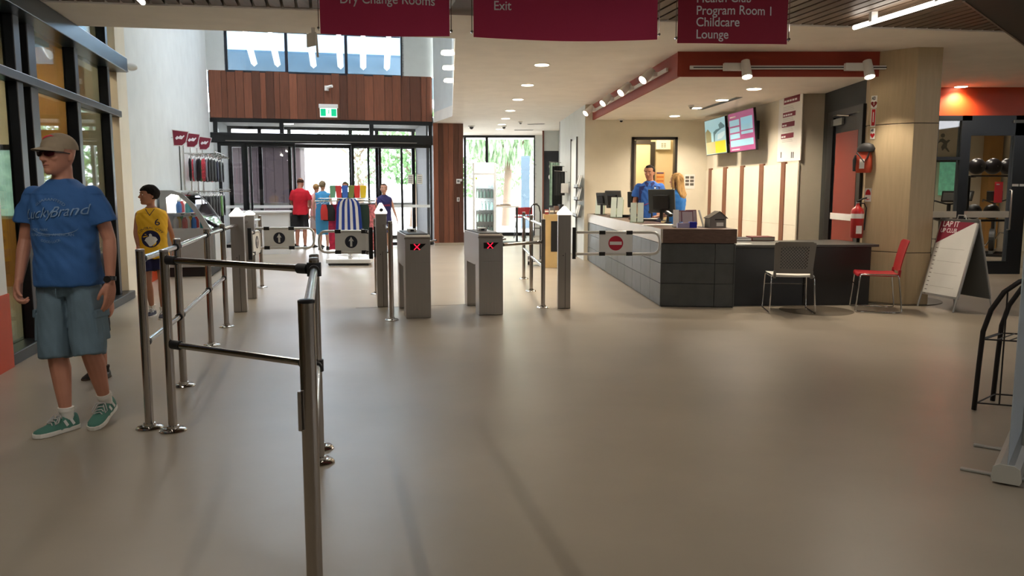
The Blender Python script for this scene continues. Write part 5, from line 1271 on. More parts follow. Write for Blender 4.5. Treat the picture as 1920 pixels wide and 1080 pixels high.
m = L(t); m.add([(.02, -d_ - .012, h2 + .006), (-w - .018, -d_ - .012, h1 - .010), (-w - .018, d_, h1 - .010), (.02, d_, h2 + .006), (.02, -d_ - .012, h2 - .002), (-w - .018, -d_ - .012, h1 - .018), (-w - .018, d_, h1 - .018), (.02, d_, h2 - .002)], [(3, 2, 1, 0), (4, 5, 6, 7), (1, 5, 4, 0), (2, 6, 5, 1), (3, 7, 6, 2)]); m.build('roof_panel', mat('dark acrylic', (84, 80, 76), .35), t)
L(t).b2((-.04, -d_ - .003, .095), (.08, -d_, .108)).build('slot', INK, t); L(t).b2((-.02, -d_ - .003, .02), (.07, -d_, .065)).build('label', PAPER, t)
L(t).plate([(-.035, .128), (.045, .128), (.005, .165)], OM[t] @ Vector((0, -d_ - .002, 0)), OM[t].to_3x3() @ X, Zv, .002).build('triangle_mark', PAPER, t)
# desk items
ZD = .757
def dpos(px, py): return atz(px, py, ZD)
p = dpos(1393, 452); t = thing('black_folder', 'black folder on the low desk beside the counter', 'folder', (p.x, p.y + .12, ZD), 0)
L(t).b2((-.12, -.12, 0), (.11, .15, .04)).build('cover', INK, t, bevel=.004); L(t).b2((-.118, -.124, .008), (.108, -.10, .032)).build('pages', PAPER, t)
p = dpos(1393, 457); t = thing('paper_sheet', 'white sheet in front of the black folder on the desk', 'paper', (p.x, p.y, ZD), 0); L(t).box((0, -.02, .002), (.19, .10, .003)).build('sheet', PAPER, t)
p = dpos(1432, 452); t = thing('red_binder', 'red binder on the low desk behind the grey chair', 'binder', (p.x, p.y + .14, ZD), .03)
L(t).b2((-.15, -.12, 0), (.15, .15, .055)).build('cover', mat('dark red cover', (110, 22, 16), .5), t, bevel=.004); L(t).b2((-.148, -.124, .008), (.148, -.10, .045)).build('pages', mat('grey paper', (150, 146, 136), .7), t)
p = dpos(1625, 447); t = thing('open_magazine', 'open magazine lying flat at the right end of the low desk', 'magazine', (p.x, p.y - .06, ZD), -.06)
for k_ in (-1, 1):
    m = L(t); m.add([(0, -.13, .004), (k_ * .22, -.12, .003), (k_ * .22, .12, .003), (0, .13, .004), (0, -.13, .010), (k_ * .10, -.125, .018), (k_ * .22, -.12, .008), (k_ * .22, .12, .008), (k_ * .10, .125, .018), (0, .13, .010)], [(0, 1, 6, 5, 4), (1, 2, 7, 6), (2, 3, 9, 8, 7), (4, 5, 8, 9), (5, 6, 7, 8), (3, 2, 1, 0)]); m.build('page_spread', PAPER, t)
# ================================================================ CHAIRS
def cant_chair(label, loc, rz, ms, mb_, perf, name='visitor_chair'):
    # sled frame chair; faces local -Y (back at +Y)
    t = thing(name, label, 'chair', loc, rz)
    WR = .0085; sw = .235
    for k in (-1, 1):
        L(t).tube([(k * sw, -.215, .435), (k * (sw + .006), -.222, .40), (k * (sw + .02), -.255, .022), (k * (sw + .02), -.248, .010), (k * (sw + .02), -.230, .0095), (k * (sw + .02), .215, .0095), (k * (sw + .02), .235, .012), (k * (sw + .018), .243, .030), (k * (sw + .004), .20, .40), (k * sw, .19, .435), (k * sw, .17, .442), (k * sw, -.19, .442), (k * sw, -.215, .435)], WR, 10).build('sled_leg', CHROME, t, smooth=60)
        for y in (-.18, .16): L(t).box((k * (sw + .02), y, .005), (.018, .03, .009)).build('glide', PLW, t)
    L(t).cyl((-sw - .004, -.235, .30), (sw + .004, -.235, .30), .006, 8).build('cross_bar', CHROME, t)
    m = L(t); rings = []
    for y, z, w in ((-.24, .440, .215), (-.225, .455, .235), (-.10, .452, .24), (.08, .448, .238), (.18, .452, .225), (.20, .456, .215)):
        rings.append([(x * w, y, z - .010 * math.cos(x * 1.5)) for x in [-1 + 2 * i / 12 for i in range(13)]] + [(x * w, y, z - .026 - .004 * math.cos(x * 1.5)) for x in [1 - 2 * i / 12 for i in range(13)]])
    m.loft([[Vector(v_) for v_ in r] for r in rings]); seat = m.build('seat', ms, t, smooth=50)
    # back: curved sheet
    def B(u, v):  # u -1..1 across, v 0..1 up
        w = .215 + .015 * v - .02 * max(0, v - .9) * 5; z = .47 + v * .37; y = .20 + .055 * v + .03 * v * v - .035 * (1 - u * u) * -1 * .6
        return Vector((u * w, y + .0, z))
    NU, NV = (26, 20); m = L(t); th = .010
    cut = lambda i, j: perf and 4 <= i <= NU - 5 and 3 <= j <= NV - 4 and (i + j) % 2 == 0
    idx = {}
    for s_ in (0, 1):
        for j in range(NV + 1):
            for i in range(NU + 1):
                u = -1 + 2 * i / NU; v_ = j / NV; rr = 1
                p = B(u, v_); 
                if j == NV and abs(u) > .85: p.z -= .012
                idx[s_, i, j] = len(m.v); m.v.append(m.M @ (p + Vector((0, th * s_, 0))))
    for j in range(NV):
        for i in range(NU):
            if cut(i, j):
                for (a, b) in (((i, j), (i + 1, j)), ((i + 1, j), (i + 1, j + 1)), ((i + 1, j + 1), (i, j + 1)), ((i, j + 1), (i, j))):
                    m.f.append((idx[0, a[0], a[1]], idx[0, b[0], b[1]], idx[1, b[0], b[1]], idx[1, a[0], a[1]]))
            else:
                m.f.append((idx[0, i, j], idx[0, i + 1, j], idx[0, i + 1, j + 1], idx[0, i, j + 1])); m.f.append((idx[1, i, j + 1], idx[1, i + 1, j + 1], idx[1, i + 1, j], idx[1, i, j]))
    for i in range(NU):
        m.f.append((idx[0, i, 0], idx[1, i, 0], idx[1, i + 1, 0], idx[0, i + 1, 0])); m.f.append((idx[0, i + 1, NV], idx[1, i + 1, NV], idx[1, i, NV], idx[0, i, NV]))
    for j in range(NV):
        m.f.append((idx[0, 0, j + 1], idx[1, 0, j + 1], idx[1, 0, j], idx[0, 0, j])); m.f.append((idx[0, NU, j], idx[1, NU, j], idx[1, NU, j + 1], idx[0, NU, j + 1]))
    m.build('backrest', mb_, t)
    for k in (-1, 1): L(t).box((k * .205, .205, .455), (.03, .03, .09), Matrix.Rotation(-.1, 3, 'X')).build('back_arm', mb_, t, bevel=.005)
    return t
# mean of the four foot marks
cant_chair('grey plastic chair with perforated back and chrome sled legs facing the desk', (3.27, 9.38, 0), math.radians(172), mat('white seat plastic', (222, 220, 212), .4), mat('grey chair plastic', (112, 108, 102), .45), True)
cant_chair('red plastic chair with chrome sled legs beside the ply column', (4.36, 9.50, 0), math.radians(-106), REDM, REDM, False)
# chair's shade on the floor, painted as a flat dark disc
for (px, py, r) in ((1530, 582, .42),):
    p = atz(px, py, 0)
    struct('painted_shade', MB().lathe([(r, .0006), (r, .002)], (p.x, p.y, 0), 40), mat('dark ring and chair shade', (84, 74, 60), .5))
# ================================================================ COLUMN SIGNS, AED, EXTINGUISHER
cA, cB = Vector((4.47, 10.22, 0)), Vector((4.86, 9.84, 0)); dC = (cB - cA).normalized(); nCo = Vector((dC.y, -dC.x, 0))
def onCol(px, py):
    r_ = ray(px, py); t_ = cA.dot(nCo) / r_.dot(nCo); p = r_ * t_; return Vector((p.x, p.y, CH + p.z))
def colsign(px0, px1, y0, y1, label, m=PAPER, nm='safety_sign'):
    a = onCol(px0, y1); z1 = onCol(px0, y0).z; b = onCol(px1, y1); w = (b - a).dot(dC); h = z1 - a.z
    t = thing(nm, label, 'sign', a); s_ = MB().plate([(0, 0), (w, 0), (w, h), (0, h)], a + nCo * .001, dC, Zv, .004).build('plate', m, t); return t, s_, a + nCo * .0055, w, h
BK = INK
t, s_, o, w, h = colsign(1633, 1644, 180, 203, 'white AED sign with red heart, top of the ply column')
w2 = w
text('AED', .052, o + dC * .008 + Zv * (h * .68), dC, Zv, BK, s_, bold=.002, sx=w / .155)
heart = [(0, -.04), (.03, -.005), (.034, .014), (.022, .028), (.008, .024), (0, .012), (-.008, .024), (-.022, .028), (-.034, .014), (-.03, -.005)]
MB().plate([(x * 1.1, y * 1.1) for x, y in heart], o + dC * w / 2 + Zv * h * .33, dC, Zv, .001).build('heart', mat('dark red print', (120, 20, 24), .5), s_)
MB().plate([(.004, .018), (-.008, -.004), (0, -.004), (-.006, -.024), (.009, .001), (.001, .001)], o + nCo * .001 + dC * w / 2 + Zv * h * .34, dC, Zv, .001).build('bolt', PAPER, s_)
t, s_, o, w, h = colsign(1632, 1641, 204, 238, 'tall white sign with red extinguisher panel under the AED sign')
MB().plate([(w * .18, h * .06), (w * .9, h * .06), (w * .9, h * .96), (w * .18, h * .96)], o, dC, Zv, .001).build('red_panel', REDP, s_); MB().plate([(w * .44, h * .25), (w * .62, h * .25), (w * .62, h * .8), (w * .44, h * .8)], o + nCo * .001, dC, Zv, .001).build('pictogram', PAPER, s_)
t, s_, o, w, h = colsign(1631.5, 1640, 241, 261, 'small white AED sign with red arrow above the orange bag')
text('AED', .04, o + dC * .006 + Zv * h * .72, dC, Zv, BK, s_, bold=.0015, sx=w / .12); MB().plate([(w * .5 + x * .8, h * .35 + y * .9) for x, y in heart], o, dC, Zv, .001).build('heart', REDP, s_)
t, s_, o, w, h = colsign(1621, 1633, 353, 378, 'red and white arched sign above the extinguisher')
MB().plate([(w * .08, h * .5)] + [(w * .5 - w * .42 * math.cos(math.pi * k / 8), h * .5 + h * .42 * math.sin(math.pi * k / 8)) for k in range(9)] + [(w * .92, h * .5)], o, dC, Zv, .001).build('red_arch', REDP, s_)
MB().plate([(w * .1, h * .2), (w * .9, h * .2), (w * .5, 0.02)], o, dC, Zv, .001).build('red_tip', REDP, s_)
p = onCol(1622, 324); t = thing('aed_bag', 'orange first aid defibrillator bag with black top hanging on ply column', 'bag', p + nCo * .02)
Mx = Matrix.Translation(p) @ Matrix(((dC.x, nCo.x, 0, 0), (dC.y, nCo.y, 0, 0), (0, 0, 1, 0), (0, 0, 0, 1)))
OBAG = mat('orange bag cloth', (176, 62, 34), .7)
e = MB(Mx); e.ell([(0, .06, 0, .09, .05), (0, .06, .05, .10, .058), (0, .06, .20, .095, .055), (0, .06, .26, .07, .04)], 20, .6); e.build('bag_body', OBAG, t, smooth=60)
e = MB(Mx); e.ell([(0.02, .065, .26, .10, .055), (0.02, .06, .30, .11, .06), (.02, .06, .35, .08, .05), (.02, .05, .37, .03, .03)], 20, .8); e.build('black_lid', INK, t, smooth=60)
e = MB(Mx); e.b2((-.03, .115, .05), (.03, .122, .17)); e.build('white_label', PAPER, t)
e = MB(Mx); e.ell([(-.10, .07, .02, .025, .04), (-.10, .07, .16, .03, .045), (-.09, .07, .22, .02, .03)], 14, .7); e.build('side_pocket', INK, t, smooth=60)
e = MB(Mx); e.tube([(-.07, .12, .25), (-.02, .14, .20), (.03, .13, .13), (.06, .12, .18), (.08, .1, .26)], .008, 8); e.build('shoulder_strap', INK, t, smooth=90)
e = MB(Mx); e.b2((-.02, 0, .10), (.02, .03, .26)); e.build('wall_bracket', PLG, t)
p = onCol(1614, 446); p = p + nCo * .10 - dC * .02; t = thing('fire_extinguisher', 'red fire extinguisher with white band fixed to the ply column', 'extinguisher', p)
L(t).lathe([(.0, 0), (.072, .004), (.078, .02), (.078, .33), (.066, .37), (.03, .40), (.022, .42), (.022, .44)], n=28).build('cylinder', mat('extinguisher red', (168, 26, 28), .3, coat=.4), t, smooth=True)
L(t).lathe([(.0788, .25), (.0792, .255), (.0792, .305), (.0788, .31)], n=28).build('white_band', PAPER, t, smooth=True)
L(t).b2((-.04, -.0815, .06), (.03, -.076, .16)).build('label', PAPER, t)
L(t).tube([(0, 0, .43), (-.01, 0, .46), (.05, -.03, .50), (.09, -.05, .51)], .010, 8).build('lever', INK, t, smooth=90); L(t).tube([(.02, 0, .44), (.08, 0, .44), (.11, 0, .38), (.10, -.0, .22), (.095, 0, .1)], .008, 8).build('hose', INK, t, smooth=90)
L(t).cyl((0, 0, .42), (0, 0, .455), .02, 14).build('valve', BRUSH, t)
MB().box(p + Vector((0, 0, .20)) - nCo * .08, (.05, .06, .06), math.atan2(dC.y, dC.x)).build('wall_bracket', PLG, t)
# recess door
def onD(px, py=None):
    A_, B_ = D0, D1; r_ = ray(px, 357); d = B_ - A_; det = d.x * (-r_.y) + r_.x * d.y; t_ = (-(A_.x) * (-r_.y) - r_.x * (A_.y)) / det; p = A_ + d * t_; z = 0
    if py is not None: rr = ray(px, py); z = CH + rr.z * p.y / rr.y
    return Vector((p.x, p.y, z))
d7 = sempty('door_7'); zt = onD(1580, 217).z
a, b, c, e_ = onD(1553), onD(1563), onD(1611), onD(1618)
MB().wall(a[:2], b[:2], 0, zt + .04, .05).build('door_frame', BLACK, d7); MB().wall(c[:2], e_[:2], 0, zt + .04, .05).build('door_frame', BLACK, d7); MB().wall(a[:2], e_[:2], zt, zt + .09, .05).build('door_frame', BLACK, d7)
lf = MB().wall(b[:2], c[:2], .02, zt, .02).build('door_leaf', BLACK, d7)
q0, q1 = onD(1566), onD(1607); MB().wall(q0[:2], q1[:2], .05, onD(1585, 247).z, .026).build('leaf_panel', mat('brick red laminate', (134, 56, 43), .5), lf)
q0, q1 = onD(1562), onD(1603); MB().wall(q0[:2], q1[:2], onD(1580, 412).z, onD(1580, 400).z, .034).build('push_bar', PLW, lf)
q0, q1 = onD(1559), onD(1579); MB().wall(q0[:2], q1[:2], onD(1565, 236).z, onD(1565, 224).z, .05).build('closer_box', mat('grey closer', (140, 142, 134), .5), lf)
MB().tube([onD(1564, 218) - X * .06, onD(1578, 216) - X * .10, onD(1594, 217) - X * .06], .008, 8).build('closer_arm', CHROME, lf)
# ================================================================ A-FRAME SIGN
tl, tr, bl_, br = (1753, 417), (1834, 421), (1720, 549), (1793, 560)
Ab, Bb = atz(1714, 575, 0), atz(1788, 588, 0)
t = thing('pavement_sign', 'folding A-frame sign with maroon corner reading LAP IT UP CLUB', 'sign', (5.45, 9.35, 0))
foot_l, foot_r = Vector((5.02, 9.78, 0)), atz(1788, 587, 0)
d = (foot_r - foot_l); Wd = .60; d.z = 0; d.normalize(); nf = Vector((d.y, -d.x, 0)); nf = nf if nf.x < 0 else -nf
foot_l = foot_r - d * Wd
H_ = 1.08; lean = .27
upf = (Zv * H_ - nf * lean).normalized(); Lf = math.sqrt(H_ ** 2 + lean ** 2)
AL = mat('aluminium frame', (176, 176, 172), .35, metal=.6)
fpl = MB(); fpl.plate([(0, .16), (Wd, .16), (Wd, Lf), (0, Lf)], foot_l - nf * .0, d, upf, -.02 if d.cross(upf).dot(nf) > 0 else .02); fr_o = fpl.build('front_frame', AL, t, bevel=.002)
nn = d.cross(upf).normalized(); nn = nn if nn.dot(nf) > 0 else -nn
sg = 1 if d.cross(upf).dot(nf) > 0 else -1
def fp(poly, dz, th=.001): return MB().plate(poly, foot_l + nn * dz, d, upf, th * sg)
fp([(.022, .185), (Wd - .022, .185), (Wd - .022, Lf - .025), (.022, Lf - .025)], .001).build('poster_sheet', mat('white poster', (226, 226, 220), .45), fr_o)
fp([(.022, Lf - .025), (.022, Lf - .31), (Wd - .03, Lf - .027)], .0025).build('maroon_corner', MAROON2, fr_o)
o = foot_l + nn * .005
text('LAP IT', .104, o + d * .06 + upf * (Lf - .10), d, upf, LET, fr_o, sx=.9); text('UP CLUB', .076, o + d * .05 + upf * (Lf - .172), d, upf, LET, fr_o, sx=.86)
for k in range(12):
    z_ = Lf - .37 - k * .052; fp([(.05, z_), (.085, z_), (.085, z_ + .008), (.05, z_ + .008)], .003).build('list_mark', mat('grey print', (96, 92, 84), .7), fr_o)
    if k % 3 == 0: fp([(.12, z_), (.5, z_), (.5, z_ + .004), (.12, z_ + .004)], .003).build('list_line', mat('pale print', (186, 184, 178), .7), fr_o)
upb = (Zv * H_ + nf * lean).normalized(); back_l = foot_l - nf * lean * 2 + nf * 0
MB().plate([(0, .16), (Wd, .16), (Wd, Lf), (0, Lf)], back_l, d, upb, .02).build('back_frame', mat('grey back board', (96, 98, 96), .6), t)
for k_ in (0, Wd): MB().cyl(foot_l + d * (k_ + (.012 if not k_ else -.012)) + Vector((0, 0, .002)), foot_l + d * (k_ + (.012 if not k_ else -.012)) + upf * .2, .011, 10).build('leg', AL, t); MB().cyl(back_l + d * (k_ + (.012 if not k_ else -.012)) + Vector((0, 0, .002)), back_l + d * (k_ + (.012 if not k_ else -.012)) + upb * .3, .011, 10).build('leg', AL, t)
for k_ in (0, Wd): MB().cyl(back_l + d * k_ + upb * .2, back_l + d * k_ + upb * Lf, .010, 8).build('back_rail', AL, t)
tp = foot_l + upf * Lf + d * Wd * .55; MB().tube([tp - d * .07, tp - d * .055 + Zv * .045, tp + d * .055 + Zv * .045, tp + d * .07], .007, 8).build('carry_handle', AL, t, smooth=90)
# ================================================================ RIGHT FOREGROUND RACK AND ROLL-UP BANNER
p0 = atz(1826, 769, 0)
t = thing('wire_rack', 'black steel magazine rack with arched frame at the right edge', 'rack', p0)
IR = mat('black iron', (26, 20, 18), .5, metal=.3)
dw = Vector((.93, -.36, 0)).normalized(); dd = Vector((.75, .66, 0)).normalized()
arch = [p0 + Vector((0, 0, .01))] + [p0 + dw * (.0 + .02 * k) + Vector((0, 0, .22 * k)) for k in range(1, 4)]
arch = [p0 + Vector((0, 0, .004)), p0 + dw * .01 + Zv * .3, p0 + dw * .02 + Zv * .52, p0 + dw * .055 + Zv * .66, p0 + dw * .12 + Zv * .78, p0 + dw * .20 + Zv * .85, p0 + dw * .31 + Zv * .89, p0 + dw * .42 + Zv * .85, p0 + dw * .50 + Zv * .78, p0 + dw * .565 + Zv * .66, p0 + dw * .60 + Zv * .52, p0 + dw * .61 + Zv * .3, p0 + dw * .62 + Zv * .004]
MB().tube(arch, .0155, 12).build('arched_frame', IR, t, smooth=90)
MB().tube([q + dd * .34 for q in arch], .0155, 12).build('arched_frame', IR, t, smooth=90)
for x, zt_ in ((.14, .80), (.31, .88), (.48, .80)): MB().cyl(p0 + dw * x + Zv * .05, p0 + dw * x + Zv * zt_, .005, 8).build('vertical_wire', IR, t)
for z in (.05, .47): MB().cyl(p0 + dw * .012 + Zv * z, p0 + dw * .60 + Zv * z, .005, 8).build('front_wire', IR, t); MB().cyl(p0 + dw * .012 + Zv * z + dd * .34, p0 + dw * .60 + Zv * z + dd * .34, .005, 8).build('rear_wire', IR, t)
for k in range(9): MB().cyl(p0 + dw * (.03 + .068 * k) + Zv * .47, p0 + dw * (.03 + .068 * k) + Zv * .47 + dd * .34, .004, 6).build('shelf_wire', IR, t)
for x in (.012, .60): MB().cyl(p0 + dw * x + Zv * .05, p0 + dw * x + Zv * .05 + dd * .34, .005, 6).build('side_wire', IR, t); MB().cyl(p0 + dw * x + Zv * .47, p0 + dw * x + Zv * .47 + dd * .34, .005, 6).build('side_wire', IR, t)
pr_ = p0 + dw * .20 + Zv * .80 + dd * .40
t = thing('red_pennant', 'red cloth corner hanging behind the black arched rack', 'cloth', pr_)
MB().plate([(-.02, -.0), (.30, .0), (.30, -.32), (.13, -.14)], pr_ + dd * .03, dw, Zv, .006).build('cloth', REDM, t); MB().cyl(pr_ + Zv * -.0 + dd * -.0, pr_ + dw * .28 + Zv * .0 + dd * .0, .006, 8).build('rod', IR, t)
a = atz(1886, 903, .02)
dz_ = Vector((.62, -.78, 0)); dz_.normalize(); dx_ = Vector((dz_.y, -dz_.x, 0)); 
bd = Vector((.60, .80, 0)).normalized()
t = thing('roll_up_banner', 'pale roll-up banner with silver base cut by the right edge', 'banner', (a.x, a.y, 0))
bs_ = Vector((a.x, a.y, 0)); e1 = bs_ + bd * .85
m = MB(); sect = [(-.055, .012), (.055, .012), (.062, .03), (.055, .085), (.03, .10), (-.03, .10), (-.055, .085), (-.062, .03)]; nb = Vector((bd.y, -bd.x, 0))
m.loft([[bs_ + nb * x + Zv * z for x, z in sect], [e1 + nb * x + Zv * z for x, z in sect]]); m.build('base_cassette', AL, t, smooth=30)
m = MB(); m.loft([[bs_ - bd * .008 + nb * x * 1.04 + Zv * (z * 1.03) for x, z in sect], [bs_ + nb * x * 1.04 + Zv * (z * 1.03) for x, z in sect]]); m.build('end_cap', mat('pale end cap', (190, 190, 182), .5), t)
MB().wall((bs_ + bd * .01)[:2], (bs_ + bd * .85)[:2], .095, 2.15, .004).build('banner_sheet', mat('blue white sheet', (170, 182, 192), .4), t)
MB().cyl(bs_ + bd * .0 + Zv * 2.15, bs_ + bd * .86 + Zv * 2.15, .012, 10).build('top_bar', AL, t)
for q in (.12, .6): MB().box(bs_ + bd * q + nb * -.0 + Zv * .008, (.03, .42, .012), math.atan2(bd.y, bd.x)).build('swing_foot', AL, t, bevel=.003)
MB().cyl(bs_ + bd * .42 + nb * .03 + Zv * .08, bs_ + bd * .42 + nb * .03 + Zv * 2.15, .008, 8).build('support_pole', AL, t)
# ================================================================ ENTRY FITTINGS
def onE(px, py, off=0): # point on the header plane
    r_ = ray(px, py); t_ = (DB - off) / r_.dot(UA); p = r_ * t_; return Vector((p.x, p.y, CH + p.z))
nE = -UA; hE = VA
p = onE(616, 212, .06); t = thing('exit_sign', 'green running-man exit sign on the timber header', 'sign', p)
FE = Matrix.Translation(p) @ Matrix(((VA.x, nE.x, 0, 0), (VA.y, nE.y, 0, 0), (0, 0, 1, 0), (0, 0, 0, 1)))
MB(FE).b2((-.23, -.06, .12), (.23, .05, .21)).build('housing', PLW, t, bevel=.006)
pl_ = MB(FE).b2((-.205, -.012, -.10), (.205, .012, .12)).build('sign_panel', mat('exit panel white', (220, 240, 232), .4, emit=(214, 240, 230), estr=.9), t)
GR = mat('exit green', (0, 150, 104), .4, emit=(0, 150, 104), estr=.9)
for x0, x1 in ((-.19, -.065), (.065, .19)): MB(FE).b2((x0, .012, -.075), (x1, .015, .10)).build('green_block', GR, pl_)
MB().plate([(-.012, -.05), (.004, -.02), (.022, -.045), (.03, -.04), (.012, 0), (.016, .03), (.032, .02), (.034, .028), (.010, .05), (-.022, .03), (-.018, .022), (.0, .03), (-.004, .0), (-.022, -.045)], p + nE * .0125 + Zv * .02, VA, Zv, .002).build('running_man', GR, pl_)
MB().plate(circ(.012, 12, .012, .075), p + nE * .0125 + Zv * .02, VA, Zv, .002).build('running_man_head', GR, pl_)
p = onE(614, 165, .0); t = thing('security_camera', 'small white box camera on the timber header above the exit sign', 'camera', p)
FE2 = Matrix.Translation(p) @ Matrix(((VA.x, nE.x, 0, 0), (VA.y, nE.y, 0, 0), (0, 0, 1, 0), (0, 0, 0, 1)))
MB(FE2).b2((-.07, .0, -.07), (.03, .05, .05)).build('mount_box', PLW, t, bevel=.005); MB(FE2).cyl((0.0, .07, .01), (.11, .16, .03), .035, 14).build('camera_body', PLW, t, smooth=True); MB(FE2).cyl((-.02, .03, 0), (.03, .10, .01), .015, 10).build('arm', PLW, t)
for (px, py, w, h, lab, nm) in ((859, 340, .10, .12, 'white door intercom panel on the timber pier', 'intercom'), (859, 374, .07, .11, 'white switch plate on the timber pier below the intercom', 'wall_switch')):
    p = onE(px, py); t = thing(nm, lab, 'wall panel', p); F_ = Matrix.Translation(p) @ Matrix(((VA.x, nE.x, 0, 0), (VA.y, nE.y, 0, 0), (0, 0, 1, 0), (0, 0, 0, 1)))
    MB(F_).b2((-w / 2, 0, -h / 2), (w / 2, .03, h / 2)).build('plate', PLW, t, bevel=.004)
    if nm == 'intercom': MB(F_).b2((-.03, .03, -.02), (.03, .034, .03)).build('screen', PLG, t); MB(F_).b2((w / 2, 0, .0), (w / 2 + .05, .025, .06)).build('side_module', PLW, t)
    else: MB(F_).b2((-.012, .03, -.03), (.012, .036, .03)).build('rocker', PLG, t)
for px, lab in ((792, 'left'), (810, 'right')):
    pass
# notices on the fixed glass panel
for px, lab in ((770, 'left'), (787, 'right')):
    p = onE(px, 336, .0); t = thing('glass_notice', 'white notice sheet on the entry glass, %s of two' % lab, 'notice', p)
    F_ = Matrix.Translation(p) @ Matrix(((VA.x, nE.x, 0, 0), (VA.y, nE.y, 0, 0), (0, 0, 1, 0), (0, 0, 0, 1))); MB(F_).b2((-.07, -.010, -.12), (.07, -.006, .12)).build('sheet', PAPER, t)
    for k in range(4): MB(F_).b2((-.05, -.006, -.08 + k * .045), (.05, -.004, -.065 + k * .045)).build('print_line', PLG, t)
# wall sensor on left wall, speaker on void edge
p = AF(-2.66, b_on_a(250, -2.66)); z = CH + ray(250, 127).z * p.y / ray(250, 127).y
t = thing('wall_sensor', 'white rounded sensor high on the white left wall', 'sensor', (p.x, p.y, z), AA)
L(t).cyl((0, 0, 0), (.03, 0, 0), .06, 18).build('base', PLW, t, smooth=True); L(t).sph((.08, -.02, .01), .075, 16, 10, (1, .8, .7)).build('dome', PLW, t, smooth=True)
p = atz(587, 50, 3.13); t = thing('ceiling_antenna', 'white flat antenna panel with stub on the void edge beside a banner', 'antenna', (p.x, p.y, ZC - .001), AA)
L(t).cyl((0, 0, 0), (0, 0, -.07), .02, 12).build('stem', PLW, t); L(t).box((-.02, .02, -.12), (.02, .16, .14), .6).build('panel', PLW, t, bevel=.004); L(t).cyl((.03, 0, -.06), (.04, 0, -.30), .012, 12).build('stub', PLW, t, smooth=True)
# ================================================================ LEFT SHOP: DISPLAY CASE, WALL RACK, FLAGS
t = thing('display_case', 'grey refrigerated display case with curved glass front by white wall', 'display case', AF(-2.62, 14.0), AA)
CG = mat('grey case paint', (150, 152, 150), .4); W_, Ln = .80, 1.7   # local x out from wall, y along wall
side = [(0, .16), (0, 1.42), (.20, 1.42), (.36, 1.36), (.52, 1.20), (.66, .98), (.76, .80), (.80, .74), (.80, .16)]
hole = [(.10, .82), (.10, 1.28), (.18, 1.34), (.28, 1.32), (.42, 1.18), (.54, 1.00), (.64, .84)]
def side_panel(y, th):
    m = L(t); R_ = OM[t].to_3x3(); o = OM[t] @ Vector((0, y, 0))
    outer = side; pieces = [[(0, .16), (.80, .16), (.80, .74), (.76, .80), (.66, .80), (0.0, .80)], [(0, .80), (.10, .80), (.10, 1.30), (.18, 1.36), (.18, 1.42), (0, 1.42)], [(.18, 1.42), (.18, 1.36), (.29, 1.335), (.43, 1.20), (.56, 1.01), (.655, .80), (.76, .80), (.66, .98), (.52, 1.20), (.36, 1.36), (.20, 1.42)]]
    for q in pieces:
        n = len(q); m.add([(x, y, z) for x, z in q] + [(x, y + th, z) for x, z in q], [tuple(range(n)), tuple(range(n, 2 * n))[::-1]] + [(i, i + n, (i + 1) % n + n, (i + 1) % n) for i in range(n)])
    return m
side_panel(0, .04).build('side_panel', CG, t); side_panel(Ln - .04, .04).build('side_panel', CG, t)
L(t).b2((.02, .04, .16), (.78, Ln - .04, .74)).build('base_cabinet', CG, t); L(t).b2((.06, .06, .0), (.74, Ln - .06, .16)).build('plinth', INK, t)
L(t).b2((0, .04, 1.36), (.2, Ln - .04, 1.42)).build('top_cover', CG, t); L(t).b2((.0, .04, .74), (.04, Ln - .04, 1.36)).build('back_wall', PLW, t)
m = L(t); gp = [(.20, 1.40), (.36, 1.345), (.52, 1.185), (.66, .965), (.76, .79)]; gi = [(x - .008, z - .006) for x, z in gp]
n = len(gp); vs = []
for y in (.04, Ln - .04): vs += [(x, y, z) for x, z in gp] + [(x, y, z) for x, z in gi]
m.add(vs, [(i, i + 1, 2 * n + i + 1, 2 * n + i) for i in range(n - 1)] + [(n + i, 3 * n + i, 3 * n + i + 1, n + i + 1) for i in range(n - 1)]); m.build('curved_glass', GL, t)
L(t).b2((.1, .012, .80), (.63, .02, 1.33)).build('side_glass', GL, t)
L(t).cyl((.22, .06, 1.34), (.22, Ln - .06, 1.34), .015, 8).build('light_tube', LAMPW, t)
light('POINT', OM[t] @ Vector((.2, Ln / 2, 1.27)), 14, (.95, 1, 1), t, shadow_soft_size=.04)
for z, x1 in ((.78, .72), (1.04, .48)): L(t).b2((.05, .05, z), (x1, Ln - .05, z + .012)).build('shelf', PLW, t)
L(t).b2((.80, .10, .20), (.815, Ln - .1, .70)).build('front_panel', mat('pale case front', (190, 194, 192), .4), t)
BOT = [mat('teal drink', (60, 170, 170), .2), mat('blue drink', (70, 130, 200), .2), mat('red drink', (190, 50, 50), .3), mat('white carton', (230, 230, 225), .5), mat('yellow pack', (220, 180, 60), .5), mat('green pack', (80, 150, 80), .4)]
bottle0 = None; k = 0
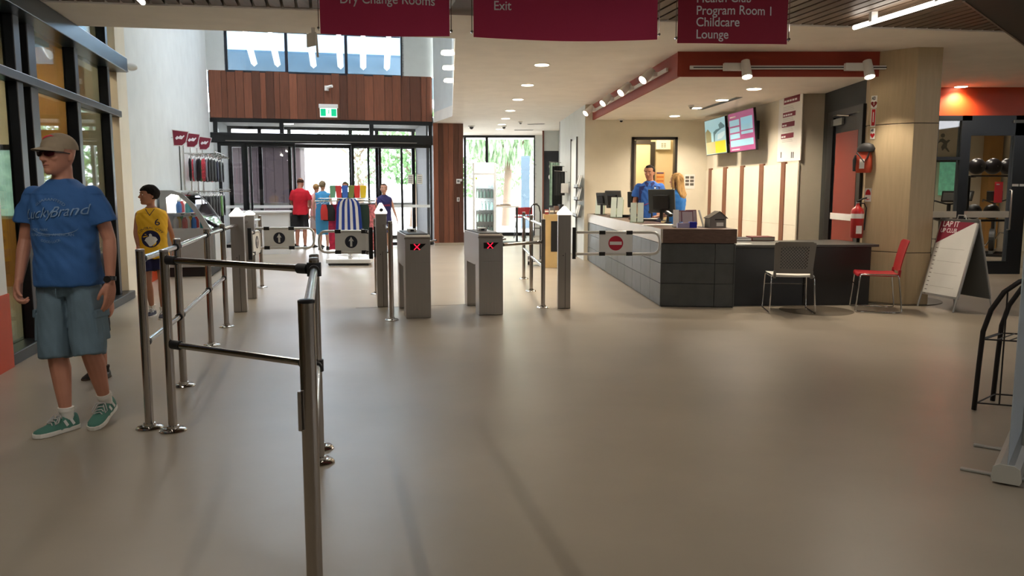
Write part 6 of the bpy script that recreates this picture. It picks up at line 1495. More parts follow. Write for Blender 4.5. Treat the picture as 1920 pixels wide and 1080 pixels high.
for z, rows_, x0 in ((.792, 4, .62), (1.052, 2, .40)):
    for r_ in range(rows_):
        for c in range(12):
            lp = Vector((x0 - r_ * .14, .12 + c * .13, z)); wp = OM[t] @ lp; lab = 'drink bottle on the %s shelf inside the display case' % ('lower' if z < 1 else 'upper')
            b_ = thing('drink_bottle', lab, 'bottle', wp, 0, 'drink bottles on the %s shelf of the display case' % ('lower' if z < 1 else 'upper')) if k < 6 else None
            if k < 6:
                o_ = L(b_).lathe([(.0, 0), (.034, .002), (.034, .12), (.030, .14), (.012, .17), (.012, .195)], n=12).build('bottle_body', BOT[k], b_, smooth=True); L(b_).cyl((0, 0, .186), (0, 0, .205), .014, 10).build('bottle_cap', PLW, b_)
                if k == 0: proto = [b_]
                elif k < 6: proto.append(b_)
            else: copy_tree(proto[(c // 2 + r_) % 6], wp, 0, lab)['group'] = 'drink bottles on the %s shelf of the display case' % ('lower' if z < 1 else 'upper')
            k += 1
# wall merchandise rack
b0 = 16.3
t = thing('merchandise_rack', 'white wall rack with chrome rails holding swimwear', 'rack', AF(-2.64, b0), AA)
L(t).b2((0, 0, .3), (.03, 2.6, 2.35)).build('back_panel', PLW, t)
for y in (.1, .95, 1.8, 2.55): L(t).b2((.03, y - .015, .3), (.05, y + .015, 2.3)).build('upright', BRIGHT, t)
arms = []
for z in (2.12, 1.40):
    for y in (.15, .55, 1.0, 1.45, 1.9, 2.35):
        L(t).cyl((.05, y, z), (.62, y, z), .012, 8).build('arm_rail', BRIGHT, t); arms.append((y, z))
for z in (2.16, 1.44): L(t).cyl((.6, .1, z), (.6, 2.5, z), .010, 8).build('cross_rail', BRIGHT, t)
GM = [mat('black lycra', (16, 16, 20), .6), mat('navy lycra', (26, 30, 60), .6), mat('coral lycra', (226, 80, 90), .6, var=.4, vscale=30), mat('green lycra', (90, 140, 70), .6), mat('striped lycra', (150, 150, 160), .6)]
GM[2] = mat('coral print lycra', (214, 70, 84), .6, var=.5, vscale=30)
random.seed(3); k = 0; protos = {}
def garment(loc, rz, m, h, w, label, group):
    t_ = thing('swimsuit', label, 'swimwear', loc, rz, group)
    L(t_).tube([(-w * .8, 0, -.03), (0, 0, .01), (w * .8, 0, -.03)], .006, 6).build('hanger', PLW, t_); L(t_).tube([(0, 0, .01), (0, 0, .04), (.012, 0, .05), (.012, 0, .035)], .003, 5).build('hanger_hook', CHROME, t_)
    L(t_).ell([(0, 0, -h, w * .35, .012), (0, 0, -h * .8, w * .85, .022), (0, 0, -h * .5, w * .75, .020), (0, 0, -h * .25, w * .95, .022), (0, 0, -.06, w * .75, .014), (0, 0, -.035, w * .7, .008)], 14).build('garment', m, t_, smooth=True); return t_
lab = {GM[0]: 'black', GM[1]: 'navy', GM[2]: 'coral patterned', GM[3]: 'green', GM[4]: 'grey striped'}
for (y, z) in arms:
    for j in range(5):
        m = random.choice([GM[0]] * 14 + [GM[1], GM[2], GM[3], GM[4]]); lp = Vector((.14 + j * .085, y, z - .062)); wp = OM[t] @ lp
        lb = '%s swimsuit hanging on the %s row of the wall rack' % (lab[m], 'upper' if z > 2 else 'lower'); g_ = '%s swimsuits, %s row of the wall rack' % (lab[m], 'upper' if z > 2 else 'lower')
        if m not in protos: protos[m] = garment(wp, AA + math.pi / 2 + .0, m, .46, .13, lb, g_)
        else: copy_tree(protos[m], wp, AA + math.pi / 2 + random.uniform(-.15, .15), lb)['group'] = g_
for i, (px, py) in enumerate(((335, 258), (358, 262), (381, 268))):
    bb = b_on_a(px + 3, -2.55); p = AF(-2.55, bb); z = CH + ray(px, py).z * p.y / ray(px, py).y
    t = thing('flag_sign', 'small maroon curved flag sign above the swimwear, %s of three' % ['nearest', 'middle', 'farthest'][i], 'flag', (p.x, p.y, z), AA)
    sh_ = [(-.13, .13), (.13, .10), (.08, -.08), (.02, -.135), (-.115, -.135)]; sh2 = [(x * 1.12 + .0, y_ * 1.12) for x, y_ in sh_]
    R_ = OM[t].to_3x3(); MB().plate(sh2, OM[t] @ Vector((.05, 0, 0)), R_ @ X, Zv, .006).build('white_border', PLW, t)
    fo = MB().plate(sh_, OM[t] @ Vector((.05, -.0062, 0)), R_ @ X, Zv, .004).build('maroon_face', MAROON2, t)
    MB().plate([(-.09, -.01), (-.055, .03), (-.03, .012), (0, .04), (.03, .022), (.06, .045), (.07, .03), (.02, -.03), (-.04, -.02), (-.07, -.04)], OM[t] @ Vector((.05, -.0105, 0)), R_ @ X, Zv, .002).build('white_script_mark', LET, fo)
    L(t).cyl((-.11, .0, 0), (-.05, 0, 0), .008, 8).build('wall_pin', BRIGHT, t)
# ================================================================ CENTRE CLOTHES RACK
p = atz(655, 497, 0); t = thing('clothes_rack', 'white-based clothes rack standing before the entry doors', 'rack', (p.x, p.y + .1, 0), .05)
cx0 = OM[t].translation.copy()
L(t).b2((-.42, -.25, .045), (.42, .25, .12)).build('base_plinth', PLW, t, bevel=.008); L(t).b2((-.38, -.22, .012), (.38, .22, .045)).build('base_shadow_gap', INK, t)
for x in (-.36, .36):
    for y in (-.18, .18): L(t).cyl((x, y - .01, .012), (x, y + .01, .012), .012, 10).build('castor', INK, t)
L(t).b2((-.03, -.03, .12), (.03, .03, 1.22)).build('centre_post', PLW, t)
for y in (-.12, .12): L(t).cyl((-.62, y, 1.22), (.48, y, 1.22), .012, 8).build('hanging_rail', BRIGHT, t)
L(t).b2((-.05, -.14, 1.19), (.05, .14, 1.22)).build('cross_head', PLW, t)
L(t).b2((-.55, -.16, 1.26), (.40, .16, 1.275)).build('top_tray', mat('clear tray', (215, 222, 222), .2), t)
L(t).b2((-.06, -.06, 1.22), (.06, .06, 1.26)).build('tray_mount', PLW, t)
for x in (-.2, .2): L(t).tube([(x, -.22, .13), (x, -.26, .20), (x + .25, -.26, .20), (x + .28, -.22, .15)], .006, 6).build('foot_hook', CHROME, t)
def rk(x, y, z): return OM[t] @ Vector((x, y, z))
STR = [mat('blue towelling', (36, 64, 150), .9, bump=.2, bscale=200), mat('white towelling', (232, 230, 228), .9, bump=.2, bscale=200)]
tw = thing('striped_towel', 'blue and white striped hooded towel hung across front of clothes rack', 'towel', rk(.02, -.16, 1.2), .05)
for k in range(9):
    x0 = -.235 + k * .052; x1 = x0 + .052; sp = .25; m = L(tw); R_ = []
    for z, f_ in ((.06, .55), (.0, .82), (-.1, .95), (-.4, 1.03), (-.78, 1.12)):
        R_.append([Vector((x0 * f_, -.03 - .01 * math.sin(k * 1.3), z)), Vector((x1 * f_, -.03 - .01 * math.sin(k * 1.3 + 1), z)), Vector((x1 * f_, .0, z)), Vector((x0 * f_, .0, z))])
    m.loft(R_); m.build('stripe', STR[k % 2], tw)
L(tw).tube([(-.18, -.01, .01), (0, -.01, .08), (.18, -.01, .01)], .008, 6).build('hanger', CHROME, tw)
def hang(name, label, x, y, h, w, m, cat='clothing'):
    g = thing(name, label, cat, rk(x, y, 1.205), .05)
    L(g).tube([(-w * .8, 0, -.04), (0, 0, -.01), (0, 0, .03), (.015, .0, .035)], .005, 6).build('hanger', PLW, g)
    L(g).ell([(0, 0, -h, w * .95, .035), (0, 0, -h * .6, w, .045), (0, 0, -.15, w * .95, .04), (0, 0, -.05, w * .6, .015)], 16).build('garment', m, g, smooth=True); return g
hang('hanging_garment', 'black swim top at left part of the rack beside the orange bag', -.36, -.13, .36, .12, INK)
hang('hanging_garment', 'sky blue board shorts at far left of the clothes rack', -.50, -.10, .62, .12, mat('sky blue cloth', (66, 150, 204), .8))
hang('hanging_garment', 'long red and pink swim shorts hanging below black top on the rack', -.28, .13, .92, .14, mat('pink red cloth', (222, 50, 84), .8, var=.3, vscale=12))
hang('hanging_garment', 'orange printed bag on the left end of the clothes rack', -.44, -.17, .34, .07, mat('orange red print', (214, 60, 56), .7))
hang('hanging_garment', 'dark green swim top right of the striped towel', .30, -.12, .60, .12, mat('forest cloth', (28, 52, 44), .85))
hang('hanging_garment', 'black rash vest right of the striped towel on the rack', .40, .13, .58, .13, INK)
hang('hanging_garment', 'coral and white patterned shorts low on right of the rack', .44, -.10, .92, .10, mat('coral white print', (232, 120, 124), .8, var=.6, vscale=25))
for i, (c, nmc) in enumerate((((110, 160, 120), 'pale green'), ((214, 60, 60), 'pink red'), ((60, 100, 180), 'blue'), ((120, 130, 60), 'olive'), ((222, 50, 40), 'red'), ((240, 200, 40), 'yellow'))):
    pp = rk(-.30 + i * .115, .02, 1.277); g = thing('kickboard', '%s kickboard standing in tray on top of the clothes rack' % nmc, 'kickboard', pp, .05 + random.uniform(-.15, .15))
    R_ = OM[g].to_3x3(); MB().plate([(-.045, 0), (.045, 0), (.06, .20), (.055, .235), (-.055, .235), (-.06, .20)], OM[g] @ Vector((0, 0, 0)), R_ @ X, R_ @ Vector((random.uniform(-.06, .06), .1, 1)), .03).build('foam_board', mat('foam ' + nmc, c, .7), g, bevel=.006)
# white counter-like displays behind the gates (left of doors)
p = AF(-1.40, 18.9); t = thing('white_display_table', 'white display table behind the left swing gate', 'table', p, AA)
L(t).b2((-.45, -.3, .92), (.65, .3, .96)).build('tabletop', PLW, t, bevel=.004); L(t).b2((-.4, -.26, 0), (.6, -.22, .92)).build('front_panel', PLW, t); L(t).b2((-.4, .22, 0), (.6, .26, .92)).build('rear_panel', PLW, t)
# ================================================================ FAR CORRIDOR: FRIDGE, TABLE, STOOLS, TROLLEY, STAND
a = aty(884, 430, 20.2); t = thing('drinks_fridge', 'tall white glass-door drinks fridge beside the timber pier', 'fridge', ((aty(886, 357, 20.2).x + aty(930, 357, 20.2).x) / 2, 20.2, 0), 0)
w = (aty(930, 357, 20.2).x - aty(886, 357, 20.2).x) / 2; H = aty(900, 305, 20.2).z
FW = mat('fridge white', (226, 230, 230), .35)
L(t).b2((-w, 0, .0), (-w + .05, .6, H)).build('side_wall', FW, t); L(t).b2((w - .05, 0, 0), (w, .6, H)).build('side_wall', FW, t); L(t).b2((-w + .05, .56, 0), (w - .05, .6, H)).build('back_wall', FW, t)
L(t).b2((-w + .05, 0, 0), (w - .05, .56, .26)).build('base', FW, t); L(t).b2((-w + .05, 0, H - .25), (w - .05, .56, H)).build('canopy', mat('lit fridge canopy', (240, 244, 244), .4, emit=(235, 245, 248), estr=.9), t)
L(t).b2((-w + .05, -.012, .26), (w - .05, -.004, H - .27)).build('door_glass', GL, t)
dfr = L(t); dfr.b2((-w + .01, -.03, .24), (-w + .06, 0, H - .25)); dfr.b2((w - .06, -.03, .24), (w - .01, 0, H - .25)); dfr.b2((-w + .06, -.03, .24), (w - .06, 0, .30)); dfr.b2((-w + .06, -.03, H - .31), (w - .06, 0, H - .25)); dfr.build('door_frame', FW, t)
L(t).b2((-w + .07, -.02, H - .42), (-w + .12, -.013, H - .36)).build('yellow_label', mat('lime label', (190, 210, 40), .5), t)
zs = [.30, .62, .92, 1.22, 1.50]
for z in zs: L(t).b2((-w + .05, .03, z), (w - .05, .52, z + .012)).build('shelf', PLW, t)
L(t).cyl((-w + .07, .06, .32), (-w + .07, .06, H - .3), .012, 8).build('light_tube', LAMPW, t)
light('POINT', OM[t] @ Vector((0, .12, H - .36)), 30, (.9, 1, 1), t, shadow_soft_size=.05)
light('POINT', OM[t] @ Vector((-w + .10, .1, 1.0)), 22, (.9, 1, 1), t, shadow_soft_size=.05)
fr_t = t; pr_b = None; k = 0
for si, z in enumerate(zs):
    for c in range(5):
        wp = OM[fr_t] @ Vector((-w + .13 + c * (2 * w - .24) / 4, .14, z + .013)); lb = 'drink bottle standing on a fridge shelf, shelf %s' % ['at the bottom', 'second from the bottom', 'in the middle', 'second from the top', 'at the top'][si]
        g_ = 'fridge bottles ' + lb.split('shelf ')[-1]
        if not pr_b: pr_b = thing('drink_bottle', lb, 'bottle', wp, 0, g_); L(pr_b).lathe([(0, 0), (.032, .002), (.032, .13), (.012, .17), (.012, .20)], n=12).build('bottle_body', mat('clear teal bottle', (190, 226, 220), .2), pr_b, smooth=True); L(pr_b).cyl((0, 0, .195), (0, 0, .215), .014, 10).build('bottle_cap', PLG, pr_b)
        else: copy_tree(pr_b, wp, 0, lb)['group'] = g_
p = aty(950, 440, 22.0); t = thing('cafe_table', 'small white cafe table right of the drinks fridge', 'table', (p.x - .02, 22.0, 0), 0)
L(t).b2((-.42, -.3, .96), (.36, .3, 1.0)).build('tabletop', PLW, t, bevel=.004); L(t).cyl((-.35, 0, .02), (-.35, 0, .96), .03, 12).build('leg', DKGREY, t); L(t).cyl((.3, 0, .02), (.3, 0, .96), .03, 12).build('leg', DKGREY, t); L(t).b2((-.45, -.25, 0), (.4, .25, .02)).build('base', DKGREY, t)
t2 = thing('menu_board', 'low brown menu tray lying on the white cafe table', 'tray', (p.x - .1, 22.0, 1.002), .1); L(t2).b2((-.3, -.2, 0), (.2, .1, .03)).build('tray', mat('tan board', (150, 130, 110), .6), t2); L(t2).b2((-.08, -.18, .03), (.16, .08, .045)).build('dark_insert', PLG, t2)
for i, (px, yy) in enumerate(((975, 24.0), (990, 24.3))):
    x = aty(px, 357, yy).x; t = thing('bar_stool', 'red stool by the far corridor window, %s one' % ('left' if i == 0 else 'right'), 'stool', (x, yy, 0), 0)
    L(t).lathe([(.0, .60), (.17, .61), (.18, .64), (.0, .655)], n=20).build('seat', REDM, t, smooth=True); L(t).box((0, .15, .80), (.28, .03, .22), Matrix.Rotation(-.12, 3, 'X')).build('backrest', REDM, t, bevel=.01)
    for a_ in (-1, 1):
        for b_ in (-1, 1): L(t).cyl((a_ * .10, b_ * .10, .61), (a_ * .18, b_ * .18, .002), .010, 8).build('leg', DKGREY, t)
    L(t).box((0, .14, .68), (.03, .02, .14)).build('back_support', DKGREY, t)
# trolley and timber stand
x0 = aty(1018, 357, 15.2).x; t = thing('hand_trolley', 'grey hand trolley with black handle left of the timber stand', 'trolley', (x0 - .12, 15.35, 0), 0)
L(t).tube([(-.12, 0, .08), (-.12, .05, 1.0), (-.09, -.02, 1.12), (-.05, -.1, 1.16)], .014, 8).build('frame_tube', DKGREY, t, smooth=90); L(t).tube([(.08, 0, .08), (.08, .05, 1.0), (.05, -.02, 1.12), (.0, -.1, 1.16)], .014, 8).build('frame_tube', DKGREY, t, smooth=90)
L(t).cyl((-.06, -.10, 1.16), (.02, -.10, 1.16), .02, 10).build('grip', RUBBER, t); L(t).b2((-.16, -.32, .08), (.12, 0, .10)).build('toe_plate', PLG, t)
for a_ in (-.14, .10): L(t).cyl((a_ - .02, .03, .08), (a_ + .02, .03, .08), .08, 16).build('wheel', RUBBER, t)
for z in (.4, .7): L(t).cyl((-.12, .02, z), (.08, .02, z), .01, 8).build('cross_bar', DKGREY, t)
x0 = aty(1024, 357, 14.6).x; x1 = aty(1044, 357, 14.6).x; t = thing('timber_stand', 'pale timber display stand with black panel and leaflets on top', 'stand', ((x0 + x1) / 2 + .02, 14.7, 0), 0)
w = (x1 - x0) / 2 + .06; L(t).b2((-w, 0, .0), (w, .45, .98)).build('box', mat('pale birch', (206, 176, 122), .5, var=.1), t, bevel=.004); L(t).b2((-.02, -.006, .30), (w - .02, 0, .86)).build('black_panel', INK, t)
for k in range(4): L(t).plate(circ(.05, 14), OM[t] @ Vector((w / 2 - .02, -.0065, .38 + k * .13)), X, Zv, .003).build('round_mark', PLG, t)
for k in range(4): g = thing('leaflet_box', '%s small carton on top of the pale timber stand' % ['reddish', 'grey', 'brown', 'dark'][k], 'box', OM[t] @ Vector((-w + .06 + k * .09, .12 + .05 * k, .982)), .1 * k); L(g).b2((-.035, -.06, 0), (.035, .06, .09 + .03 * k)).build('carton', [mat('red card', (150, 60, 60), .6), PLG, mat('brown card', (110, 84, 74), .6), DKGREY][k], g); L(g).b2((-.036, -.061, .04), (.036, -.058, .07)).build('label', PAPER, g)
# ================================================================ GYM CONTENTS
for i, px in enumerate((1832, 1862, 1890)):
    p = aty(px, 312, 15.6); t = thing('exercise_ball', 'large dark exercise ball on rack behind gym glass, %s' % ['left', 'middle', 'right'][i], 'ball', p, 0, None); L(t).sph((0, 0, 0), .155, 28, 18).build('ball', mat('dark vinyl', (24, 20, 26), .35), t, smooth=True); L(t).cyl((.0, -.158, 0), (0, -.150, 0), .012, 8).build('valve_plug', PLG, t)
a, b = aty(1815, 330, 15.6), aty(1905, 330, 15.6)
t = thing('ball_rack', 'black steel rack holding the exercise balls in the gym', 'rack', (a.x, 15.6, 0), 0); zr = aty(1850, 330, 15.6).z
for y in (15.50, 15.70): MB().cyl((a.x, y, zr), (b.x, y, zr), .015, 8).build('ball_rail', BLACK, t)
for x in (a.x + .02, b.x - .02):
    MB().b2((x - .02, 15.4, .0), (x + .02, 15.8, .04)).build('foot', BLACK, t); MB().b2((x - .02, 15.57, .04), (x + .02, 15.63, zr)).build('upright', BLACK, t); MB().b2((x - .02, 15.4, zr - .03), (x + .02, 15.8, zr - .015)).build('cross_arm', BLACK, t)
MB().b2((a.x, 15.5, .82), (b.x, 15.7, .86)).build('shelf', BLACK, t)
for i, (px, m_) in enumerate(((1828, DKGREY), (1862, PLB))): p = Vector((aty(px, 357, 15.6).x, 15.6, 1.01)); t = thing('medicine_ball', 'dark medicine ball on lower rack shelf behind gym glass, %s' % ['left', 'right'][i], 'ball', p); L(t).sph((0, 0, 0), .145, 24, 14).build('ball', m_, t, smooth=True); L(t).lathe([(.1455, -.01), (.1468, 0), (.1455, .01)], n=24).build('seam_band', PLG, t)
def bike(x, y, rz, label):
    t = thing('exercise_bike', label, 'exercise machine', (x, y, 0), rz)
    L(t).b2((-.25, -.5, 0), (.25, -.43, .06)).build('front_foot', PLB, t); L(t).b2((-.25, .43, 0), (.25, .5, .06)).build('rear_foot', PLB, t); L(t).b2((-.04, -.45, .06), (.04, .45, .12)).build('base_beam', PLG, t)
    L(t).cyl((-.05, -.25, .36), (.05, -.25, .36), .24, 24).build('flywheel', DKGREY, t); L(t).tube([(0, -.2, .1), (0, -.3, .7), (0, -.33, 1.15)], .035, 10).build('front_column', PLB, t); L(t).tube([(0, .1, .1), (0, .2, .85)], .03, 10).build('seat_post', PLG, t)
    L(t).ell([(0, .22, .85, .05, .08), (0, .24, .88, .11, .14), (0, .25, .92, .10, .13)], 16).build('saddle', PLB, t, smooth=True)
    L(t).tube([(-.24, .02, 1.18), (-.22, -.2, 1.22), (-.05, -.33, 1.16), (.05, -.33, 1.16), (.22, -.2, 1.22), (.24, .02, 1.18)], .016, 8).build('handlebar', PLB, t, smooth=90); L(t).box((0, -.38, 1.30), (.3, .05, .22), Matrix.Rotation(.3, 3, 'X')).build('console', PLB, t, bevel=.01); L(t).box((0, -.352, 1.30), (.24, .02, .16), Matrix.Rotation(.3, 3, 'X')).build('console_face', PLG, t)
    L(t).tube([(-.05, -.02, .36), (-.12, -.02, .22), (-.2, -.02, .22)], .015, 8).build('pedal', CHROME, t); L(t).tube([(.05, -.02, .36), (.12, -.02, .50), (.2, -.02, .50)], .015, 8).build('pedal', CHROME, t)
bike(aty(1772, 357, 15.2).x, 15.2, 2.4, 'black exercise bike behind gym glass beside the ply column'); bike(aty(1790, 357, 17.2).x, 17.2, 2.0, 'second exercise bike deeper in the gym'); bike(aty(1868, 357, 17.6).x, 17.6, -.6, 'exercise bike behind the ball rack in the gym')
a, b = aty(1871, 380, YG + .06), aty(1881, 341, YG + .06); t = thing('red_notice', 'red poster on the glass of the gym door', 'notice', (a.x, YG, a.z)); MB().b2((aty(1870, 357, YG).x - .03, YG + .028, a.z), (aty(1882, 357, YG).x + .0, YG + .033, b.z)).build('sheet', REDP, t)
MB().b2((aty(1869.5, 357, YG).x, YG + .024, b.z - .05), (aty(1875, 357, YG).x, YG + .029, b.z - .035)).build('word_mark', LET, t)
a, b = aty(1765, 280, 19.9), aty(1786, 258, 19.9); t = thing('wall_decal', 'grey runner silhouette decal on the white gym wall', 'wall decal', (a.x, 19.99, a.z)); 
for q in ([(0, .5), (.12, .55), (.30, .42), (.42, .48), (.5, .44), (.36, .30), (.34, .12), (.5, -.1), (.44, -.12), (.26, .06), (.14, -.05), (.08, .12), (.18, .30), (.05, .38), (-.1, .30)],): MB().plate([(x * .5, y * .5) for x, y in q], Vector((a.x, 19.985, a.z)), X, Zv, .008).build('silhouette', PLG, t)
MB().plate(circ(.05, 16, .06, .34), Vector((a.x, 19.985, a.z)), X, Zv, .008).build('silhouette_head', PLG, t)
# ================================================================ OUTDOORS
LEAF = [mat('pale leaves', (150, 176, 140), .7, var=.3, vscale=8), mat('mid leaves', (110, 150, 96), .7, var=.3, vscale=8)]; BARK = mat('bark', (120, 104, 88), .9)
def tree(x, y, h, r, label, seed, n=1500, droop=0, m=0):
    t = thing('tree', label, 'tree', (x, y, -.02)); rd = random.Random(seed)
    trk = L(t); trk.tube([(0, 0, 0), (.1, 0, h * .3), (0, .1, h * .55), (.1, 0, h * .8)], [.2, .16, .11, .04], 10)
    for k in range(7):
        a_ = k * 2.4; trk.tube([(0, 0, h * (.35 + .05 * k)), (math.cos(a_) * r * .5, math.sin(a_) * r * .5, h * (.5 + .05 * k)), (math.cos(a_) * r * .8, math.sin(a_) * r * .8, h * (.52 + .05 * k))], [.07, .04, .015], 6)
    trk.build('trunk', BARK, t, smooth=True); mm = L(t)
    for k in range(n):
        th = rd.uniform(0, 6.28); zz = rd.uniform(-1, 1); rr = r * (rd.random() ** .4) * math.sqrt(1 - zz * zz * .9)
        c = Vector((math.cos(th) * rr, math.sin(th) * rr, h * .66 + zz * h * .32)); s_ = rd.uniform(.10, .24); l_ = s_ * (1 + droop * 2)
        R_ = Matrix.Rotation(rd.uniform(0, 6.28), 3, 'Z') @ Matrix.Rotation(rd.uniform(-.9, .9) * (1 - droop), 3, 'X'); q = [Vector((-s_ * .4, 0, 0)), Vector((0, .02, l_ * .5)), Vector((s_ * .4, 0, 0)), Vector((0, 0.02, -l_ * .6))]
        mm.add([c + R_ @ v_ for v_ in q], [(0, 1, 2), (0, 2, 3)])
    f = mm.build('foliage', LEAF[m], t); f['kind'] = 'stuff'; return t
tree(-.25, 33, 7.5, 2.1, 'weeping tree outside the far corridor window', 1, 2600, .9); tree(-7.4, 39, 5.2, 2.2, 'pale bushy tree outside the open entry doors', 2, 1800); tree(-3.9, 32, 5.0, 1.7, 'green tree outside the right entry panels', 3, 1600, 0, 1); tree(1.7, 44, 6, 2.6, 'distant tree at right of the far corridor window', 4, 1500); tree(-1.5, 41, 3.2, 2.0, 'low shrub-like tree beyond the far paving', 5, 1200, 0, 1)
p = aty(492, 357, 27.5); t = thing('maroon_shed', 'maroon panelled shed outside the left entry panels', 'building', (p.x, 28, -.02))
for k in range(8): L(t).b2((-1.2 + k * .3, -.05, 0), (-.91 + k * .3, 0, 2.9)).build('wall_board', mat('maroon boards', (30, 14, 19), .7), t)
L(t).b2((-1.2, 0, 0), (1.2, .6, 2.9)).build('shed_body', mat('maroon boards', (30, 14, 19), .7), t); L(t).b2((-1.3, -.2, 2.9), (1.3, .8, 3.02)).build('roof', PLG, t)
t = thing('garden_wall', 'long low white wall across the far paving outside', 'wall', (0, 46, -.02)); L(t).b2((-30, 0, 0), (30, .25, 1.4)).build('wall_body', WHITE, t); L(t).b2((-30, -.03, 1.4), (30, .28, 1.5)).build('coping', PLW, t)
p = Vector((aty(985, 357, 30).x, 30, -.02)); t = thing('outdoor_post', 'blue-grey post outside the far corridor window', 'post', p); L(t).b2((-.16, -.1, 0), (.16, .1, 2.7)).build('shaft', mat('blue grey facade', (84, 104, 118), .7), t); L(t).b2((-.2, -.14, 0), (.2, .14, .05)).build('base', PLG, t)
# ================================================================ CEILING LIGHTS
WARM = (1, .855, .68); NEUT = (1, .89, .77)
def downlight(px, py, z, label, group, e=1.0, col=WARM, xy=None, spot=2.5):
    p = atz(px, py, z) if xy is None else Vector((xy[0], xy[1], z))
    t = thing('downlight', label, 'ceiling light', (p.x, p.y, z), 0, group)
    L(t).lathe([(.115, .002), (.115, -.006), (.095, -.008), (.095, .002)], n=28).build('trim_ring', PLW, t, smooth=True)
    L(t).lathe([(.0, -.001), (.094, -.001), (.094, -.012), (.0, -.016)], n=28).build('diffuser', LAMP, t)
    light('SPOT', p + Vector((0, 0, -.03)), SPOT_W * e, col, t, spot_size=spot, spot_blend=.7, shadow_soft_size=.09)
    return t
g = 'downlights along the middle of the white ceiling'
nm = ['nearest', 'second', 'third', 'fourth', 'fifth', 'sixth', 'farthest']
for i, (px, py) in enumerate(((1016, 121), (989, 159), (971, 186), (957, 207), (948, 222), (941, 233), (937, 242))):
    downlight(px, py, ZC - .001, 'round downlight in the middle ceiling row, %s from the camera' % nm[i], g, .85, NEUT if i > 3 else WARM)
for i, (px, py) in enumerate(((1414, 166), (1354, 187), (1305, 202), (1265, 217))):
    downlight(px, py, ZL - .001, 'round downlight in the low reception ceiling, %s from the camera' % nm[i], 'downlights in the reception ceiling', 1.0)
downlight(1802, 162, ZC - .001, 'single round downlight in front of the orange gym header', None, .8)
# wall washers along the edge of the void
for i, (px, py) in enumerate(((842, 73), (842, 109), (841, 136), (840, 159))):
    p = atz(853, py, ZC + .22); p = Vector((aty(852, 200, atz(850, py, ZC).y).x, atz(850, py, ZC).y, ZC + .06))
    t = thing('wall_washer', 'white half-round lit washer on void edge, %s from the camera' % nm[i], 'wall light', p, 0, 'washers along the void edge')
    L(t).lathe([(.0, .03), (.08, .03), (.09, 0), (.08, -.015), (0, -.015)], (-.08, 0, 0), 24).build('diffuser', LAMP, t, smooth=True)
    L(t).box((-.01, 0, .02), (.03, .08, .05)).build('bracket', PLW, t)
# linear tube lights under the slats
def tube(p0, p1, label, e=1.0):
    p0, p1 = Vector(p0), Vector(p1); t = thing('tube_light', label, 'ceiling light', p0.lerp(p1, .5), 0)
    MB().cyl(p0, p1, .022, 14).build('diffuser', LAMPW, t, smooth=True)
    d = (p1 - p0).normalized()
    for q in (.2, .8): MB().b2(p0.lerp(p1, q) - Vector((.03, .03, 0)), p0.lerp(p1, q) + Vector((.03, .03, ZC + .012 - p0.z))).build('mount', PLW, t)
    for q in (p0, p1): MB().sph(q, .024, 10, 6).build('end_cap', PLW, t)
    Lx = light('AREA', p0.lerp(p1, .5) + Vector((0, 0, -.03)), TUBE_W * e, (1, .92, .82), t, shape='RECTANGLE', size=.05, size_y=(p1 - p0).length)
    M = Matrix.Translation(p0.lerp(p1, .5) + Vector((0, 0, -.03))) @ Matrix.Rotation(math.atan2(-d.x, d.y), 4, 'Z'); Lx.matrix_local = OM[t].inverted() @ M
    return t
a = atz(1601, 52, 3.04); tube(a, a + UA * -1.45, 'white tube light under the slatted ceiling at top right')
a = atz(268, 5, 3.04); tube(a, a + UA * -1.5, 'white tube light under the slatted ceiling at top left, only its tip showing')
for i, (x, y) in enumerate(((-2.4, 2.0), (1.6, 2.6), (-1.0, -1.5), (3.6, -.5), (6.5, 4.5))):
    a = Vector((x, y, 3.04)); tube(a, a + UA * 1.5, ('tube light under the slatted ceiling above the camera, ' + ['left front', 'right front', 'left rear', 'right rear', 'far right'][i]), [1.7, 1.3, .8, .8, .8][i])
# track lights
def track_spot(mp, aim, label, group):
    mp = Vector(mp); aim = Vector(aim).normalized()
    t = thing('track_spotlight', label, 'spotlight', mp, 0, group); 
    c = mp + aim * .02
    MB().cyl(c - aim * .11, c + aim * .10, .052, 20, .062).build('lamp_body', PLW, t, smooth=True)
    MB().cyl(c + aim * .098, c + aim * .106, .056, 20).build('lamp_face', LAMP, t)
    light('SPOT', c + aim * .12, TRACK_W, WARM, t, aim, spot_size=1.5, spot_blend=.5, shadow_soft_size=.05)
    return t
def track(p0, p1, label):
    t = thing('light_track', label, 'light track', p0, 0); p0, p1 = Vector(p0), Vector(p1)
    d = (p1 - p0).normalized(); n = Vector((d.y, -d.x, 0))
    if n.x > 0 and abs(n.x) > .5: n = -n
    if abs(d.x) > .5 and n.y > 0: n = -n
    MB().wall(p0 + n * .0, p1 + n * .0, p0.z - .022, p0.z + .022, .03 if (Vector((d.y, -d.x, 0)) - n).length < .1 else -.03).build('rail', PLW, t)
    return t, d, n
dB = (Vector((BHF[0], BHF[1], 0)) - Vector((BHC[0], BHC[1], 0))).normalized(); nB = Vector((-dB.y, dB.x, 0)); nB = nB if nB.x < 0 else -nB
c0 = Vector((BHC[0], BHC[1], 2.955)) + nB * .032
tk, d, n = track(c0 + dB * .35, c0 + dB * 5.8, 'white light track on the left face of the terracotta bulkhead')
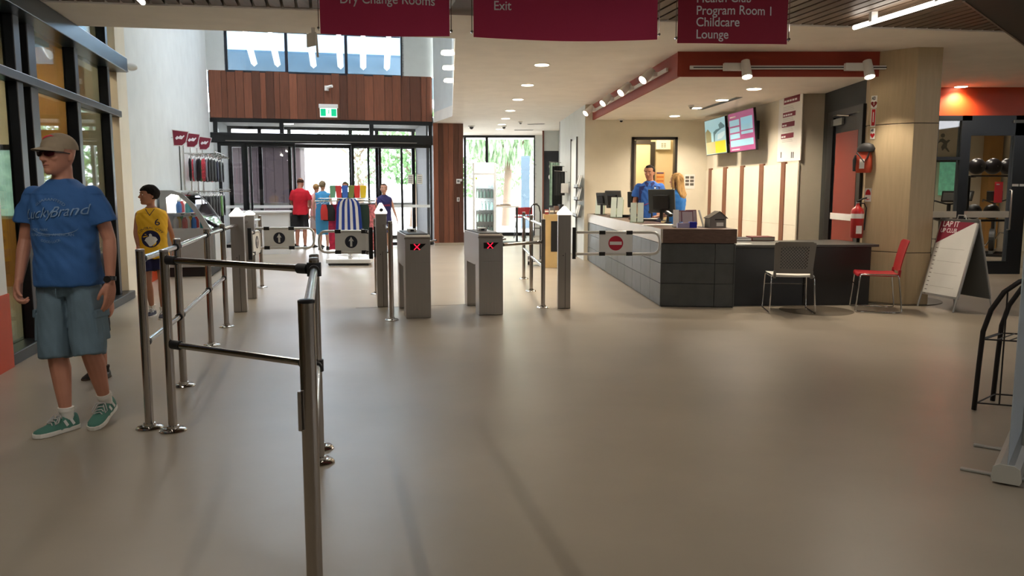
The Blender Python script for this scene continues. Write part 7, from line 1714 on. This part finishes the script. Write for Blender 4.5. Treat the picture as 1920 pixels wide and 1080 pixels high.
for i, px in enumerate((1230, 1187, 1151, 1117)):
    r_ = ray(px, 357); best = min((k * .02 for k in range(10, 300)), key=lambda w: abs((c0 + dB * w).x / (c0 + dB * w).y - r_.x / r_.y))
    p = c0 + dB * best + nB * .14; L_ = track_spot(p + Vector((0, 0, .0)), (-.8, -.45, -.75), 'white track spotlight on left bulkhead face, %s from the camera' % nm[i], 'spotlights on the left bulkhead track')
    MB().box(c0 + dB * (best + .02) + nB * .05, (.06, .16, .06), math.atan2(-dB.x, dB.y)).build('adapter', PLW, L_)
    MB().cyl(c0 + dB * (best + .02) + nB * .06, p - Vector((0, 0, 0)), .014, 8).build('stem', PLW, L_)
f0 = aty(1293, 127, 10.12); f1 = aty(1674, 127, 10.12)
tk = thing('light_track', 'white light track across the front of the terracotta bulkhead', 'light track', f0, 0)
MB().b2((f0.x, 10.09, f0.z - .022), (f1.x, 10.119, f0.z + .022)).build('rail', PLW, tk)
MB().b2((f0.x + .04, 10.086, f0.z - .006), (f1.x - .04, 10.091, f0.z + .006)).build('groove', INK, tk)
for i, (px, lab) in enumerate(((1399, 'left'), (1628, 'right, beside the ply column'))):
    p = aty(px, 128, 9.99); aim = Vector((.06 if i else .04, -.35, -1)).normalized()
    T_ = track_spot((p.x, 9.99, f0.z - .02), aim, 'white track spotlight on front bulkhead face, %s' % lab, None)
    MB().b2((p.x - .26, 10.02, f0.z - .045), (p.x - .02, 10.088, f0.z + .045)).build('adapter_box', PLW, T_, bevel=.004)
    MB().cyl((p.x - .05, 10.05, f0.z), (p.x, 9.99, f0.z), .014, 8).build('stem', PLW, T_)
# airlock and office lamps
p = AF(-.9, 22.2, 3.17); t = thing('ceiling_light', 'oval light on the airlock ceiling behind the transom', 'ceiling light', p, 0); L(t).lathe([(.0, .03), (.14, .03), (.14, -.02), (0, -.03)], n=24).build('diffuser', LAMPW, t)
p = Vector((2.8, 17.5, ZC - .02)); t = thing('ceiling_light', 'round ceiling light in the back office doorway', 'ceiling light', p, 0); L(t).lathe([(.0, .02), (.14, .02), (.14, -.02), (0, -.03)], n=24).build('diffuser', LAMP, t)
light('POINT', p - Vector((0, 0, .25)), 45, (1, .8, .5), t, shadow_soft_size=.12)
for i, (px, y) in enumerate(((1774, 16.6), (1792, 15.6), (1850, 17))):
    p = Vector((aty(px, 357, y).x, y, ZC - .02)); t = thing('downlight', 'round gym downlight behind the glazed gym front', 'ceiling light', p, 0, 'gym downlights'); L(t).lathe([(.0, .015), (.12, .015), (.12, -.01), (0, -.015)], n=24).build('diffuser', LAMP, t)
    light('SPOT', p - Vector((0, 0, .04)), SPOT_W * .45, (1, .9, .75), t, spot_size=2.6, spot_blend=.6, shadow_soft_size=.1)
